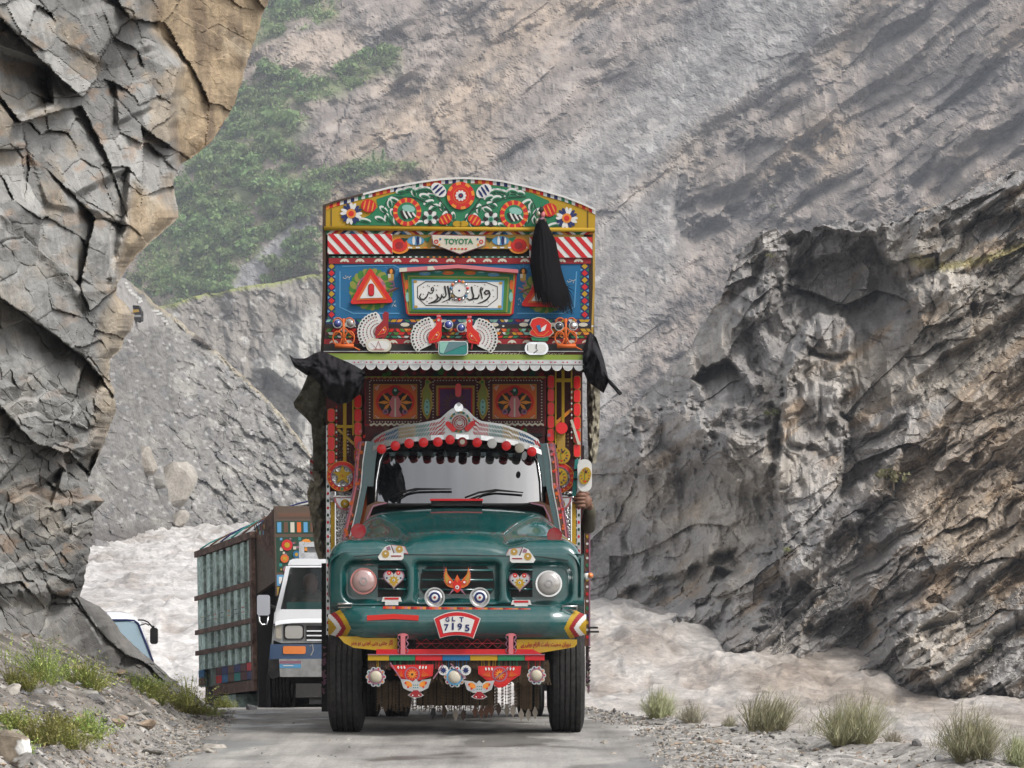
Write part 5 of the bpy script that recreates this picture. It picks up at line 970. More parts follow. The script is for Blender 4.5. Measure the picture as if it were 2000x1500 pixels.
for x0, x1 in ((633, 647), (1148, 1162)): b.stroke([((x0 + x1) / 2 + (7 if x0 < 700 else -7), 408), ((x0 + x1) / 2 + (7 if x0 < 700 else -7), 445)], 1.6, yc - 0.006, 0, 'brown')
crest = b.build('crest_board', truck, label='arched crest board painted with flowers and leaves')
b = MB(); cyc = ['crimson', 'amber', 'red', 'amber', 'red', 'white', 'navy', 'white', 'navy', 'white', 'green', 'white', 'green', 'white']; off = lambda f, d: (lambda t: (f(t)[0], f(t)[1] + d))
b.band(off(arch_f, 0), off(arch_f, 8), yc - 0.006, 0.012, cyc, 76); b.build('striped_edge', truck)
b = MB()
for i in range(40):
    a, d = arch_f(i / 40), arch_f((i + 1) / 40); b.add([TF(a[0], a[1] - 3.5, yc - 0.02), TF(d[0], d[1] - 3.5, yc - 0.02), TF(d[0], d[1] + 0.5, yc - 0.02), TF(a[0], a[1] + 0.5, yc - 0.02), TF(a[0], a[1] - 3.5, yc + 0.5), TF(d[0], d[1] - 3.5, yc + 0.5)], [[3, 2, 1, 0], [0, 1, 5, 4]], 'white' if i > 5 else 'brown')
b.build('crown_roof', truck)
b = MB(); lo_, hi_ = TF(632, 704, yc), TF(632, 410, yc); rx_ = TF(1161, 500, yc)[0]
b.box(lo_[0], rx_, yc + 0.085, yc + 0.15, lo_[2], hi_[2], 'brown'); b.box(lo_[0], lo_[0] + 0.05, yc + 0.15, 1.7, lo_[2], hi_[2], 'brown'); b.box(rx_ - 0.05, rx_, yc + 0.15, 1.7, lo_[2], hi_[2], 'brown'); b.box(lo_[0] + 0.05, rx_ - 0.05, yc + 0.15, 1.62, lo_[2] + 0.02, lo_[2] + 0.06, 'dark'); b.box(lo_[0] + 0.05, rx_ - 0.05, 1.55, 1.62, lo_[2], lo_[2] + 0.9, 'dark'); b.build('crown_body', truck)
b = MB(); b.ptube([(633, 446, yc - 0.03), (1162, 449, yc - 0.03)], 0.019, 'yellow', 10); b.build('rail', truck)
b = MB()
for px_, m_ in ((632, 'brown'), (1159, 'gold')): b.stroke([(px_ + (1 if px_ < 700 else 1), 404 if px_ < 700 else 450), (px_ + 1, 560), (px_ - (1 if px_ < 700 else 2), 640), (px_ - 3, 690)], 6 if px_ < 700 else 4, yc - 0.02, 0.06, m_)
b.build('corner_post', truck)
b = MB(); b.rect(636, 450, 1160, 458, yc, 0.02, 'dark'); cy2 = ['green', 'white', 'red', 'amber', 'navy', 'white', 'blue', 'white', 'amber', 'crimson', 'white', 'green']
for i in range(64):
    x = 634 + i * 8.25; sl = 5 if (i // 6) % 2 else -5; pl = clip_rect([(x - sl, 450), (x + 8.3 - sl, 450), (x + 8.3 + sl, 458), (x + sl, 458)], 636, 450, 1160, 458)
    if pl: b.plate(pl, yc - 0.003, 0, cy2[i % 12])
b.build('striped_band', truck)
for x0, y0, x1, y1_ in ((640, 457, 766, 496), (1034, 463, 1157, 503)):
    q = MB(); q.rect(x0, y0, x1, y1_, yc - 0.03, 0.03, 'white')
    for i in range(-3, 9):
        x = x0 + i * 22.3; pl = clip_rect([(x, y0), (x + 11.2, y0), (x + 11.2 + 36, y1_), (x + 36, y1_)], x0, y0, x1, y1_)
        if pl: q.plate(pl, yc - 0.033, 0, 'red')
    q.build('striped_reflector_plate', truck)
b = MB(); b.rect(660, 458, 1140, 486, yc + 0.004, 0.02, 'gold')
for cx_ in (780, 1013): b.disc(cx_, 479, 21, yc, 0, 'amber', 16, 17); b.disc(cx_, 479, 16, yc - 0.003, 0, 'scarlet', 14, 13); b.disc(cx_, 479, 8, yc - 0.006, 0, 'crimson', 12, 7)
for cx_ in (812, 978):
    b.disc(cx_, 470, 17, yc - 0.003, 0, 'sky', 14, 9); b.disc(cx_ - 4, 470, 3, yc - 0.006, 0, 'white', 8, 9); b.disc(cx_ + 4, 470, 3, yc - 0.006, 0, 'navy', 8, 9); b.disc(cx_ + 9, 470, 2, yc - 0.006, 0, 'white', 8, 7); b.plate([(cx_ + 14, 466), (cx_ + 30, 462), (cx_ + 24, 474)], yc - 0.003, 0, 'green'); b.plate([(cx_ - 14, 466), (cx_ - 30, 464), (cx_ - 22, 474)], yc - 0.003, 0, 'darkgreen')
for i in range(33): b.rect(662 + i * 15, 482, 670 + i * 15, 485, yc - 0.002, 0, 'white' if i % 4 < 3 else 'amber')
b.rect(640, 486, 1155, 500, yc + 0.05, 0.02, 'dark'); b.rect(642, 500, 1154, 504, yc - 0.01, 0.06, 'darkgreen'); b.rect(642, 504, 1154, 515, yc - 0.012, 0.06, 'crimson')
for i in range(44): b.disc(652 + i * 11.5, 502, 3, yc - 0.013, 0, ['mint', 'white', 'amber'][(i // 8) % 3], 6, 1.3)
for px_ in (673, 703, 740, 775, 809, 846, 880, 920, 952, 981, 1025, 1096, 1130):
    pl = [(px_ + 9 * math.cos(R(a)), 512 + 7 * math.sin(R(a))) for a in range(180, 361, 20)] + [(px_ + 5, 512), (px_ + 3, 509.5), (px_, 512), (px_ - 3, 509.5), (px_ - 5, 512)]; b.plate(pl, yc - 0.016, 0, 'cream')
b.build('upper_frieze', truck)
q = MB(); bd = [(842, 458), (949, 461), (948, 479), (898, 497), (845, 477)]; q.plate(bd, yc - 0.045, 0.02, 'mauve'); cxm = 896; q.plate([(cxm + (a - cxm) * 0.965, 474 + (d - 474) * 0.93) for a, d in bd], yc - 0.049, 0, 'cream'); q.text('TOYOTA', 896, 471.5, 11, yc - 0.053, 0, 'green', 56)
for cx_ in (852, 940): q.ring(cx_, 472, 2.2, 4.2, yc - 0.053, 0, 'red', 12); q.disc(cx_ + (8 if cx_ < 890 else -7), 467, 2.2, yc - 0.053, 0, 'blue', 8); q.disc(cx_ + (6 if cx_ < 890 else -6), 478, 2.4, yc - 0.053, 0, 'amber', 8)
for i in range(5): q.disc(882 + i * 7, 486, 2.6, yc - 0.053, 0, 'gold' if i == 2 else 'scarlet', 8, 2)
q.build('brand_plate', truck)
# blue field
b = MB(); b.rect(655, 514, 1134, 624, yc - 0.002, 0.03, 'blue'); b.stroke([(668, 520), (770, 518), (790, 530)], 1.8, yc - 0.005, 0, 'sky'); b.stroke([(664, 530), (664, 600), (690, 612), (780, 612)], 2.2, yc - 0.005, 0, 'sky'); b.stroke([(1126, 530), (1122, 600), (1100, 612), (1010, 612)], 2.2, yc - 0.005, 0, 'sky')
for x0, x1 in ((640, 655), (1134, 1150)):
    b.rect(x0, 514, x1, 640, yc - 0.004, 0.03, 'navy')
    for i in range(9): c0 = 520 + i * 13.5; b.plate([((x0 + x1) / 2 - 4 * (1 if x0 < 700 else -1), c0), (x1 if x0 < 700 else x0, c0 - 6), (x1 if x0 < 700 else x0, c0 + 7)] if False else [((x0 + x1) / 2, c0 - 6), ((x0 + x1) / 2 + 6, c0), ((x0 + x1) / 2, c0 + 6), ((x0 + x1) / 2 - 6, c0)], yc - 0.007, 0, ['yellow', 'red'][i % 2]); b.plate([(x0, c0 + 4), (x0 + 5, c0 + 7), (x0, c0 + 10)], yc - 0.007, 0, ['sky', 'green'][i % 2]); b.plate([(x1, c0 + 4), (x1 - 5, c0 + 7), (x1, c0 + 10)], yc - 0.007, 0, ['green', 'sky'][i % 2])
for cx_, cy_ in ((725, 565), (1064, 571)):
    for i in range(26): a = R(i * 360 / 26); b.disc(cx_ + 36 * math.cos(a), cy_ + 34 * math.sin(a), 9, yc - 0.005 - 0.0003 * (i % 3), 0, 'leaf' if i % 2 else 'olive', 8, 6, i * 360 / 26 + 40)
    b.ring(cx_, cy_, 22, 29, yc - 0.007, 0, ['mauve', 'pink'], 20); b.disc(cx_ - 12, cy_ - 8, 12, yc - 0.008, 0, 'green', 12)
for s, cx_ in ((-1, 764), (1, 1022)):
    b.disc(cx_, 531, 8, yc - 0.006, 0, 'dark', 14); b.disc(cx_, 530, 3, yc - 0.009, 0, 'amber', 8, 5); b.rect(cx_ - 6, 535, cx_ + 5, 548, yc - 0.009, 0, 'gold'); b.rect(cx_ - 6, 535, cx_ - 1, 543, yc - 0.011, 0, 'cream')
    for i in range(5): a = R(180 + 40 * i) if s < 0 else R(-10 - 40 * i); b.stroke([(cx_ + 10 * math.cos(a), 531 + 10 * math.sin(a)), (cx_ + 16 * math.cos(a), 531 + 16 * math.sin(a))], 0.8, yc - 0.006, 0, 'sky')
    b.stroke([(cx_ + s * -2, 550), (cx_ + s * 4, 556), (cx_ - s * 2, 560), (cx_ + s * 10, 566), (cx_ - s * 14, 570)] if False else [(cx_ - 4, 549), (cx_ + 5, 551), (cx_ + 6, 558), (cx_ - 2, 558)], 3.4, yc - 0.008, 0, 'mauve'); b.stroke([(cx_ - s * 10, 562), (cx_, 566), (cx_ + s * 4, 572), (cx_ - s * -14, 580)], [3, 5, 4, 2], yc - 0.008, 0, 'mauve'); b.stroke([(cx_ - 8, 572), (cx_ + 4, 567), (cx_ + 16, 562)], [2, 4, 2], yc - 0.0085, 0, 'rust')
    for i in range(9): b.disc(cx_ + s * -4 + 7 * rnd.uniform(-1, 1), 590 + 9 * rnd.uniform(-1, 1), 0.9, yc - 0.006, 0, 'cream', 6)
for x0, y0 in ((670, 541), (1108, 548)):
    b.stroke([(x0, y0), (x0 + 2, y0 + 3), (x0 + 7, y0 + 2), (x0 + 8, y0 - 1), (x0 + 12, y0 + 1), (x0 + 16, y0 - 2)], 1.0, yc - 0.006, 0, 'cream'); b.disc(x0 + 5, y0 - 2, 0.9, yc - 0.006, 0, 'cream', 6); b.disc(x0 + 12, y0 + 4, 0.9, yc - 0.006, 0, 'cream', 6)
b.build('blue_board', truck)
def tri(a, c, d, k, cx_, cy_): return [(cx_ + (p[0] - cx_) * k, cy_ + (p[1] - cy_) * k) for p in (a, c, d)]
def rtri(pts, r):
    o = []
    for i in range(3):
        p, q, n_ = pts[i - 1], pts[i], pts[(i + 1) % 3]
        for k in range(4):
            t = k / 3; a = lerp(q, p, r / math.dist(p, q)); c = lerp(q, n_, r / math.dist(q, n_)); o.append(lerp(lerp(a, q, t), lerp(q, c, t), t))
    return o
for a, c, d in (((723, 521), (682, 594), (770, 591)), ((1062, 527), (1016, 598), (1104, 600))):
    cx_, cy_ = (a[0] + c[0] + d[0]) / 3, (a[1] + c[1] + d[1]) / 3 + 2
    q = MB(); q.plate(rtri((a, c, d), 9), yc - 0.04, 0.03, 'scarlet'); q.plate(tri(a, c, d, 0.68, cx_, cy_), yc - 0.044, 0, 'orange'); q.plate(tri(a, c, d, 0.52, cx_, cy_), yc - 0.048, 0, 'white'); q.plate(rr_pts(cx_ - 6, cy_ - 17, cx_ + 6, cy_ + 8, 5.5, 4), yc - 0.052, 0, 'crimson'); q.plate(rr_pts(cx_ - 4.6, cy_ - 15.5, cx_ + 4.6, cy_ + 6.5, 4.4, 4), yc - 0.055, 0, 'red'); q.build('warning_triangle', truck)
# name board with its calligraphy
yb = yc - 0.05
q = MB(); q.plate([(782, 527), (895, 519), (1010, 530), (1003, 612), (996, 616), (800, 616), (794, 612)], yb, 0.05, 'red'); q.plate([(785, 530), (895, 524), (1007, 533), (999, 613), (797, 613)], yb - 0.004, 0, 'gold'); q.plate([(789, 533), (895, 527), (1003, 536), (996, 611), (800, 611)], yb - 0.007, 0, 'green')
for cx_, cy_, m_ in ((830, 534, 'sky'), (855, 532, 'teal'), (875, 533, 'orange'), (918, 533, 'orange'), (940, 533, 'teal'), (964, 536, 'sky')): q.disc(cx_, cy_, 12, yb - 0.010, 0, m_, 10, 4); q.disc(cx_, cy_ - 1.5, 7, yb - 0.012, 0, 'amber' if m_ == 'orange' else 'mint', 8, 1.6)
for x, m_ in ((794, 'orange'), (796, 'mint'), (999, 'orange'), (998, 'mint')): q.disc(x, 556 if m_ == 'orange' else 580, 4, yb - 0.010, 0, m_, 8, 10)
q.plate([(796, 538), (995, 541), (991, 610), (800, 609)], yb - 0.013, 0, 'olive'); q.plate([(799, 541), (992, 544), (988, 609), (802, 608)], yb - 0.016, 0, 'leaf'); q.plate([(804, 545), (985, 548), (982, 605), (806, 604)], yb - 0.019, 0, 'sky'); q.plate([(808, 548), (981, 551), (979, 602), (810, 601)], yb - 0.022, 0, paint('white', 0.5, dirt=0.3))
oc = [(815.5, 560), (831, 550), (950, 551.5), (971.5, 560), (971.5, 583), (952, 598.5), (832, 596.5), (815.5, 581), (815.5, 560)]; q.stroke(oc, 1.5, yb - 0.025, 0, 'black')
for cx_, cy_ in ((811, 550), (978, 553), (812, 599), (976, 599)): q.disc(cx_, cy_, 4, yb - 0.024, 0, 'gold', 8, 3)
nb = q.build('name_board', truck, label='framed white board with black calligraphy')
q = MB(); z = 230 / 2000; K = lambda *p: [(780 + a * z, 510 + d * z) for a, d in p]; I = lambda w, *p: q.stroke(K(*p), [v * z * 1.2 for v in w] if isinstance(w, list) else w * z * 1.15, yb - 0.027, 0, 'black')
I([14, 22, 26, 24, 26, 22, 12], (1520, 545), (1470, 565), (1445, 535), (1470, 500), (1520, 505), (1540, 560), (1530, 610)); I([20, 24, 20, 10], (1535, 590), (1490, 650), (1420, 690), (1330, 720)); I([18, 26, 22, 14], (1390, 440), (1378, 500), (1395, 570), (1410, 640)); I(16, (1420, 450), (1405, 500))
I([10, 20, 24, 20], (1350, 560), (1355, 590), (1330, 630), (1280, 640)); I([24, 22, 26, 26, 22, 14], (1225, 430), (1240, 520), (1260, 590), (1245, 645), (1190, 660), (1145, 630)); I([20, 20], (1290, 635), (1245, 640))
I([24, 22, 20, 16], (770, 420), (782, 500), (795, 560), (790, 600)); I([24, 24, 20, 12], (820, 420), (840, 520), (850, 600), (850, 670)); I([18, 24, 20, 10], (790, 590), (755, 620), (720, 590), (712, 560)); I([14, 22, 22, 18, 10], (720, 590), (700, 650), (640, 690), (560, 705), (490, 720)); I([14, 22, 24, 16, 8], (630, 560), (655, 610), (640, 650), (590, 680), (520, 710)); I([20, 14, 8], (900, 610), (820, 660), (720, 700))
I([14, 18, 20, 18, 14], (575, 440), (545, 460), (550, 500), (585, 495), (580, 450)); I([14, 18, 16, 14], (585, 495), (560, 540), (520, 545), (490, 520)); I([12, 20, 24, 24, 20, 12], (490, 540), (470, 600), (420, 650), (365, 645), (345, 600), (370, 550)); I(16, (660, 610), (700, 640), (720, 610))
for a, d in ((410, 440), (480, 410), (510, 430), (630, 490), (600, 410), (650, 415), (515, 620), (550, 625), (905, 655), (940, 665), (745, 560), (1285, 410), (1330, 425), (1460, 670), (1120, 690), (820, 705), (470, 680), (1600, 600), (1590, 490), (1510, 690), (1260, 690), (1450, 400), (410, 560)): I([12, 8], (a - 9, d - 3), (a + 10, d + 8))
q.build('lettering', nb)
q = MB(); q.disc(897, 567.5, 12.5, yb - 0.05, 0.03, 'white', 24); q.disc(897, 567.5, 2, yb - 0.054, 0, 'navy', 8)
gem = ['red', 'amber', 'white', 'red', 'white', 'blue', 'white', 'red', 'white', 'gold', 'white', 'blue', 'orange', 'white']
for i, g in enumerate(gem): a = R(-90 + i * 360 / 14); q.dome(897 + 16.5 * math.cos(a), 567 + 18 * math.sin(a), 3.2, yb - 0.03, 0.012, chrome if g == 'white' else glossy('gem_' + g, PAL[g], 0.1, 0.8), None, 8, 2)
q.build('rosette', nb)
q = MB(); q.plate([(780, 523.5), (895, 516.5), (1012, 526.5), (1012, 533), (895, 523.5), (780, 531)], yb - 0.07, 0.06, 'pink'); q.plate([(780, 523.5), (795, 522.5), (795, 530), (780, 531)], yb - 0.073, 0, 'cream'); q.plate([(835, 520), (845, 519.5), (850, 527), (835, 528)], yb - 0.073, 0, 'cream'); q.build('board_cornice', truck)
# stepped tiers under the blue field
b = MB(); tiers = [(622, 633, 0.38, 'navy'), (633, 641, 0.36, 'dark'), (641, 655, 0.34, 'maroon'), (655, 662, 0.33, 'dark'), (662, 672, 0.31, 'crimson'), (672, 686, 0.29, 'dark'), (686, 694, 0.27, 'maroon')]
for i, (a, d, y, m_) in enumerate(tiers): x0, x1 = 636 - i * 0.8, 1153 + i * 0.6; b.rect(x0, a, x1, d + 0.5, y, 0.12, m_)
def frieze(y0, y1, y, x0, x1, seed):
    r_ = random.Random(seed); x = x0
    while x < x1:
        w = r_.uniform(7, 14); m_ = r_.choice(['green', 'white', 'amber', 'scarlet', 'orange', 'leaf', 'mint', 'yellow', 'crimson']); sl = r_.choice([-4, 4]); b.plate([(x, y0), (x + w * 0.8, y0), (x + w * 0.8 + sl, y1), (x + sl, y1)], y, 0, m_); x += w
frieze(642, 648, 0.337, 640, 1150, 5); frieze(649, 654, 0.337, 640, 1150, 6); frieze(624, 629, 0.377, 640, 1150, 8); frieze(656, 660, 0.327, 640, 1150, 9)
for i in range(18):
    px_ = 652 + i * 29
    pl = [(px_ + 8.5 * math.cos(R(a)), 671 + 7 * math.sin(R(a))) for a in range(180, 361, 20)] + [(px_ + 3, 668.5), (px_, 671), (px_ - 3, 668.5)]; b.plate(pl, 0.306, 0, 'cream')
    if i % 2: b.disc(px_ - 6, 634, 9, 0.357, 0, 'cream', 10, 4); b.disc(px_ + 12, 637, 2.4, 0.357, 0, 'white', 8, 1.6)
r_ = random.Random(4)
for i in range(52): x = 730 + i * 7.2; (b.stroke([(x, 690 + r_.uniform(-2, 2)), (x + 2, 692), (x + 5, 690 + r_.uniform(-2, 1))], 0.9, 0.266, 0, 'cream') if not 858 < x < 910 else None)
b.rect(632, 685.5, 1156, 687, 0.262, 0.03, tin); b.build('stepped_frieze', truck)
def peacock(cx_, cy_, s, dull=False):
    q = MB(); y = 0.24; n = 12; tail = []
    for i in range(n + 1): a = R(205 - 105 * i / n + 0); tail.append((cx_ + s * (12 + 44 * math.cos(a)), cy_ + 11 - 40 * math.sin(a)))
    body = [(12, 18), (2, 20), (0, 8), (4, -4), (11, -10), (16, -16), (15, -27), (20, -33), (27, -30), (27, -20), (26, -8), (27, 4), (22, 16)]
    ta = [(cx_ + s * (8 + 38 * math.cos(R(232 - 142 * i / 14))), cy_ + 8 - 36 * math.sin(R(232 - 142 * i / 14))) for i in range(15)]; ta = [(p[0], min(p[1], cy_ + 32)) for p in ta]
    q.plate([(cx_ + s * 6, cy_ + 22)] + ta + [(cx_ + s * 16, cy_ - 10)], y, 0.02, 'white'); t_ = q
    for i in range(1, 14): q.disc(ta[i][0], ta[i][1], 4.6, y - 0.001 - 0.0002 * i, 0.02, 'white', 10)
    for k_, rr_ in ((1.0, 2.2), (0.82, 1.5), (0.64, 1.3), (0.46, 1.2), (0.3, 1.0)):
        for i in range(1, 14): q.disc(cx_ + s * 10 + (ta[i][0] - cx_ - s * 10) * k_, cy_ + 6 + (ta[i][1] - cy_ - 6) * k_, rr_, y - 0.006, 0, 'dark' if k_ == 1 or i % 2 else 'crimson', 6)
    o = q.build('peacock', truck); p = MB(); p.plate([(cx_ + s * a, cy_ + d) for a, d in body], y - 0.012, 0.02, 'crimson' if dull else 'scarlet'); p.plate([(cx_ + s * a, cy_ + d) for a, d in [(5, 14), (14, 2), (20, -4), (23, 2), (19, 10)]], y - 0.016, 0, 'amber'); p.plate([(cx_ + s * a, cy_ + d) for a, d in [(7.5, 12.5), (14, 3.5), (19.5, -2), (21.5, 2), (18, 9)]], y - 0.018, 0, 'red'); p.disc(cx_ + s * 17, cy_ + 3, 1.6, y - 0.02, 0, 'white', 6)
    if not dull: p.disc(cx_ + s * 21, cy_ - 26, 2.6, y - 0.016, 0, 'white', 8); p.disc(cx_ + s * 21.5, cy_ - 26, 1.2, y - 0.018, 0, 'dark', 6); p.plate([(cx_ + s * 26, cy_ - 26), (cx_ + s * 32, cy_ - 22.5), (cx_ + s * 26, cy_ - 21)], y - 0.013, 0.01, 'cream'); p.rect(min(cx_ + s * 17, cx_ + s * 25), cy_ - 36, max(cx_ + s * 17, cx_ + s * 25), cy_ - 32, y - 0.014, 0.01, 'pink')
    p.stroke([(cx_ + s * 15, cy_ + 16), (cx_ + s * 17, cy_ + 29)], 3, y - 0.01, 0.01, 'crimson'); p.build('bird_body', o)
peacock(732, 641, 1, True); peacock(836, 651, 1); peacock(938, 653, -1)
q = MB(); rose = [(1039, 623), (1051, 619), (1063, 621), (1072, 627), (1078, 633), (1077, 642), (1082, 650), (1074, 657), (1060, 660), (1046, 659), (1035, 654), (1034, 648), (1040, 643), (1034, 634)]; q.plate([(1037, 659), (1072, 657), (1070, 666), (1040, 665)], 0.245, 0.02, 'green'); q.plate(rose, 0.24, 0.02, 'cream'); q.plate([(1057 + (a - 1057) * 0.93, 640 + (d - 640) * 0.93) for a, d in rose], 0.235, 0, 'scarlet'); q.plate([(1047, 636), (1055, 634), (1057, 648), (1053, 648)], 0.231, 0, 'blue'); q.plate([(1068, 633), (1058, 640), (1056, 648), (1064, 645)], 0.231, 0, 'white'); q.stroke([(1042, 645), (1050, 655), (1062, 655), (1072, 646)], 1.2, 0.231, 0, 'amber'); q.build('rose_badge', truck)
for cx_ in (671, 1105):
    q = MB(); g = lambda a, d, y=0.2: (cx_ + a, d, y); c_ = paint('orange', 0.4)
    q.ptube([g(0, 622), g(0, 678)], 0.010, c_); q.ptube([g(-17, 676), g(20, 676)], 0.018, c_)
    for s in (-1, 1): q.ptube([g(0, 638), g(s * 20, 658)], 0.006, c_); q.ptube([g(s * (3 + 10 * (1 - math.cos(a)) * 0.9), 660 + 13 * math.sin(a)) for a in [math.pi * 2 * i / 14 for i in range(15)]], 0.007, c_, 6); q.ptube([g(s * (2 + 9 * (1 - math.cos(a))), 630 - 9 * math.sin(a)) for a in [math.pi * i / 8 for i in range(9)]], 0.006, c_, 6)
    q.ptube([g(16, 676), g(32, 684)], 0.006, c_); q.build('scroll_bracket', truck)
for cx_, cy_, m_ in ((659, 632, blue_lens), (685, 631, glass_lamp), (876, 634, blue_lens), (901, 640, blue_lens), (1092, 637, glossy('dark_bulb', (0.03, 0.035, 0.04), 0.06, 1.0)), (1120, 636, chrome)):
    q = MB(); q.ring(cx_, cy_, 7, 9, 0.26, 0.05, tin, 16); q.dome(cx_, cy_, 7.6, 0.262, 0.03, m_, None, 16, 4); q.build('bulb', truck)
for x0, y0, x1, y1_, rim in ((715, 662, 764, 687, 'cream'), (1025, 668, 1071, 693, chrome)):
    q = MB(); q.rrect(x0, y0, x1, y1_, 12, 0.20, 0.05, rim, 6); q.plate(rr_pts(x0 + 4, y0 + 4, x1 - 4, y1_ - 4, 9, 6), 0.197, 0, paint('white', 0.3)); cm = (x0 + x1) / 2
    if rim == 'cream': q.stroke([(cm, y0 + 4), (cm - 6, y1_ - 5), (cm + 6, y1_ - 5), (cm, y0 + 6)], 1, 0.193, 0, 'crimson'); q.stroke([(x0 + 9, y0 + 8), (cm - 4, y1_ - 6)], 0.9, 0.193, 0, 'mauve'); q.stroke([(cm - 10, y1_ - 5), (cm + 11, y1_ - 5)], 1.1, 0.193, 0, 'red')
    else: q.stroke([(cm, y0 + 4), (cm - 1, y0 + 12), (cm + 2, y0 + 16), (cm - 6, y1_ - 3)], 1.6, 0.193, 0, 'dark'); q.stroke([(x0 + 5, y0 + 6), (x0 + 6, y1_ - 8)], 1.2, 0.193, 0, 'dark')
    q.build('oval_lamp', truck)
q = MB(); q.plate(rr_pts(856, 666, 914, 694, 7, 4), 0.16, 0.03, 'white'); q.plate(rr_pts(857.5, 667.5, 912.5, 692.5, 6, 4), 0.157, 0, 'teal'); q.plate([(858, 668), (876, 668), (866, 691), (859, 688)], 0.154, 0, 'mint'); q.plate([(876, 668), (911, 668), (911, 674), (900, 676), (866, 691)], 0.1535, 0, glossy('mirror_dark', (0.03, 0.10, 0.11), 0.1)); q.build('mirror', truck)
b = MB(); b.plate([(637, 690), (1138, 693), (1140, 698), (1137, 706), (668, 704), (645, 701)], 0.22, 0.12, paint('lime', 0.5, dirt=0.3)); b.build('eave_board', truck)
b = MB(); b.rect(656, 703, 1140, 712, 0.215, 0.02, tin)
for i in range(60): b.disc(660 + i * 8, 707.5, 1.9, 0.212, 0, 'red' if i % 3 else 'white', 6, 1.3)
b.build('eave_strip', truck)
for i in range(23):
    cx_ = 660 + i * 21.4; q = MB(); q.plate([(cx_ + 10.2 * math.cos(R(a)), 711 + (i * 0.12) + 11 * math.sin(R(a))) for a in range(0, 181, 15)], 0.222, 0.008, tin); q.stroke([(cx_ + 9.6 * math.cos(R(a)), 711 + (i * 0.12) + 10.4 * math.sin(R(a))) for a in range(0, 181, 18)], 1.2, 0.218, 0, 'white'); q.build('scallop', truck)

# ---- hangings under the bumper
for (x0, x1, y0, pts) in ((660, 775, 1243, [(661, 1243), (776, 1244), (776, 1268), (735, 1270), (690, 1265), (672, 1256)]), (1009, 1127, 1248, [(1009, 1249), (1127, 1249), (1127, 1258), (1122, 1264), (1050, 1276), (1042, 1268), (1009, 1268)])):
    q = MB(); q.plate(pts, FY - 0.06, 0.02, paint('yellow', 0.45, dirt=0.3)); tp = q.build('text_board', truck)
    l = MB(); r_ = random.Random(3 if x0 < 800 else 9); y = FY - 0.064
    txt = 'ﺭﺪﻣ ﻮﮨ ﯽﮭﭼﺍ ﯽﮭﺑ ﯽﻨﺘﺟ ﺮﮔﺍ' if x0 < 800 else 'ﮯﮨ ﯽﺗﻮﮨ ﻡﺍﺰﻟﺍ ﺚﻋﺎﺑ ﺖﺒﺤﻣ ﻥﺍﺭﻭﺩ'
    l.text(txt, 726 if x0 < 800 else 1066, 1256 if x0 < 800 else 1260, 13, y, 0, 'crimson', 82 if x0 < 800 else 98); l.build('lettering', tp)
for cx_ in (787, 998):
    q = MB(); q.rect(cx_ - 4.5, 1237, cx_ + 4.5, 1278, FY - 0.12, 0.03, 'pink')
    for s in (-1, 1): q.ptube([(cx_ + s * (5 + 5 * abs(math.sin(a * 1.6))), 1238 + a * 6.6, FY - 0.1) for a in [i * 0.3 for i in range(20)]], 0.005, 'mauve', 6); q.plate([(cx_ + s * 4, 1237), (cx_ + s * 11, 1240), (cx_ + s * 4, 1243)], FY - 0.11, 0.01, 'pink')
    q.build('bracket', truck)
q = MB(); q.plate([(735, 1268), (1040, 1268), (1062, 1279), (735, 1279)], FY - 0.10, 0.10, 'red')
for i in range(9):
    x = 812 + i * 20; q.stroke([(x, 1248), (x + 20, 1266)], 0.9, FY - 0.07, 0.004, 'crimson'); q.stroke([(x + 20, 1248), (x, 1266)], 0.9, FY - 0.07, 0.004, 'crimson')
q.rect(812, 1256, 992, 1257, FY - 0.071, 0.003, 'crimson'); q.build('hanging_bar', truck)
segs = ['yellow', 'green', 'red', 'blue', 'yellow', 'green', 'red']; sx = [718, 760, 811, 864, 918, 972, 1025, 1064]
for i, m_ in enumerate(segs):
    q = MB(); q.rect(sx[i] + 0.5, 1279, sx[i + 1] - 0.5, 1290, FY - 0.13, 0.05, m_); q.rect(sx[i], 1277.6, sx[i + 1], 1279.4, FY - 0.14, 0.06, 'mauve'); o = q.build('coloured_bar', truck)
    f = MB(); r_ = random.Random(i)
    for k in range(int((sx[i + 1] - sx[i]) / 2.2)): x = sx[i] + 1 + 2.2 * k; f.stroke([(x, 1290), (x + r_.uniform(-0.5, 0.5), 1299), (x + r_.uniform(-1, 1), 1304 + r_.uniform(0, 6))], 1.1, FY - 0.11, 0.006, r_.choice([m_, 'rust', 'brown', 'dark']))
    f.build('fringe', o, kind='stuff')
chain_m = metal('rusty_chain', (0.12, 0.085, 0.055), 0.6)
q = MB(); r_ = random.Random(21)
def chain(x, y0, y1, y, lean=0.0):
    y0 += r_.uniform(-3, 3); pts = []; n_ = int((y1 - y0) / 3.2)
    for k in range(n_): yy = y0 + 3.2 * k; xx = x + lean * k * 3.2; w = 1.9 if k % 2 else 0.9; q.plate([(xx - w, yy + 1.6), (xx, yy), (xx + w, yy + 1.6), (xx, yy + 3.6)], y + 0.004 * (k % 2), 0.006, chain_m)
for i in range(90): chain(1010 + r_.uniform(0, 62), 1292, 1330 + r_.uniform(0, 10), FY - 0.09, 0.25 if i % 4 == 0 else 0)
for i in range(260): chain(808 + r_.uniform(0, 150) + (105 if i % 3 == 0 else 0), 1292, 1330 + r_.uniform(-6, 10), FY - 0.06)
for i in range(120): chain(r_.choice([r_.uniform(1004, 1052), r_.uniform(960, 1052), r_.uniform(925, 962)]), 1300, 1382 + r_.uniform(0, 8), -0.30 + r_.uniform(0, 0.05))
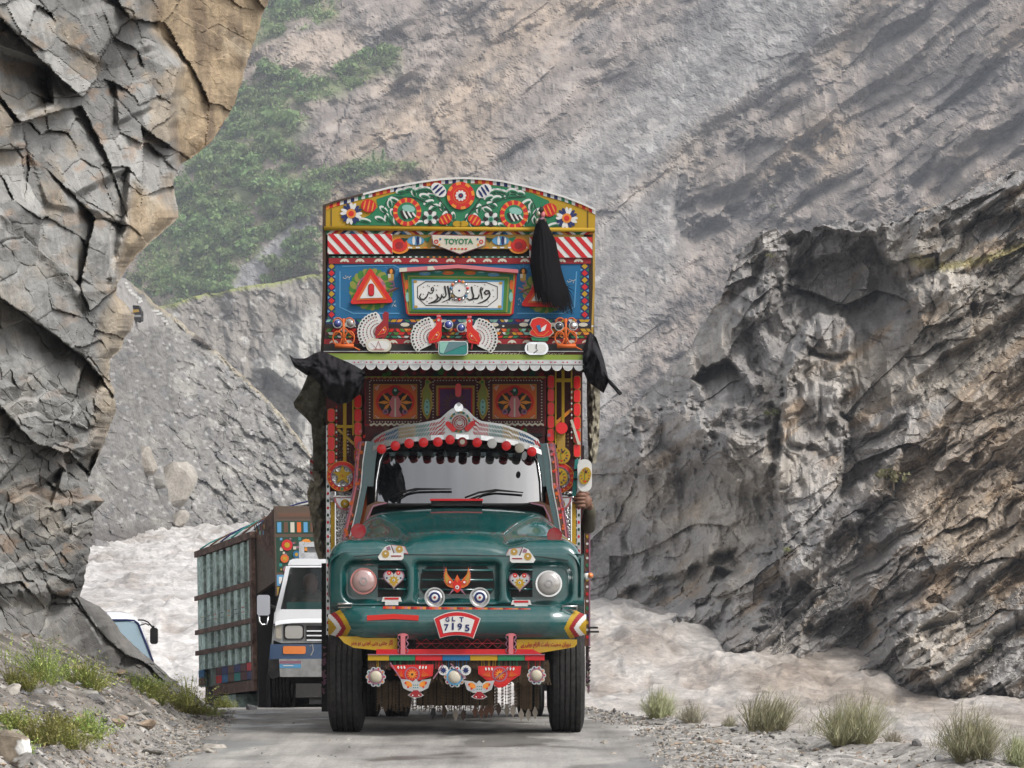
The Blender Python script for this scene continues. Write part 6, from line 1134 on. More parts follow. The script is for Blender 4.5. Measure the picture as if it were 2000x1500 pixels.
for i in range(150): chain(r_.uniform(735, 925), 1330, 1375 + r_.uniform(0, 18), -0.25 + r_.uniform(0, 0.05))
q.build('chain_fringe', truck, kind='stuff')
r_ = random.Random(5)
for x, y, m_ in ((928, 1392, 'rust'), (940, 1394, 'rust'), (950, 1391, 'rust'), (960, 1389, 'rust'), (974, 1387, 'brown'), (990, 1389, 'dust'), (1002, 1390, 'dust'), (1018, 1398, 'dust'), (1032, 1398, 'dust'), (1045, 1394, 'dust'), (905, 1398, 'brown'), (890, 1398, 'dust'), (868, 1392, 'brown'), (846, 1396, 'dark')):
    q = MB(); q.plate([(x - 1, y - 14), (x + 1, y - 14), (x + 6, y - 2), (x + 3, y + 5), (x, y + 11), (x - 3, y + 5), (x - 6, y - 2)], -0.32 + r_.uniform(-0.03, 0.03), 0.006, m_); q.build('leaf_pendant', truck)
yh = FY - 0.17
for cx_, sgn in ((805, 1), (976, -1)):
    q = MB(); g = lambda a, d: (cx_ + sgn * a, d + (0 if sgn > 0 else 4))
    pts = [g(-44, 1299), g(42, 1298), g(40, 1320), g(14, 1329), g(-6, 1332), g(-22, 1324)] if sgn > 0 else [g(-42, 1297), g(42, 1297), g(42, 1312), g(24, 1326), g(2, 1340), g(-12, 1336), g(-22, 1326), g(-40, 1314)]
    q.plate(pts, yh, 0.02, 'red'); q.plate([(cx_ + (a - cx_) * 0.9, 1312 + (d - 1312) * 0.86) for a, d in pts], yh - 0.003, 0, 'scarlet'); q.ring(cx_, 1317, 12.5, 15, yh - 0.006, 0, 'mauve', 20); q.disc(cx_, 1317, 12.5, yh - 0.007, 0, 'red', 18); q.star(cx_, 1317, 12, 5, 12, yh - 0.010, 0, 'amber'); q.disc(cx_, 1317, 2.4, yh - 0.013, 0, 'brown', 8)
    for s in (-1, 1):
        for i in range(3): q.disc(cx_ + s * (15 + 6 * i), 1303.5 + (0 if sgn > 0 else 3), 1.8, yh - 0.008, 0, 'white', 8, 3.2, s * 12)
        for i in range(5): q.stroke([(cx_ + s * 18, 1322), (cx_ + s * (22 + 3 * i), 1310 + 2 * i)], 1.2, yh - 0.008, 0, 'orange')
    q.build('fan_plate', truck)
for cx_, cy_, m_, r0 in ((734, 1322, 'lamp', 12), (888, 1322, 'cream', 13), (1048, 1319, 'lamp', 11)):
    q = MB()
    for i in range(10): a = R(i * 36); q.disc(cx_ + r0 * 1.22 * math.cos(a), cy_ + r0 * 1.22 * math.sin(a), 5.4, yh + 0.004 + 0.0006 * (i % 2), 0.012, tin if cx_ != 888 else 'white', 10); q.disc(cx_ + r0 * 1.35 * math.cos(a), cy_ + r0 * 1.35 * math.sin(a), 2, yh - 0.002, 0, ['red', 'amber', 'teal', 'navy'][i % 4], 8)
    q.ring(cx_, cy_, r0, r0 + 3, yh - 0.006, 0.012, 'mauve' if cx_ != 888 else 'sky', 22); q.dome(cx_, cy_, r0, yh - 0.004, 0.02, paint(m_, 0.3), None, 18, 3); q.build('star_lamp', truck)
    if cx_ == 888:
        for s in (-1, 1): p = MB(); p.star(cx_ + s * 22, 1309, 7, 4, 8, yh - 0.012, 0.01, 'navy'); p.disc(cx_ + s * 22, 1309, 10, yh - 0.008, 0.01, 'white', 12); p.build('flower_plate', truck)
for cx_, cy_ in ((812, 1340), (936, 1343)):
    q = MB(); sh = [(0, -14), (6, -8), (12, -12), (30, -14), (24, 4), (12, 10), (6, 11), (16, 18), (8, 22), (0, 23)]; sh = sh + [(-a, d) for a, d in sh[::-1][1:-1]]
    q.plate([(cx_ + a, cy_ + d) for a, d in sh], yh - 0.03, 0.012, tin); q.plate([(cx_ + a, cy_ + d) for a, d in [(-4, 8), (4, 8), (13, 18), (7, 21), (0, 22), (-7, 21), (-13, 18)]], yh - 0.033, 0, 'crimson')
    for s in (-1, 1): q.disc(cx_ + s * 14, cy_ - 4, 8, yh - 0.033, 0, 'amber', 12, 5, -30 * s); q.disc(cx_ + s * 20, cy_ - 6, 2.2, yh - 0.036, 0, 'scarlet', 8); q.disc(cx_ + s * 15, cy_ + 2, 2.2, yh - 0.036, 0, 'scarlet', 8); q.disc(cx_ + s * 6, cy_ + 18, 1.4, yh - 0.036, 0, 'white', 6)
    for i in range(6): q.disc(cx_ - 4 + 4 * (i % 3), cy_ - 2 + 5 * (i // 3), 1.3, yh - 0.034, 0, 'teal', 6)
    q.build('bird_plate', truck)
q = MB()
for p in ([(762, 1294), (784, 1328)], [(866, 1298), (846, 1326)], [(880, 1296), (910, 1326)], [(998, 1301), (966, 1326)]): q.stroke(p, 2.2, yh - 0.02, 0.01, 'mauve')
q.build('hanging_cord', truck)
# ------------------------------------------------------------------ cloth, tarpaulin, hair tassel and the helper's hand on the truck
black_cloth = surf_mat('black_cloth', scales=(6, 40), amount=0.4, rough=0.85, spec=0.2, bump=0.3, dist=0.01, color=(0.011, 0.010, 0.012))
khaki_m = surf_mat('khaki_canvas', scales=(3, 26), amount=0.4, rough=0.95, spec=0.1, bump=0.4, dist=0.02, color=(0.075, 0.07, 0.05)); khaki_l = surf_mat('pale_canvas', scales=(3, 26), amount=0.35, rough=0.95, spec=0.1, bump=0.4, dist=0.02, color=(0.21, 0.19, 0.145))
def sheet(name, lo, hi, along, y, fold, mat, label, cat, horiz=True, n=44, m=26, thick=0.05, seed=0):
    """draped sheet between two edges given along one picture axis; folds in depth"""
    t = np.linspace(along[0], along[-1], n); a = np.interp(t, along, lo); c = np.interp(t, along, hi); rows = []
    for back in (0, 1):
        for j in (range(m) if not back else range(m - 1, -1, -1)):
            r = []
            for i in range(n):
                v = j / (m - 1); q = a[i] + (c[i] - a[i]) * v; px_, py_ = (t[i], q) if horiz else (q, t[i])
                yy = y + fold * float(fbm(np.array([t[i] / 16 + v * 0.8]), np.array([v * 2.2 + i * 0.02]), 200 + seed, 3)[0]) - fold * 1.2 * math.sin(math.pi * v) + back * (thick + fold * 1.2 * math.sin(math.pi * v))
                r.append(TF(px_, py_, yy))
            rows.append(r)
    o0 = np.array(rows[0][0]); base = np.array([TX, TY, 0.0])
    q = MB(); q.grid(rows, mat); o = q.build(name); o.matrix_world = Matrix.Translation((TX, TY, 0)) @ Matrix.Rotation(-TP, 4, 'X'); tag(o, label, cat); return o
sheet('black_cloth', [692, 700, 700, 691, 686, 690, 700, 708, 718, 726], [694, 716, 732, 738, 752, 778, 790, 786, 772, 742], [565, 574, 597, 612, 625, 640, 662, 682, 700, 713], 0.1, 0.16, black_cloth, 'black cloth knotted over the left end of the crown, one end blowing out', 'cloth', seed=1)
sheet('black_cloth', [688, 652, 648, 660, 700, 738, 752, 762, 767], [722, 745, 750, 758, 768, 748, 764, 773, 769], [1138, 1148, 1154, 1165, 1179, 1188, 1202, 1210, 1215], 0.3, 0.14, black_cloth, 'black cloth hanging beside the right end of the crown with a looped tip', 'cloth', seed=2)
sheet('canvas_roll', [612, 600, 586, 573, 575, 597, 608, 611, 612], [650, 650, 650, 650, 650, 650, 650, 650, 650], [690, 735, 768, 786, 796, 816, 830, 870, 920], 1.5, 0.10, khaki_m, 'olive canvas rolled up along the left side of the truck body', 'tarpaulin', False, seed=3)
sheet('canvas_roll', [611, 605, 599, 606, 612, 614, 622], [640, 640, 640, 640, 640, 640, 640], [915, 945, 962, 1005, 1040, 1068, 1092], 1.75, 0.12, khaki_l, 'dusty canvas bundle tied below the olive roll', 'tarpaulin', False, seed=4)
sheet('canvas_roll', [1146, 1146, 1147, 1148, 1150], [1172, 1172, 1171, 1170, 1164], [725, 780, 830, 862, 905], 1.9, 0.08, khaki_l, 'pale canvas hanging down behind the red reflectors on the right', 'tarpaulin', False, seed=5)
hair_m, _t, _b = node_mat('black_hair', 0.6, 0.12); _b.inputs['Base Color'].default_value = (0.008, 0.007, 0.008, 1)
tail = thing('hair_tassel', 'long black yak hair tassel hung from the crest over the right warning triangle', 'tassel', (TX, TY, 0), (-TP, 0, 0))
q = MB(); r_ = random.Random(2)
for i in range(700):
    f = r_.random(); dep = r_.random(); x0 = 1044 + 26 * f; k = 0.6 + 0.4 * r_.random(); L = 592 + 24 * f - 60 * r_.random() ** 2
    x1 = 1039 + 53 * f + r_.uniform(-3, 3); x2 = 1056 + 58 * f + r_.uniform(-11, 11); yy = 0.30 - 0.16 * math.sin(math.pi * f) * dep
    pts = [(x0 + (1057 - x0) * 0.4, 428 + 8 * r_.random()), (x0 + (x1 - x0) * 0.6, 470), (x1, 520), (x1 + (x2 - x1) * 0.5, 560), (x2, L)]
    q.stroke(pts, [1.4, 2.4, 2.6, 2.0, 0.4], yy + 0.02 * r_.random(), 0, hair_m)
for k in range(3): q.plate([(1046, 440), (1066, 440), (1086, 520), (1098, 575), (1068, 575), (1044, 520)], 0.29 + 0.005 * k, 0.01, hair_m)
q.build('hair', tail, kind='stuff')
q = MB()
for x, y, r0, m_ in ((1057, 410, 5, 'dark'), (1052, 417, 4, 'cream'), (1060, 420, 5, 'pink'), (1057, 428, 6, 'mauve'), (1050, 432, 4, 'cream'), (1063, 432, 4, 'rust'), (1057, 424, 4, 'brown'), (1055, 437, 4, 'cream')): q.dome(x, y, r0, 0.32, 0.06, m_, r0 * 1.5, 10, 3, 20)
q.build('knot', tail)
skin = surf_mat('skin', scales=(20, 90), amount=0.15, rough=0.55, spec=0.35, bump=0.1, dist=0.002, color=(0.17, 0.085, 0.055))
per = thing('person', 'hand of a person gripping the edge of the truck body below the right mirror', 'person', (TX, TY, 0), (-TP, 0, 0))
q = MB(); yh_ = 1.12; s_ = 0.0046
for i, (py_, l, dz) in enumerate(((967, 17, 0), (974, 20, -1), (981, 19, 0), (988, 15, 1))):
    q.tube([TF(1146, py_ + 0.5, yh_ + 0.03), TF(1140, py_ - 0.5, yh_ - 0.015), TF(1140 - l * 0.55, py_ + dz * 0.5, yh_ - 0.02), TF(1140 - l * 0.9, py_ + 1 + dz, yh_ + 0.005), TF(1140 - l, py_ + 1.4 + dz, yh_ + 0.02)], [0.018, 0.0185, 0.0165, 0.015, 0.008], skin, 10)
q.tube([TF(1140, 992, yh_ + 0.06), TF(1143, 984, yh_ + 0.02), TF(1147, 976, yh_ + 0.02), TF(1143, 966, yh_ + 0.06)], [0.02, 0.045, 0.045, 0.022], skin, 12)
q.tube([TF(1148, 966, yh_ + 0.05), TF(1141, 961, yh_ + 0.0), TF(1133, 962, yh_ - 0.01), TF(1128, 965, yh_ + 0.0)], [0.022, 0.019, 0.016, 0.008], skin, 10)
q.tube([TF(1146, 978, yh_ + 0.03), TF(1150, 984, yh_ + 0.10), TF(1152, 995, yh_ + 0.22), TF(1150, 1008, yh_ + 0.36)], [0.042, 0.033, 0.036, 0.042], skin, 12)
q.build('hand', per); q = MB(); q.tube([TF(1151, 990, yh_ + 0.16), TF(1152, 1000, yh_ + 0.26), TF(1148, 1030, yh_ + 0.46)], [0.050, 0.056, 0.07], 'khaki', 12); q.build('sleeve', per)

# ------------------------------------------------------------------ white pick-up jeep behind
JX, JY = -2.25, 36.4; JZ = float(road_z(np.array(37.0))); JP = R(3.2)
jeep = thing('jeep', 'white jeep with a blue bumper and chrome roof rack, half hidden behind the big truck', 'jeep', (JX, JY, JZ), (-JP, 0, 0))
MB.F = JF = Frame(JX, JY, JP, JZ); white_car = glossy('white_car_paint', (0.66, 0.67, 0.69), 0.12, 0.7, 0.5, 0.08); sil = glossy('silver_grey_paint', (0.33, 0.34, 0.37), 0.25, 0.4); navy_p = glossy('navy_paint', (0.02, 0.05, 0.11), 0.2, 0.5)
cxj = 663; mir_x = lambda p: 2 * cxj - p
def both(pts): return pts + [(mir_x(a), d) for a, d in pts[::-1]]
q = MB(); q.plate(both([(536, 1216), (540, 1198), (548, 1190)]), 0.02, 0.04, white_car); rows = []
for y, py_, x in ((0.0, 1216, 537), (0.02, 1208, 538), (0.10, 1199, 541), (0.4, 1196, 543), (0.8, 1194, 545), (1.1, 1193, 547)): rows.append([JF(a, py_ + 6 * (abs(a - cxj) / (cxj - x)) ** 6, y) for a in np.linspace(x, mir_x(x), 24)])
q.grid(rows, white_car); q.plate(both([(534, 1218), (534, 1325)]), 0.25, 0.9, 'dark'); q.build('hood', jeep)
q = MB(); q.plate(both([(538, 1214), (533, 1250), (550, 1256)]), 0.05, 0.05, tin); q.plate(both([(552, 1218), (552, 1252)]), 0.045, 0.02, 'grey'); q.build('front_panel', jeep)
q = MB(); q.rrect(554, 1220, 594, 1249, 6, 0.03, 0.03, 'dark'); o = q.build('headlight', jeep); l = MB(); l.plate(rr_pts(557, 1222, 591, 1247, 6, 4), 0.024, 0, glass_lamp); l.build('lens', o)
q = MB(); q.plate([(538, 1219), (550, 1219), (549, 1249), (539, 1246)], 0.03, 0.03, glossy('clear_marker', (0.3, 0.27, 0.22), 0.1)); q.build('side_marker', jeep)
q = MB(); q.rect(598, 1222, mir_x(598), 1252, 0.03, 0.02, 'black'); q.build('grille', jeep)
for py_ in (1231, 1240, 1249): q = MB(); q.rect(599, py_, mir_x(599), py_ + 2.6, 0.015, 0.02, white_car); q.build('grille_bar', jeep)
q = MB(); q.plate(both([(528, 1258), (526, 1288)]), -0.02, 0.2, navy_p); q.build('valance', jeep)
q = MB(); q.rrect(553, 1262, 597, 1277, 3, -0.035, 0.02, amber_lens); q.build('turn_signal', jeep); q = MB(); q.stroke([(605, 1262), (610, 1258), (612, 1270), (607, 1280)], 2, -0.03, 0.01, 'grey'); q.build('badge', jeep)
q = MB(); q.plate(both([(545, 1287), (547, 1322)]), -0.12, 0.1, tin); q.plate([(524, 1288), (545, 1287), (547, 1322), (530, 1326), (525, 1318)], -0.11, 0.15, 'black'); q.rect(546, 1291, 588, 1296, -0.124, 0, 'mauve'); q.rect(546, 1297, 588, 1305, -0.124, 0, 'sky'); q.rect(553, 1299, 573, 1301, -0.126, 0, 'white'); q.build('bumper', jeep)
q = MB(); q.plate(both([(562, 1104), (566, 1094), (580, 1091)]), 1.35, 0.05, white_car); q.grid([[JF(a, d, y) for a in np.linspace(x, mir_x(x), 12)] for d, y, x in ((1108, 1.34, 562), (1096, 1.42, 566), (1091, 1.7, 572), (1092, 3.2, 590))], white_car)
q.stroke([(563, 1106), (553, 1150), (542, 1196)], [9, 8, 9], 1.2, 0.1, white_car); q.stroke([(mir_x(563), 1106), (mir_x(542), 1196)], 9, 1.2, 0.1, white_car); q.plate([(545, 1150), (555, 1120), (556, 1200), (536, 1200)], 1.45, 1.2, 'dark'); q.plate([(536, 1196), (548, 1190), (548, 1260), (530, 1260)], 1.15, 1.6, white_car); q.build('cab', jeep)
jg, t, bb = node_mat('jeep_glass', 0.03, 0.6); bb.inputs['Base Color'].default_value = (0.012, 0.016, 0.017, 1); bb.inputs['Alpha'].default_value = 0.55
q = MB(); q.plate([(568, 1110), (mir_x(568), 1110), (mir_x(550), 1192), (550, 1192)], lambda a, d: 0.95 + (1192 - d) / 82 * 0.32, 0, jg); q.build('windscreen', jeep)
q = MB(); q.plate([(569, 1108), (mir_x(569), 1108), (mir_x(549), 1200), (549, 1200)], 2.2, 0.05, 'black'); q.stroke([(567, 1110), (549, 1192), (mir_x(549), 1192)], 2.2, 0.93, 0.02, 'black'); q.rect(560, 1176, 640, 1192, 1.3, 0.3, paint('teal', 0.8)); q.build('cab_interior', jeep)
drv = thing('person', 'driver sitting behind the windscreen of the white jeep', 'person', (JX, JY, JZ), (-JP, 0, 0))
q = MB(); c0 = JF(606, 1140, 1.7); q.lathe([(0.0, -0.15), (0.06, -0.14), (0.09, -0.07), (0.1, 0.02), (0.085, 0.09), (0.05, 0.125), (0, 0.135)], c0, 'z', skin, 14); q.tube([JF(606, 1155, 1.72), JF(606, 1163, 1.74), JF(606, 1176, 1.76)], [0.055, 0.06, 0.1], skin, 10); q.tube([JF(599, 1139, 1.60), JF(599, 1145, 1.585), JF(600, 1147, 1.6)], [0.008, 0.016, 0.01], skin, 6)
hd = q.build('body', drv); q = MB(); q.tube([JF(580, 1172, 1.8), JF(590, 1168, 1.78), JF(606, 1166, 1.78), JF(622, 1168, 1.78), JF(632, 1172, 1.8)], [0.06, 0.1, 0.12, 0.1, 0.06], 'khaki', 10); q.tube([JF(606, 1168, 1.78), JF(606, 1200, 1.8)], [0.16, 0.19], 'khaki', 12); q.tube([JF(580, 1172, 1.8), JF(572, 1184, 1.6), JF(582, 1184, 1.35)], [0.055, 0.045, 0.035], 'khaki', 8); q.build('shirt', drv); q = MB(); q.dome(606, 1134, 15, 1.72, 0.1, 'black', 14, 14, 4); q.build('hair', drv)
q = MB(); q.rrect(502, 1162, 527, 1202, 5, 0.9, 0.06, sil); q.build('mirror', jeep); q = MB(); q.ptube([(506, 1200, 0.92), (507, 1214, 0.92), (512, 1220, 0.92), (522, 1220, 0.95), (524, 1202, 0.95)], 0.012, chrome); q.ptube([(524, 1182, 0.95), (536, 1186, 1.1)], 0.02, 'dark'); q.build('mirror_bracket', jeep)
q = MB()
for a in (1059, 1079): q.rect(584, a, mir_x(584), a + 13 - (a == 1059) * 4, 1.6, 0.08, metal('bright_chrome', (0.8, 0.8, 0.82), 0.2))
q.rect(584, 1058, 594, 1094, 1.58, 0.08, metal('bright_chrome', (0.8, 0.8, 0.82), 0.2)); q.rect(600, 1068, 640, 1080, 1.66, 0.3, 'grey'); q.build('roof_rack', jeep)
for a0, a1 in ((530, 572), (mir_x(572), mir_x(530))):
    xa, xb = JF(a0, 1380, 0.5)[0], JF(a1, 1380, 0.5)[0]; tyre(xa, xb, 0.62, 0.40, jeep, 'wheel')
q = MB(); q.box(-0.6, 0.6, 0.5, 0.9, 0.35, 0.6, 'black'); q.box(-0.8, 0.8, 0.4, 3.6, 0.45, 0.75, 'dark'); q.build('chassis', jeep)

# ------------------------------------------------------------------ blue-green truck turned across the road behind
A0, A1 = at(395, 1342, 48.0), at(502, 1328, 44.0); dv = (A1 - A0); L_ = float(np.linalg.norm(dv)); dv /= L_; nv = np.cross(dv, [0, 0, 1.0]); nv /= np.linalg.norm(nv); nv = nv if nv[1] < 0 and nv[0] < 0 else -nv; pv = -nv
uv = np.cross(pv, dv); uv = uv if uv[2] > 0 else -uv
lor = thing('cargo_truck', 'second truck, turned sideways, with a pale green ribbed side and painted crown', 'truck', tuple(A0 - np.array([0, 0, 0.75])))
O_ = np.array(lor.location)
def LP(u, h, w=0.0, f=0.0): return tuple(A0 + dv * (u * L_ + f) + uv * h - pv * w - O_)     # along the side, up, outwards, forwards
def hx(q, u0, u1, h0, h1, w0, w1, mat, f0=0, f1=0):
    vs = [LP(u, h, w, f) for (u, f) in ((u0, f0), (u1, f1)) for h in (h0, h1) for w in (w0, w1)]
    q.add(vs, [[0, 1, 3, 2], [4, 6, 7, 5], [0, 4, 5, 1], [2, 3, 7, 6], [0, 2, 6, 4], [1, 5, 7, 3]], mat)
mintg = surf_mat('pale_green_panel', scales=(2.5, 14), amount=0.55, rough=0.6, spec=0.3, bump=0.2, dist=0.01, color=(0.30, 0.385, 0.345)); mintd = surf_mat('dark_green_panel', scales=(2.5, 14), amount=0.4, rough=0.7, spec=0.2, bump=0.2, dist=0.01, color=(0.13, 0.165, 0.145)); rustm = surf_mat('rusty_paint', scales=(3, 14), amount=0.5, rough=0.8, spec=0.2, bump=0.2, dist=0.01, color=(0.10, 0.06, 0.045))
HT = 2.18; q = MB(); hx(q, 0, 1, 0.0, HT, -2.1, -0.04, mintd); q.build('cargo_body', lor)
for i in range(8):
    u = 0.05 + i * 0.125; q = MB(); hx(q, u, u + 0.066, 0.28, HT - 0.06, -0.04, 0.045, mintg); q.build('side_rib', lor)
for i in range(7):
    u = 0.118 + i * 0.125; q = MB()
    for h, m_ in ((1.62, ['red', 'green', 'rust', 'blue', 'maroon', 'green', 'rust'][i]), (1.48, ['rust', 'darkgreen', 'red', 'navy', 'maroon', 'teal', 'rust'][i])): hx(q, u, u + 0.052, h, h + 0.12, -0.04, -0.03, m_)
    hx(q, u - 0.06, u - 0.01, 1.05, 1.06, 0.045, 0.05, ['gold', 'dark', 'red', 'navy', 'amber', 'dark', 'red'][i]); hx(q, u - 0.06, u - 0.01, 1.12, 1.13, 0.045, 0.05, ['gold', 'dark', 'red', 'navy', 'amber', 'dark', 'red'][i]); q.build('painted_mark', lor)
for h in (1.42, 0.86, 0.52): q = MB(); hx(q, -0.04, 1.01, h, h + 0.075, 0.045, 0.075, rustm); q.build('side_rail', lor)
q = MB(); hx(q, -0.02, 1.02, HT - 0.05, HT + 0.05, -0.1, 0.08, rustm); hx(q, 0.97, 1.01, 0, HT, -0.04, 0.06, rustm); hx(q, 0, 0.05, 0, HT, -0.04, 0.05, mintg); q.build('body_frame', lor)
for i in range(9):
    q = MB()
    for j in range(2): hx(q, i * 0.112, i * 0.112 + 0.108, 0.02 + 0.13 * j, 0.14 + 0.13 * j, 0.046, 0.058, ['rust', 'navy', 'maroon', 'red', 'blue', 'rust', 'teal', 'maroon', 'navy'][(i + 4 * j) % 9])
    if i not in (1, 2): q.build('skirt_panel', lor)
q = MB(); hx(q, 0.27, 1.0, -0.16, 0.0, 0.0, 0.05, rustm); hx(q, 0.36, 0.62, -0.62, -0.18, -0.5, 0.0, mintg); q.build('fuel_tank', lor)
q = MB(); hx(q, 0, 1.3, -0.4, 0.0, -2.0, -0.5, 'black'); hx(q, -0.01, 0.34, -0.72, 0.28, -0.6, -0.06, 'black'); hx(q, 1.0, 1.02, -0.5, HT, -2.2, 0.0, 'dark'); q.build('chassis', lor)
for u in (0.18, 1.12):
    q = MB(); c_ = Vector(LP(u, -0.25, -0.25)); ax = Vector(pv); d1 = Vector(dv); u1 = Vector(uv); n = 26
    vs = []; prof = [(0, -0.12), (0.25, -0.12), (0.46, -0.14), (0.5, -0.1), (0.5, 0.1), (0.46, 0.14), (0, 0.14)]
    for rad, al in prof: vs += [tuple(c_ + ax * al + (d1 * math.cos(2 * math.pi * j / n) + u1 * math.sin(2 * math.pi * j / n)) * rad) for j in range(n)]
    q.add(vs, [[i * n + j, i * n + (j + 1) % n, (i + 1) * n + (j + 1) % n, (i + 1) * n + j] for i in range(len(prof) - 1) for j in range(n)], tyre_m); q.build('wheel', lor)
# arched painted roof with hoops
q = MB(); rw = []; mt = []; cyc3 = ['white', 'sky', 'mint', 'white', 'rust', 'white', 'teal']
for i in range(25): u = i / 24; rw.append([LP(u, HT + 0.05 + 0.40 * math.sin(math.pi * j / 14) ** 0.8 * (0.8 + 0.3 * u), -2.1 * j / 14) for j in range(15)])
for i in range(24): mt.append([P(['white', 'cream', 'white', 'mint', 'white', 'rust', 'white', 'grey'][(i // 3 + (j // 3) * 3) % 8] if (i % 3) or j % 2 else 'grey') for j in range(14)])
q.grid(rw, 'white', False, mt); q.build('arched_roof', lor)
for i in range(6): u = i / 5; q = MB(); q.tube([LP(u, HT + 0.08 + 0.41 * math.sin(math.pi * j / 12) ** 0.8 * (0.8 + 0.3 * u), -2.1 * j / 12) for j in range(13)], 0.014, ['teal', 'rust', 'navy'][i % 3], 6); q.build('roof_hoop', lor)
# crown and front
q = MB(); vs = [LP(1, HT - 0.05), LP(1, HT + 0.05), LP(1, HT + 0.33, -0.1, 0.92), LP(1, HT - 0.45, -0.1, 0.92)]; vs2 = [tuple(np.array(v) + pv * 0.06) for v in vs]; q.add(vs + vs2, [[0, 1, 2, 3], [4, 7, 6, 5], [0, 4, 5, 1], [1, 5, 6, 2], [2, 6, 7, 3], [3, 7, 4, 0]], rustm)
vs = [LP(1, HT - 0.9), LP(1, HT - 0.05), LP(1, HT - 0.45, -0.1, 0.92), LP(1, HT - 0.75, -0.1, 0.9)]; vs2 = [tuple(np.array(v) + pv * 0.06) for v in vs]; q.add(vs + vs2, [[0, 1, 2, 3], [4, 7, 6, 5], [3, 7, 4, 0]], 'wood'); r2_ = random.Random(12)
for i in range(26):
    f_, h_, k_ = r2_.uniform(0.05, 0.8), r2_.uniform(0.02, 0.2), r2_.uniform(0.03, 0.07); b0 = HT - 0.05 - 0.3 * f_ + h_ + 0.25 * f_
    q.add([LP(1, b0, 0.012, f_), LP(1, b0, 0.012, f_ + k_), LP(1, b0 + k_, 0.012, f_ + k_), LP(1, b0 + k_, 0.012, f_)], [[0, 1, 2, 3]], r2_.choice(['gold', 'teal', 'rust', 'mint', 'crimson', 'sky']))
q.build('crown_side', lor)
HB = HT - 0.22
q = MB(); hx(q, 1, 1, HB - 0.75, HB + 0.58, -2.2, -0.1, 'wood', 0.90, 0.95)
r_ = random.Random(8)
def fr(w0, w1, h0, h1, m_, k=0.004): hx(q, 1, 1, h0, h1, -w1 - 0.12, -w0 - 0.12, m_, 0.95, 0.95 + k)
fr(0, 1.0, HB + 0.4, HB + 0.55, 'wood'); fr(0.04, 0.7, HB + 0.42, HB + 0.48, 'rust', 0.008); fr(0, 1.0, HB + 0.17, HB + 0.36, 'darkgreen')
for i in range(9): fr(0.02 + 0.1 * i, 0.08 + 0.1 * i, HB + 0.19, HB + 0.34, ['sky', 'rust', 'cream', 'orange'][i % 4], 0.008)
fr(0, 1, HB - 0.40, HB + 0.12, 'darkgreen', 0.004)
for i in range(60): cw_, ch_, k_ = r_.uniform(0, 0.9), r_.uniform(-0.38, 0.1), r_.uniform(0.02, 0.05); fr(cw_, cw_ + k_, HB + ch_, HB + ch_ + k_, r_.choice(['mint', 'sky', 'rust', 'gold', 'teal', 'mauve', 'cream']), 0.006 + 0.0001 * i)
for cw, ch, r0, m_ in ((0.16, 0.0, 0.12, 'red'), (0.45, 0.0, 0.13, 'amber'), (0.3, -0.14, 0.08, 'blue'), (0.12, -0.2, 0.09, 'orange'), (0.5, -0.22, 0.1, 'orange'), (0.3, -0.33, 0.07, 'red'), (0.14, -0.36, 0.07, 'mauve'), (0.46, -0.34, 0.06, 'crimson')):
    q.add([LP(1, HB + ch + 0.7 * r0 * math.sin(a), -(cw + 0.12 + 0.7 * r0 * math.cos(a)), 0.97) for a in [2 * math.pi * i / 12 for i in range(12)]], [list(range(12))], m_); q.add([LP(1, HB + ch + r0 * 0.35 * math.sin(a), -(cw + 0.12 + r0 * 0.35 * math.cos(a)), 0.975) for a in [2 * math.pi * i / 10 for i in range(10)]], [list(range(10))], 'yellow')
fr(0, 1, HB - 0.60, HB - 0.44, 'sky'); fr(0, 1, HB - 0.74, HB - 0.62, 'gold')
for i in range(7): fr(0.03 + 0.1 * i, 0.08 + 0.1 * i, HB - 0.57, HB - 0.47, ['white', 'rust'][i % 2], 0.008); q.add([LP(1, HB - 0.68 + 0.04 * math.sin(a), -(0.09 + 0.13 * i + 0.12 + 0.04 * math.cos(a)), 0.962) for a in [2 * math.pi * k / 8 for k in range(8)]], [list(range(8))], 'red')
q.build('crown_board', lor)
q = MB(); hx(q, 1, 1, -0.3, HT - 0.75, -2.0, -0.25, 'dark', 0.1, 1.3); q.build('cab', lor)

# ------------------------------------------------------------------ white van beyond the rock
VX, VY = -6.45, 46.0; VZ = float(road_z(np.array(46.0))); MB.F = VF = Frame(VX, VY, R(3), VZ)
van = thing('van', 'white van showing only its windscreen corner behind the sloping grey rock', 'van', (VX, VY, VZ), (-R(3), 0, 0))
mv = lambda p: 2 * 198 - p
q = MB(); rows = []
for d, y, x in ((1400, 0.0, 306), (1330, -0.05, 307), (1300, 0.0, 305), (1292, 0.12, 301), (1250, 0.42, 289), (1216, 0.66, 277), (1203, 0.78, 268), (1196, 1.0, 255), (1194, 1.6, 250), (1197, 3.6, 250)): rows.append([VF(a, d + 4 * ((a - 198) / (x - 198)) ** 8, y + 0.12 * ((a - 198) / 100) ** 2) for a in np.linspace(mv(x), x, 22)])
q.grid(rows, white_car)
for s in (-1, 1): q.grid([[VF(198 + s * (x - 198), d, y + 0.12 * ((x - 198) / 100) ** 2 + k) for k in (0, 1.0, 2.4)] for d, y, x in ((1400, 0.0, 306), (1300, 0.0, 305), (1250, 0.42, 289), (1216, 0.66, 277), (1203, 0.78, 268))], white_car)
q.build('van_body', van)
q = MB(); vg, t, bb = node_mat('van_glass', 0.04, 1.0); bb.inputs['Base Color'].default_value = (0.16, 0.24, 0.28, 1); bb.inputs['IOR'].default_value = 1.9
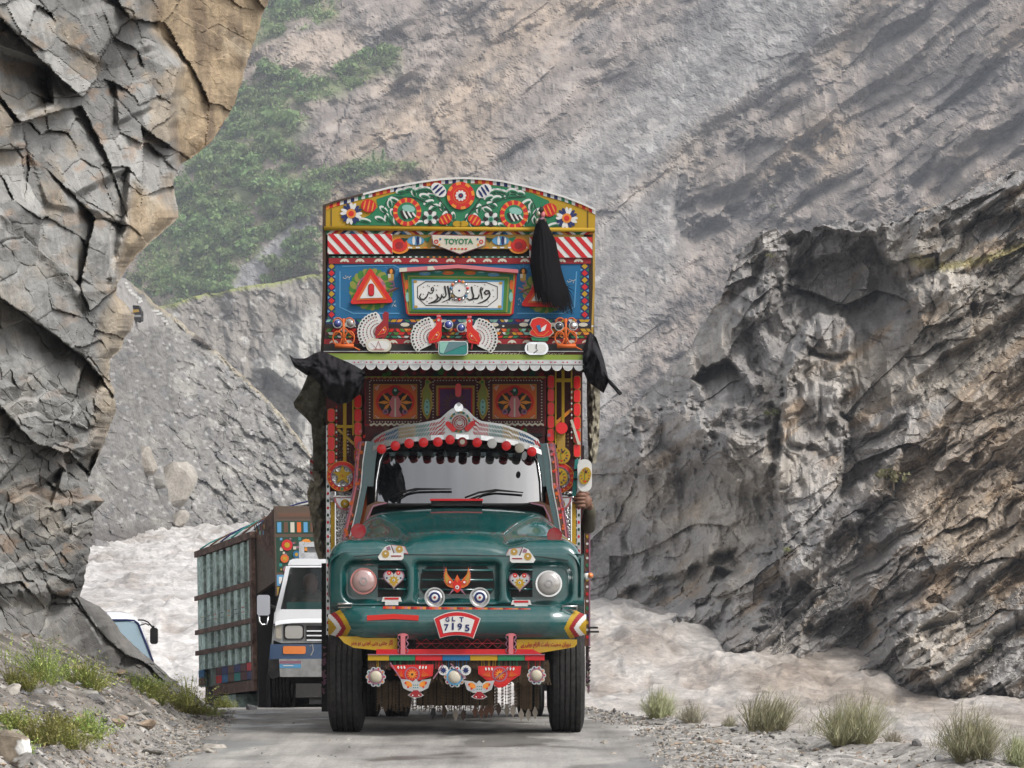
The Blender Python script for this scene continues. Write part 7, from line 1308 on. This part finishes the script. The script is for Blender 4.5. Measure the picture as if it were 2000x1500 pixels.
q.plate([(122, 1216), (150, 1212), (246, 1212), (268, 1216), (297, 1291), (99, 1291)], lambda a, d: 0.05 + 0.12 * ((a - 198) / 100) ** 2 + (1292 - d) / 80 * 0.60, 0, vg); q.build('windscreen', van)
q = MB(); q.tube([VF(a, d, 0.03 + 0.12 * ((a - 198) / 100) ** 2 + (1292 - d) / 80 * 0.60) for a, d in [(122, 1216), (150, 1211), (246, 1211), (262, 1212), (270, 1218), (299, 1292)]], 0.016, 'navy'); q.build('windscreen_seal', van)
q = MB(); q.ptube([(270, 1211, 0.7), (280, 1211, 0.5), (289, 1215, 0.4), (297, 1224, 0.4)], 0.012, 'dark'); q.ptube([(274, 1221, 0.65), (285, 1218, 0.5), (291, 1221, 0.4)], 0.010, 'dark'); o = q.build('mirror_arm', van); q = MB(); q.rrect(293, 1226, 307, 1258, 5, 0.34, 0.12, 'black'); q.rrect(296, 1222, 301, 1228, 2, 0.36, 0.06, 'black'); q.build('mirror', van)

# ------------------------------------------------------------------ jeep on the far road, kerb stones, boulders across the river
bp_ = near_point(266, 630, -1.0); MB.F = FF = Frame(bp_[0], bp_[1], 0.0, 0.0)
fj = thing('jeep', 'small dark jeep on the far road, half hidden by the overhanging cliff', 'jeep', (bp_[0], bp_[1], 0.0))
q = MB(); q.rrect(254, 605, 275, 626, 2, 0, 1.6, 'dark'); q.plate([(254, 615), (275, 615), (276, 619), (254, 619)], -0.05, 0.05, 'grey'); q.build('body', fj)
q = MB(); q.plate([(260, 596), (271, 597), (274, 607), (257, 607)], 0.6, 1.2, 'black'); q.build('cabin', fj); q = MB(); q.plate([(258, 605), (270, 604), (272, 609), (257, 611)], -0.03, 0.03, 'gold'); q.build('hood', fj)
for a in (257, 272): q = MB(); q.rrect(a - 3, 620, a + 3, 630, 2, 0.1, 0.3, 'black'); q.build('wheel', fj)
rs = np.random.RandomState(17)
def rock_mesh(name, sub=2, seed=0, flat=0.75, rough=0.35, mat=None):
    import bmesh
    bm = bmesh.new(); bmesh.ops.create_icosphere(bm, subdivisions=sub, radius=1.0); bm.normal_update()
    Vv = np.array([v.co[:] for v in bm.verts], np.float32); r0 = np.random.RandomState(seed)
    for k in range(7):
        nvv = r0.normal(size=3); nvv /= np.linalg.norm(nvv); lim = r0.uniform(0.55, 0.85); dd = Vv @ nvv; Vv -= np.clip(dd - lim, 0, None)[:, None] * nvv
    Vv *= (1 + rough * 0.4 * noise3(Vv[:, 0] * 1.6 + seed, Vv[:, 1] * 1.6, Vv[:, 2] * 1.6))[:, None]; Vv[:, 2] *= flat
    Fs = np.array([[v.index for v in f.verts] for f in bm.faces]); bm.free()
    cc_ = np.ones((len(Vv), 3)) * np.array(mat_cols[seed % len(mat_cols)]) * (0.85 + 0.3 * (noise3(Vv[:, 0] * 3, Vv[:, 1] * 3, Vv[:, 2] * 3 + seed)[:, None] + 0.5))
    return raw_mesh(name, Vv, Fs, [stone_m], colors=cc_)
mat_cols = [(0.21, 0.20, 0.18), (0.17, 0.165, 0.16), (0.30, 0.27, 0.23), (0.13, 0.125, 0.12), (0.31, 0.285, 0.25), (0.25, 0.19, 0.14)]
stone_m = surf_mat('loose_stone', scales=(6, 30), amount=0.25, rough=0.85, spec=0.25, bump=0.5, dist=0.02)
boul_m = surf_mat('boulder_rock', scales=(0.8, 5), amount=0.2, rough=0.9, spec=0.15, bump=0.6, dist=0.15)
def place_rock(name, loc, sc_, rz, seed, label=None, cat=None, group=None, sub=2, flat=0.75, mesh=None, mat=None):
    me = mesh or rock_mesh(name, sub, seed, flat)
    if mat: me.materials.clear(); me.materials.append(mat)
    o = new_obj(name, me); o.location = tuple(loc); o.scale = sc_ if isinstance(sc_, tuple) else (sc_,) * 3; o.rotation_euler = (0, 0, rz)
    if label: tag(o, label, cat, group)
    return o
for px_, py_, w, h, sd_, lab in ((338, 946, 100, 84, 4, 'largest rounded boulder above the river on the far left bank'), (286, 905, 54, 56, 2, 'pointed boulder leaning behind the largest one on the left bank'), (352, 1012, 40, 30, 4, 'low pale boulder at the water edge below the largest one'), (310, 940, 40, 26, 0, 'flat boulder wedged under the pointed one on the left bank'), (195, 1068, 44, 36, 1, 'grey boulder in the river shallows beside the overhanging cliff'), (306, 1046, 36, 14, 3, 'dark low rock lying in the water at the left bank'), (536, 417, 14, 14, 4, 'lone grey boulder among the bushes of the green slope')):
    if py_ < 500: pt = far_point(px_, py_); mpp = pt[1] / FPX
    else: pt = near_point(px_, min(py_, 1030), -1.7) if py_ < 1035 else at(px_, py_, float(footY(np.array(px_))) - 1.5); mpp = pt[1] / FPX
    o = place_rock('boulder', pt, (w / 2 * mpp * 1.12, h / 2 * mpp, h / 2 * mpp * 1.25), sd_, sd_, lab, 'boulder', 'boulders on the left bank' if py_ > 500 else None, 3, 0.95, mat=boul_m)
pk = [(246, 553), (249, 560), (253, 567), (258, 573), (264, 576), (268, 581), (272, 583), (271, 590), (274, 588), (301, 607), (307, 607), (313, 612), (308, 613), (318, 622), (323, 627), (325, 632)]
kern = raw_mesh('kerb_stone', [(x, y, z) for x in (-0.5, 0.5) for y in (-0.3, 0.3) for z in (0, 0.6)], [[0, 1, 3, 2], [4, 6, 7, 5], [0, 4, 5, 1], [2, 3, 7, 6], [0, 2, 6, 4], [1, 5, 7, 3]], [paint('white', 0.8)])
for i, (a, d) in enumerate(pk):
    pt = near_point(a, d + 2, -0.9); o = new_obj('kerb_stone', kern); o.location = tuple(pt); k = pt[1] / FPX * 7; o.scale = (k * (0.8 + 0.5 * rs.rand()), k, k * 0.9); o.rotation_euler = (0, 0, rs.rand()); tag(o, 'small whitewashed stone edging the outer side of the far road', 'kerb stone', 'white stones along the far road')
# loose stones at the road
def on_ground(px_, py_):
    Y = np.linspace(16.0, 36, 600); X = (px_ - 1000) * Y / FPX; z = ground_z(X, Y); pr = HPY - (z - CAM_H) * FPX / Y; i = int(np.argmin(np.abs(pr - py_))); return np.array([X[i], Y[i], z[i]])
var = [rock_mesh('stone', 2, s_, 0.6) for s_ in range(8)]
special = [((490, 1384), (0.10, 0.08, 0.08), 1, 'grey stone lying at the road edge below the second truck'), ((1172, 1390), (0.06, 0.05, 0.055), 3, 'larger dark stone on the edge of the drop just right of the truck'), ((1200, 1389), (0.028, 0.03, 0.05), 3, 'small upright dark stone on the edge of the drop'), ((1225, 1392), (0.035, 0.03, 0.03), 3, 'low dark stone on the edge of the drop left of the first bush'), ((150, 1372), (0.16, 0.1, 0.06), 2, 'flat tan slab lying in the weeds below the cliff'), ((60, 1352), (0.18, 0.1, 0.06), 1, 'flat grey slab at the foot of the leafy weeds'), ((165, 1460), (0.07, 0.06, 0.06), 2, 'tan rounded stone in front of the lower left weeds'), ((185, 1365), (0.12, 0.08, 0.06), 3, 'dark wedge shaped stone among the weeds'), ((360, 1398), (0.08, 0.06, 0.05), 1, 'grey stone at the right end of the weeds'), ((1790, 1448), (0.06, 0.05, 0.045), 3, 'black lump of stone on the gravel before the last bush'), ((1450, 1432), (0.045, 0.04, 0.04), 4, 'pale stone on the gravel between the bushes')]
for (a, d), sc_, sd_, lab in special:
    pt = on_ground(a, d + 4); place_rock('stone', pt + np.array([0, 0, sc_[2] * 0.25]), sc_, sd_ * 1.3, sd_, lab, 'stone', 'stones at the road', 2, 0.9)
me = rock_mesh('stone', 4, 5, 0.9, 0.5); cv = me.color_attributes['Col']; co_ = np.array([v.co[:] for v in me.vertices]); ccv = np.ones((len(co_), 4), np.float32); nn_ = noise3(co_[:, 0] * 3, co_[:, 1] * 3, co_[:, 2] * 3)
ccv[:, :3] = np.array([0.17, 0.14, 0.105]) * (1 + 0.5 * nn_[:, None]); wpm = (co_[:, 0] + 0.25 * nn_ > 0.34) & (co_[:, 2] < 0.5); ccv[wpm, :3] = (0.62, 0.61, 0.58); cv.data.foreach_set('color', ccv.ravel())
o = new_obj('stone', me); o.location = tuple(on_ground(22, 1488) + np.array([0, 0, 0.06])); o.scale = (0.15, 0.14, 0.16); tag(o, 'big brown rock with a white paint splash in the lower left corner', 'stone')
grp = {0: ('small stone lying on the dark scree slope left of the road', 'stones on the left slope'), 1: ('small stone lying on the gravel shoulder right of the road', 'stones on the right shoulder')}
for i in range(230):
    left = i < 130
    a, d = (rs.uniform(0, 430), rs.uniform(1310, 1498)) if left else (rs.uniform(1180, 1990), rs.uniform(1400, 1498))
    if left and d < 1330 + 0.0 * a: a *= 0.8
    if not left and d < 1400 + (a - 1180) * 0.105: d = 1404 + (a - 1180) * 0.108 + 20 * rs.rand()
    pt = on_ground(a, d); s_ = 0.012 + 0.05 * rs.rand() ** 3.0 if not left else 0.02 + 0.075 * rs.rand() ** 2.5
    o = new_obj('stone', var[rs.randint(8)]); o.location = (pt[0], pt[1], pt[2] + s_ * 0.2); o.scale = (s_ * rs.uniform(0.8, 1.5), s_, s_ * rs.uniform(0.5, 1)); o.rotation_euler = (rs.normal() * 0.2, rs.normal() * 0.2, rs.rand() * 6); tag(o, grp[0 if left else 1][0], 'stone', grp[0 if left else 1][1])
# gravel: too many to count
tv = np.array([(1, 0, 0), (-0.6, 0.8, 0), (-0.5, -0.9, 0), (0.1, 0.1, 0.8), (0.0, -0.1, -0.5)], np.float32); tf = np.array([[0, 1, 3], [1, 2, 3], [2, 0, 3], [1, 0, 4], [2, 1, 4], [0, 2, 4]])
n = 22000; Yg = 16.6 + 16.4 * rs.rand(n) ** 1.15; side = rs.rand(n) < 0.5; Xg = np.where(side, cx(Yg) - 1.85 - np.abs(rs.normal(size=n)) * 0.75, cx(Yg) + 1.45 + np.abs(rs.normal(size=n)) * 1.0); Xg = np.where(rs.rand(n) < 0.06, cx(Yg) + rs.uniform(-2, 1.8, n), Xg); Xg = np.where(rs.rand(n) < 0.35, cx(Yg) - 2.0 - 2.8 * rs.rand(n), Xg); zg = ground_z(Xg, Yg) + 0.006
ok = Xg < edge_r(Yg) + 0.5; Xg, Yg, zg = Xg[ok], Yg[ok], zg[ok]; n = len(Xg); sz = 0.006 + 0.022 * rs.rand(n) ** 3; an = rs.rand(n) * 6.28
VV = np.zeros((n, 5, 3), np.float32)
for k in range(5):
    jit = 1 + 0.35 * rs.normal(size=(n, 3)); p = tv[k] * jit; VV[:, k, 0] = Xg + sz * (p[:, 0] * np.cos(an) - p[:, 1] * np.sin(an)); VV[:, k, 1] = Yg + sz * (p[:, 0] * np.sin(an) + p[:, 1] * np.cos(an)); VV[:, k, 2] = zg + sz * p[:, 2] * 0.8
fc = (np.arange(n)[:, None, None] * 5 + tf[None]).reshape(-1, 3); gc = np.array(mat_cols)[rs.randint(len(mat_cols), size=n)] * rs.uniform(0.6, 1.35, (n, 1)); new_obj('gravel', raw_mesh('gravel', VV, fc, [stone_m], colors=np.repeat(gc[:, None, :], 5, 1)), kind='stuff')
# ------------------------------------------------------------------ plants
leaf_mats = {}
def leafy(name, rough=0.6):
    m, t, b = node_mat(name, rough, 0.25); ca = N(t, 'VertexColor', layer_name='Col'); b.inputs['Subsurface Weight'].default_value = 0.0
    oi = N(t, 'ObjectInfo'); hs = N(t, 'HueSaturation'); r1 = N(t, 'MapRange'); r1.inputs[3].default_value = 0.47; r1.inputs[4].default_value = 0.53; r2 = N(t, 'MapRange'); r2.inputs[3].default_value = 0.7; r2.inputs[4].default_value = 1.35
    t.links.new(oi.outputs['Random'], r1.inputs[0]); t.links.new(oi.outputs['Random'], r2.inputs[0]); t.links.new(r1.outputs[0], hs.inputs['Hue']); t.links.new(r2.outputs[0], hs.inputs['Value']); t.links.new(ca.outputs[0], hs.inputs['Color']); t.links.new(hs.outputs[0], b.inputs['Base Color'])
    tr = N(t, 'BsdfTranslucent'); mx = N(t, 'MixShader'); mx.inputs[0].default_value = 0.3; o = t.nodes['Material Output']; t.links.new(hs.outputs[0], tr.inputs['Color']); t.links.new(b.outputs[0], mx.inputs[1]); t.links.new(tr.outputs[0], mx.inputs[2]); t.links.new(mx.outputs[0], o.inputs[0]); return m
leaf_m = leafy('leaves'); bark = surf_mat('bark', scales=(4, 20), amount=0.3, rough=0.9, spec=0.1, bump=0.4, dist=0.02, color=(0.09, 0.07, 0.05))
def leaf_cloud(pts, size, colr, rs, up=0.4):
    """one quad per point, random tilt"""
    n = len(pts); a = rs.normal(size=(n, 3)); a /= np.linalg.norm(a, axis=1, keepdims=True); b = np.cross(a, rs.normal(size=(n, 3)) + [0, 0, up]); b /= np.linalg.norm(b, axis=1, keepdims=True) + 1e-9
    s_ = (size * rs.uniform(0.6, 1.3, n))[:, None]; V = np.stack([pts - a * s_, pts + b * s_ * 0.5, pts + a * s_, pts - b * s_ * 0.5], 1); F = (np.arange(n)[:, None] * 4 + np.arange(4)[None]); C = np.repeat(colr[:, None, :], 4, 1); return V, F, C
def tree_mesh(seed, w, h, tall=False, nleaf=190):
    rs = np.random.RandomState(seed); pts = []
    for k in range(7 if not tall else 9):
        c_ = np.array([rs.normal() * 0.26 * w, rs.normal() * 0.26 * w, h * (0.28 + 0.55 * rs.rand())]) if not tall else np.array([rs.normal() * 0.07 * w, rs.normal() * 0.07 * w, h * (0.12 + 0.82 * k / 9)])
        r = w * (0.2 + 0.14 * rs.rand()) * (1 if not tall else (1.25 - 0.7 * k / 9)); d = rs.normal(size=(nleaf // 7, 3)); d /= np.linalg.norm(d, axis=1, keepdims=True); pts.append(c_ + d * r * rs.rand(len(d), 1) ** 0.4 * [1, 1, 0.85 if not tall else 1.5])
    pts = np.concatenate(pts); pts[:, 2] = np.clip(pts[:, 2], 0.05, None); sh = (0.85 + 0.5 * rs.rand(len(pts)))[:, None]
    colr = np.array([0.14, 0.20, 0.075]) * sh + rs.rand(len(pts), 1) * np.array([0.03, 0.03, 0.008]); V, F, C = leaf_cloud(pts, 0.13 * w * (1.0 if not tall else 1.2), colr, rs)
    V = V.reshape(-1, 3); C = C.reshape(-1, 3); n0 = len(V); ang = np.arange(5) * 2 * math.pi / 5
    T_ = [np.stack([np.cos(ang) * r, np.sin(ang) * r, np.full(5, z)], 1) for r, z in ((0.05 * w, -0.3), (0.035 * w, h * 0.35), (0.012 * w, h * 0.75))]; V = np.concatenate([V] + T_)
    F2 = np.array([[n0 + i * 5 + j, n0 + i * 5 + (j + 1) % 5, n0 + (i + 1) * 5 + (j + 1) % 5, n0 + (i + 1) * 5 + j] for i in range(2) for j in range(5)]); C = np.concatenate([C, np.ones((15, 3)) * 0.1]); mi = [0] * len(F) + [1] * 10
    return raw_mesh('tree', V, np.concatenate([F, F2]), [leaf_m, bark], mi, colors=C)
trees = [tree_mesh(s_, 4.6, 3.4) for s_ in range(5)]; bushes = [tree_mesh(20 + s_, 3.2, 2.0, False, 150) for s_ in range(4)]; poplars = [tree_mesh(40 + s_, 2.2, 7.5, True, 200) for s_ in range(3)]
rs = np.random.RandomState(33)
def in_poly(p, x, y): return float(sdf(np.array([float(x)]), np.array([float(y)]), p)[0]) < 0
spots = []
chute_p = [(440, 575), (470, 530), (560, 440), (615, 420), (610, 450), (540, 520), (490, 575)]
while len(spots) < 262:
    x, y = rs.uniform(250, 840), rs.uniform(-20, 600)
    g = in_poly(green_p, x, y) or in_poly(green_q, x, y) or (in_poly(green_r, x, y) and rs.rand() < 0.9)
    if not g or in_poly(chute_p, x, y) or (noise2(np.array([x / 40]), np.array([y / 40]), 210)[0] > 0.22): continue
    spots.append((x, y))
spots.sort(key=lambda q: q[1])
for i, (x, y) in enumerate(spots):
    pt = far_point(x, y); small = rs.rand() < 0.35; me = bushes[rs.randint(4)] if small else trees[rs.randint(5)]
    o = new_obj('bush' if small else 'tree', me); o.location = (pt[0], pt[1] - 1.0, pt[2] - 0.3); k = rs.uniform(0.65, 1.25) * (0.8 if small else 1); o.scale = (k, k, k * rs.uniform(0.8, 1.2)); o.rotation_euler = (0, 0, rs.rand() * 6.28)
    tag(o, *(('low round green bush growing on the far green slope', 'bush', 'bushes on the far slope') if small else ('leafy green tree growing on the far green slope', 'tree', 'trees on the far slope')))
for x, y, k, lab in ((563, 228, 1.0, 'tall narrow poplar standing above the trees at the middle of the green slope'), (716, 108, 0.75, 'slim dark poplar standing alone above the bushy ledge'), (748, 318, 1.0, 'tall narrow poplar on the ledge right of the green slope'), (730, 315, 0.8, 'shorter poplar left of the tall one on the ledge'), (497, 162, 0.7, 'small poplar beside the edge of the overhanging cliff'), (500, 210, 0.9, 'poplar close to the edge of the overhanging cliff'), (428, 470, 1.1, 'tall poplar low on the green slope above the terrace'), (452, 475, 0.9, 'thin poplar second from the left low on the slope'), (476, 462, 1.0, 'poplar left of the stony chute'), (400, 480, 0.9, 'leftmost poplar low on the green slope')):
    pt = far_point(x, y + 22 * k); o = new_obj('poplar_tree', poplars[rs.randint(3)]); o.location = (pt[0], pt[1] - 1.2, pt[2] - 0.3); o.scale = (k * 0.9, k * 0.9, k * 0.95); o.rotation_euler = (0, 0, rs.rand() * 6); tag(o, lab, 'tree', 'poplars on the far slope')
# the thicket that reads as one mass between them
Vs, Fs_, Cs, k0 = [], [], [], 0; m_ = 0
while m_ < 900:
    x, y = rs.uniform(250, 840), rs.uniform(-20, 600)
    if not (in_poly(green_p, x, y) or in_poly(green_q, x, y) or in_poly(green_r, x, y)) or in_poly(chute_p, x, y) or noise2(np.array([x / 40]), np.array([y / 40]), 210)[0] > 0.28: continue
    m_ += 1; pt = far_point(x, y) + np.array([0, -0.5, 0.5]); n = 26; d = rs.normal(size=(n, 3)) * [0.9, 0.7, 0.55]; tint = rs.rand(); cl = (np.array([0.145, 0.20, 0.075]) * (0.8 + 0.5 * rs.rand(n, 1)) + tint * np.array([0.05, 0.04, 0.01])); V, F, C = leaf_cloud(pt + d, np.full(n, 0.5), cl, rs)
    Vs.append(V.reshape(-1, 3)); Fs_.append(F + k0); Cs.append(C.reshape(-1, 3)); k0 += n * 4
new_obj('thicket', raw_mesh('thicket', np.concatenate(Vs), np.concatenate(Fs_), [leaf_m], colors=np.concatenate(Cs)), kind='stuff')
# scattered green tufts on the rock mountain
tuft_m = [tree_mesh(60 + s_, 1.0, 0.6, False, 110) for s_ in range(3)]
for me in tuft_m:
    ca_ = me.color_attributes['Col']; b_ = np.zeros(len(me.vertices) * 4, np.float32); ca_.data.foreach_get('color', b_); b_ = b_.reshape(-1, 4); b_[:, :3] *= np.array([1.0, 0.68, 0.9]); ca_.data.foreach_set('color', b_.ravel())
for x, y, k, lab in ((1745, 930, 1.5, 'green bush on the steep rock slabs right of the rock pillar'), (1512, 405, 0.9, 'bright green bush below the far rock ribs'), (1505, 500, 0.5, 'yellowish tuft on the ridge left of the overhang'), (1505, 810, 0.9, 'dry yellow tuft on the shelf left of the pillar'), (1540, 1075, 0.6, 'small green tuft on the slab above the river'), (1935, 1270, 0.7, 'green tuft on the dark rock near the right edge'), (1275, 1130, 0.5, 'small tuft low on the wall by the river'), (1765, 365, 0.7, 'dark shrub beside the tan rock slabs')):
    try: pt = bank_point(x, y, -0.5) if not (y < 440) else far_point(x, y)
    except Exception: pt = far_point(x, y)
    k2 = k * 0.62 * (1 if pt[1] < 200 else 3.2); pt = pt - np.array([0, 0, 0.25 * k2]); o = new_obj('bush', tuft_m[rs.randint(3)]); o.location = tuple(pt); o.scale = (k2, k2, k2); tag(o, lab, 'bush')
# broom bushes along the drop
blade_m = leafy('broom_stems')
def broom(seed, n, h, spread, lean, c1, c2, leafy_=0.0):
    rs = np.random.RandomState(seed); V, F, C = [], [], []; k = 0; cls = [(rs.normal() * spread * 0.30, rs.normal() * spread * 0.2, rs.uniform(0.6, 1.1)) for _ in range(5)]
    for i in range(n):
        a = rs.rand() * 6.28; cl_ = cls[rs.randint(len(cls))]; s0 = spread * 0.16 * math.sqrt(rs.rand()); sp = spread * (0.10 + 1.25 * rs.rand() ** 1.3); L = h * (0.35 + 0.75 * rs.rand()) * (1.0 - 0.25 * min(1.2, sp / spread) ** 2) * cl_[2]; sp *= 0.75
        b0 = np.array([cl_[0] + s0 * math.cos(a), cl_[1] + s0 * math.sin(a), -0.02]); d = np.array([math.cos(a) * sp + lean * L, math.sin(a) * sp, L]); w = 0.0012 + 0.0013 * rs.rand(); side = np.array([-math.sin(a + 0.6), math.cos(a + 0.6), 0]) * w; side[0] += w * 0.6
        pts = [b0, b0 + d * [0.30, 0.30, 0.42], b0 + d * [0.66, 0.66, 0.78], b0 + d + rs.normal(size=3) * 0.03 * h]; cc_ = np.array(c1) + (np.array(c2) - np.array(c1)) * rs.rand() ; cc_ = cc_ * rs.uniform(0.65, 1.35)
        for j, q in enumerate(pts): ww = [1, 0.9, 0.65, 0.15][j]; V += [q - side * ww, q + side * ww]; C += [cc_ * (0.9 if j else 1.0) + (np.array([0.12, 0.10, 0.05]) * 0.6 if j == 0 else 0)] * 2
        F += [[k + 2 * j, k + 2 * j + 1, k + 2 * j + 3, k + 2 * j + 2] for j in range(3)]; k += 8
        if not leafy_:
            for j in range(3):                                          # side twigs
                q = pts[1] + (pts[3] - pts[1]) * rs.rand(); e = np.array([rs.normal() * 0.5 + lean, rs.normal() * 0.4, 0.9]); e = e / np.linalg.norm(e) * h * rs.uniform(0.10, 0.26); V += [q - side * 0.7, q + side * 0.7, q + e + side * 0.1, q + e - side * 0.1]; C += [cc_ * 1.05] * 4; F.append([k, k + 1, k + 2, k + 3]); k += 4
        if rs.rand() < leafy_:
            for j in range(5):
                q = pts[1] + (pts[3] - pts[1]) * rs.rand() + rs.normal(size=3) * 0.015 * h; e1, e2 = rs.normal(size=3) * 0.0055, rs.normal(size=3) * 0.004; V += [q - e1, q + e2, q + e1, q - e2]; C += [cc_ * 1.15] * 4; F.append([k, k + 1, k + 2, k + 3]); k += 4
    return raw_mesh('broom_bush', np.array(V), np.array(F), [blade_m], colors=np.array(C))
for i, (px_, py_, w, h, lean, lab) in enumerate(((1293, 1396, 70, 62, 0.15, 'green broom bush nearest the truck on the right edge of the road'), (1355, 1412, 62, 44, 0.1, 'low grey broom bush second from the truck'), (1520, 1424, 96, 78, 0.45, 'windblown broom bush leaning right, middle of the row'), (1425, 1418, 34, 26, 0.1, 'small dry tuft between the second and the leaning broom bush'), (1670, 1450, 150, 92, 0.25, 'widest green broom bush in the row along the drop'), (1900, 1484, 150, 104, 0.2, 'tall broom bush near the right edge of the picture'), (1985, 1490, 60, 62, 0.1, 'broom bush cut by the right edge of the picture'), (1745, 1452, 40, 30, 0.2, 'small dry tuft at the right foot of the widest bush'))):
    pt = on_ground(px_, py_); mpp = pt[1] / FPX; gr = i in (1, 3, 7)
    me = broom(70 + i, int(260 + 5.2 * w) if not gr else int(120 + 3 * w), h * mpp * 1.08, w * mpp * 0.6, lean * 0.8, (0.25, 0.255, 0.13) if not gr else (0.26, 0.24, 0.17), (0.40, 0.385, 0.25) if not gr else (0.38, 0.35, 0.27), 0.0)
    o = new_obj('broom_bush', me); o.location = tuple(pt); tag(o, lab, 'bush', 'broom bushes along the drop')
for i, (px_, py_, w, h, lab) in enumerate(((85, 1335, 90, 80, 'tall bright green weed clump against the foot of the cliff'), (30, 1345, 60, 50, 'green weeds at the left edge under the cliff'), (130, 1352, 80, 60, 'weed clump right of the tall bright one'), (200, 1345, 90, 46, 'low weeds spreading over the dark scree'), (260, 1362, 80, 44, 'weeds on the scree below the white paint marks'), (310, 1375, 80, 50, 'green weeds near the lower end of the sloping rock'), (360, 1392, 80, 44, 'olive weeds at the right end of the verge'), (395, 1400, 46, 30, 'small tuft ending the verge beside the road'), (75, 1448, 90, 52, 'weed clump in the lower left corner above the painted rock'), (130, 1458, 90, 56, 'bright weed clump right of the painted rock'), (180, 1440, 60, 50, 'weeds right of the bright clump near the road'), (20, 1478, 50, 60, 'yellowish weeds at the lower left edge'), (440, 1372, 30, 26, 'little tuft in front of the second truck'), (230, 1388, 50, 26, 'thin weeds on the gravel of the verge'), (165, 1345, 80, 60, 'weed clump behind the dark wedge stone'), (285, 1350, 70, 50, 'weeds at the foot of the sloping grey rock'), (335, 1372, 70, 44, 'yellowish weeds below the tip of the sloping rock'), (100, 1425, 60, 36, 'sparse weeds between the flat slabs'), (20, 1420, 60, 40, 'weeds at the left edge above the painted rock'))):
    pt = on_ground(px_, py_); mpp = pt[1] / FPX; me = broom(120 + i, int(170 + 3.4 * w), h * mpp * 1.25, w * mpp * 0.95, 0.0, (0.16, 0.21, 0.045), (0.33, 0.33, 0.11), 0.8); me.name = 'weed_clump'
    o = new_obj('weed_clump', me); o.location = tuple(pt); tag(o, lab, 'weeds', 'weeds on the left verge')

# ------------------------------------------------------------------ haze over the whole valley
hz, t, b = node_mat('valley_haze'); t.nodes.remove(b); pvn = N(t, 'VolumePrincipled'); pvn.inputs['Density'].default_value = 0.00030; pvn.inputs['Color'].default_value = (0.84, 0.89, 0.98, 1); pvn.inputs['Anisotropy'].default_value = 0.0
t.links.new(pvn.outputs[0], t.nodes['Material Output'].inputs['Volume'])
q = MB(Frame(0, 0)); q.box(-330, 330, -20, 1000, -9, 240, hz); q.build('haze', None, kind='stuff')
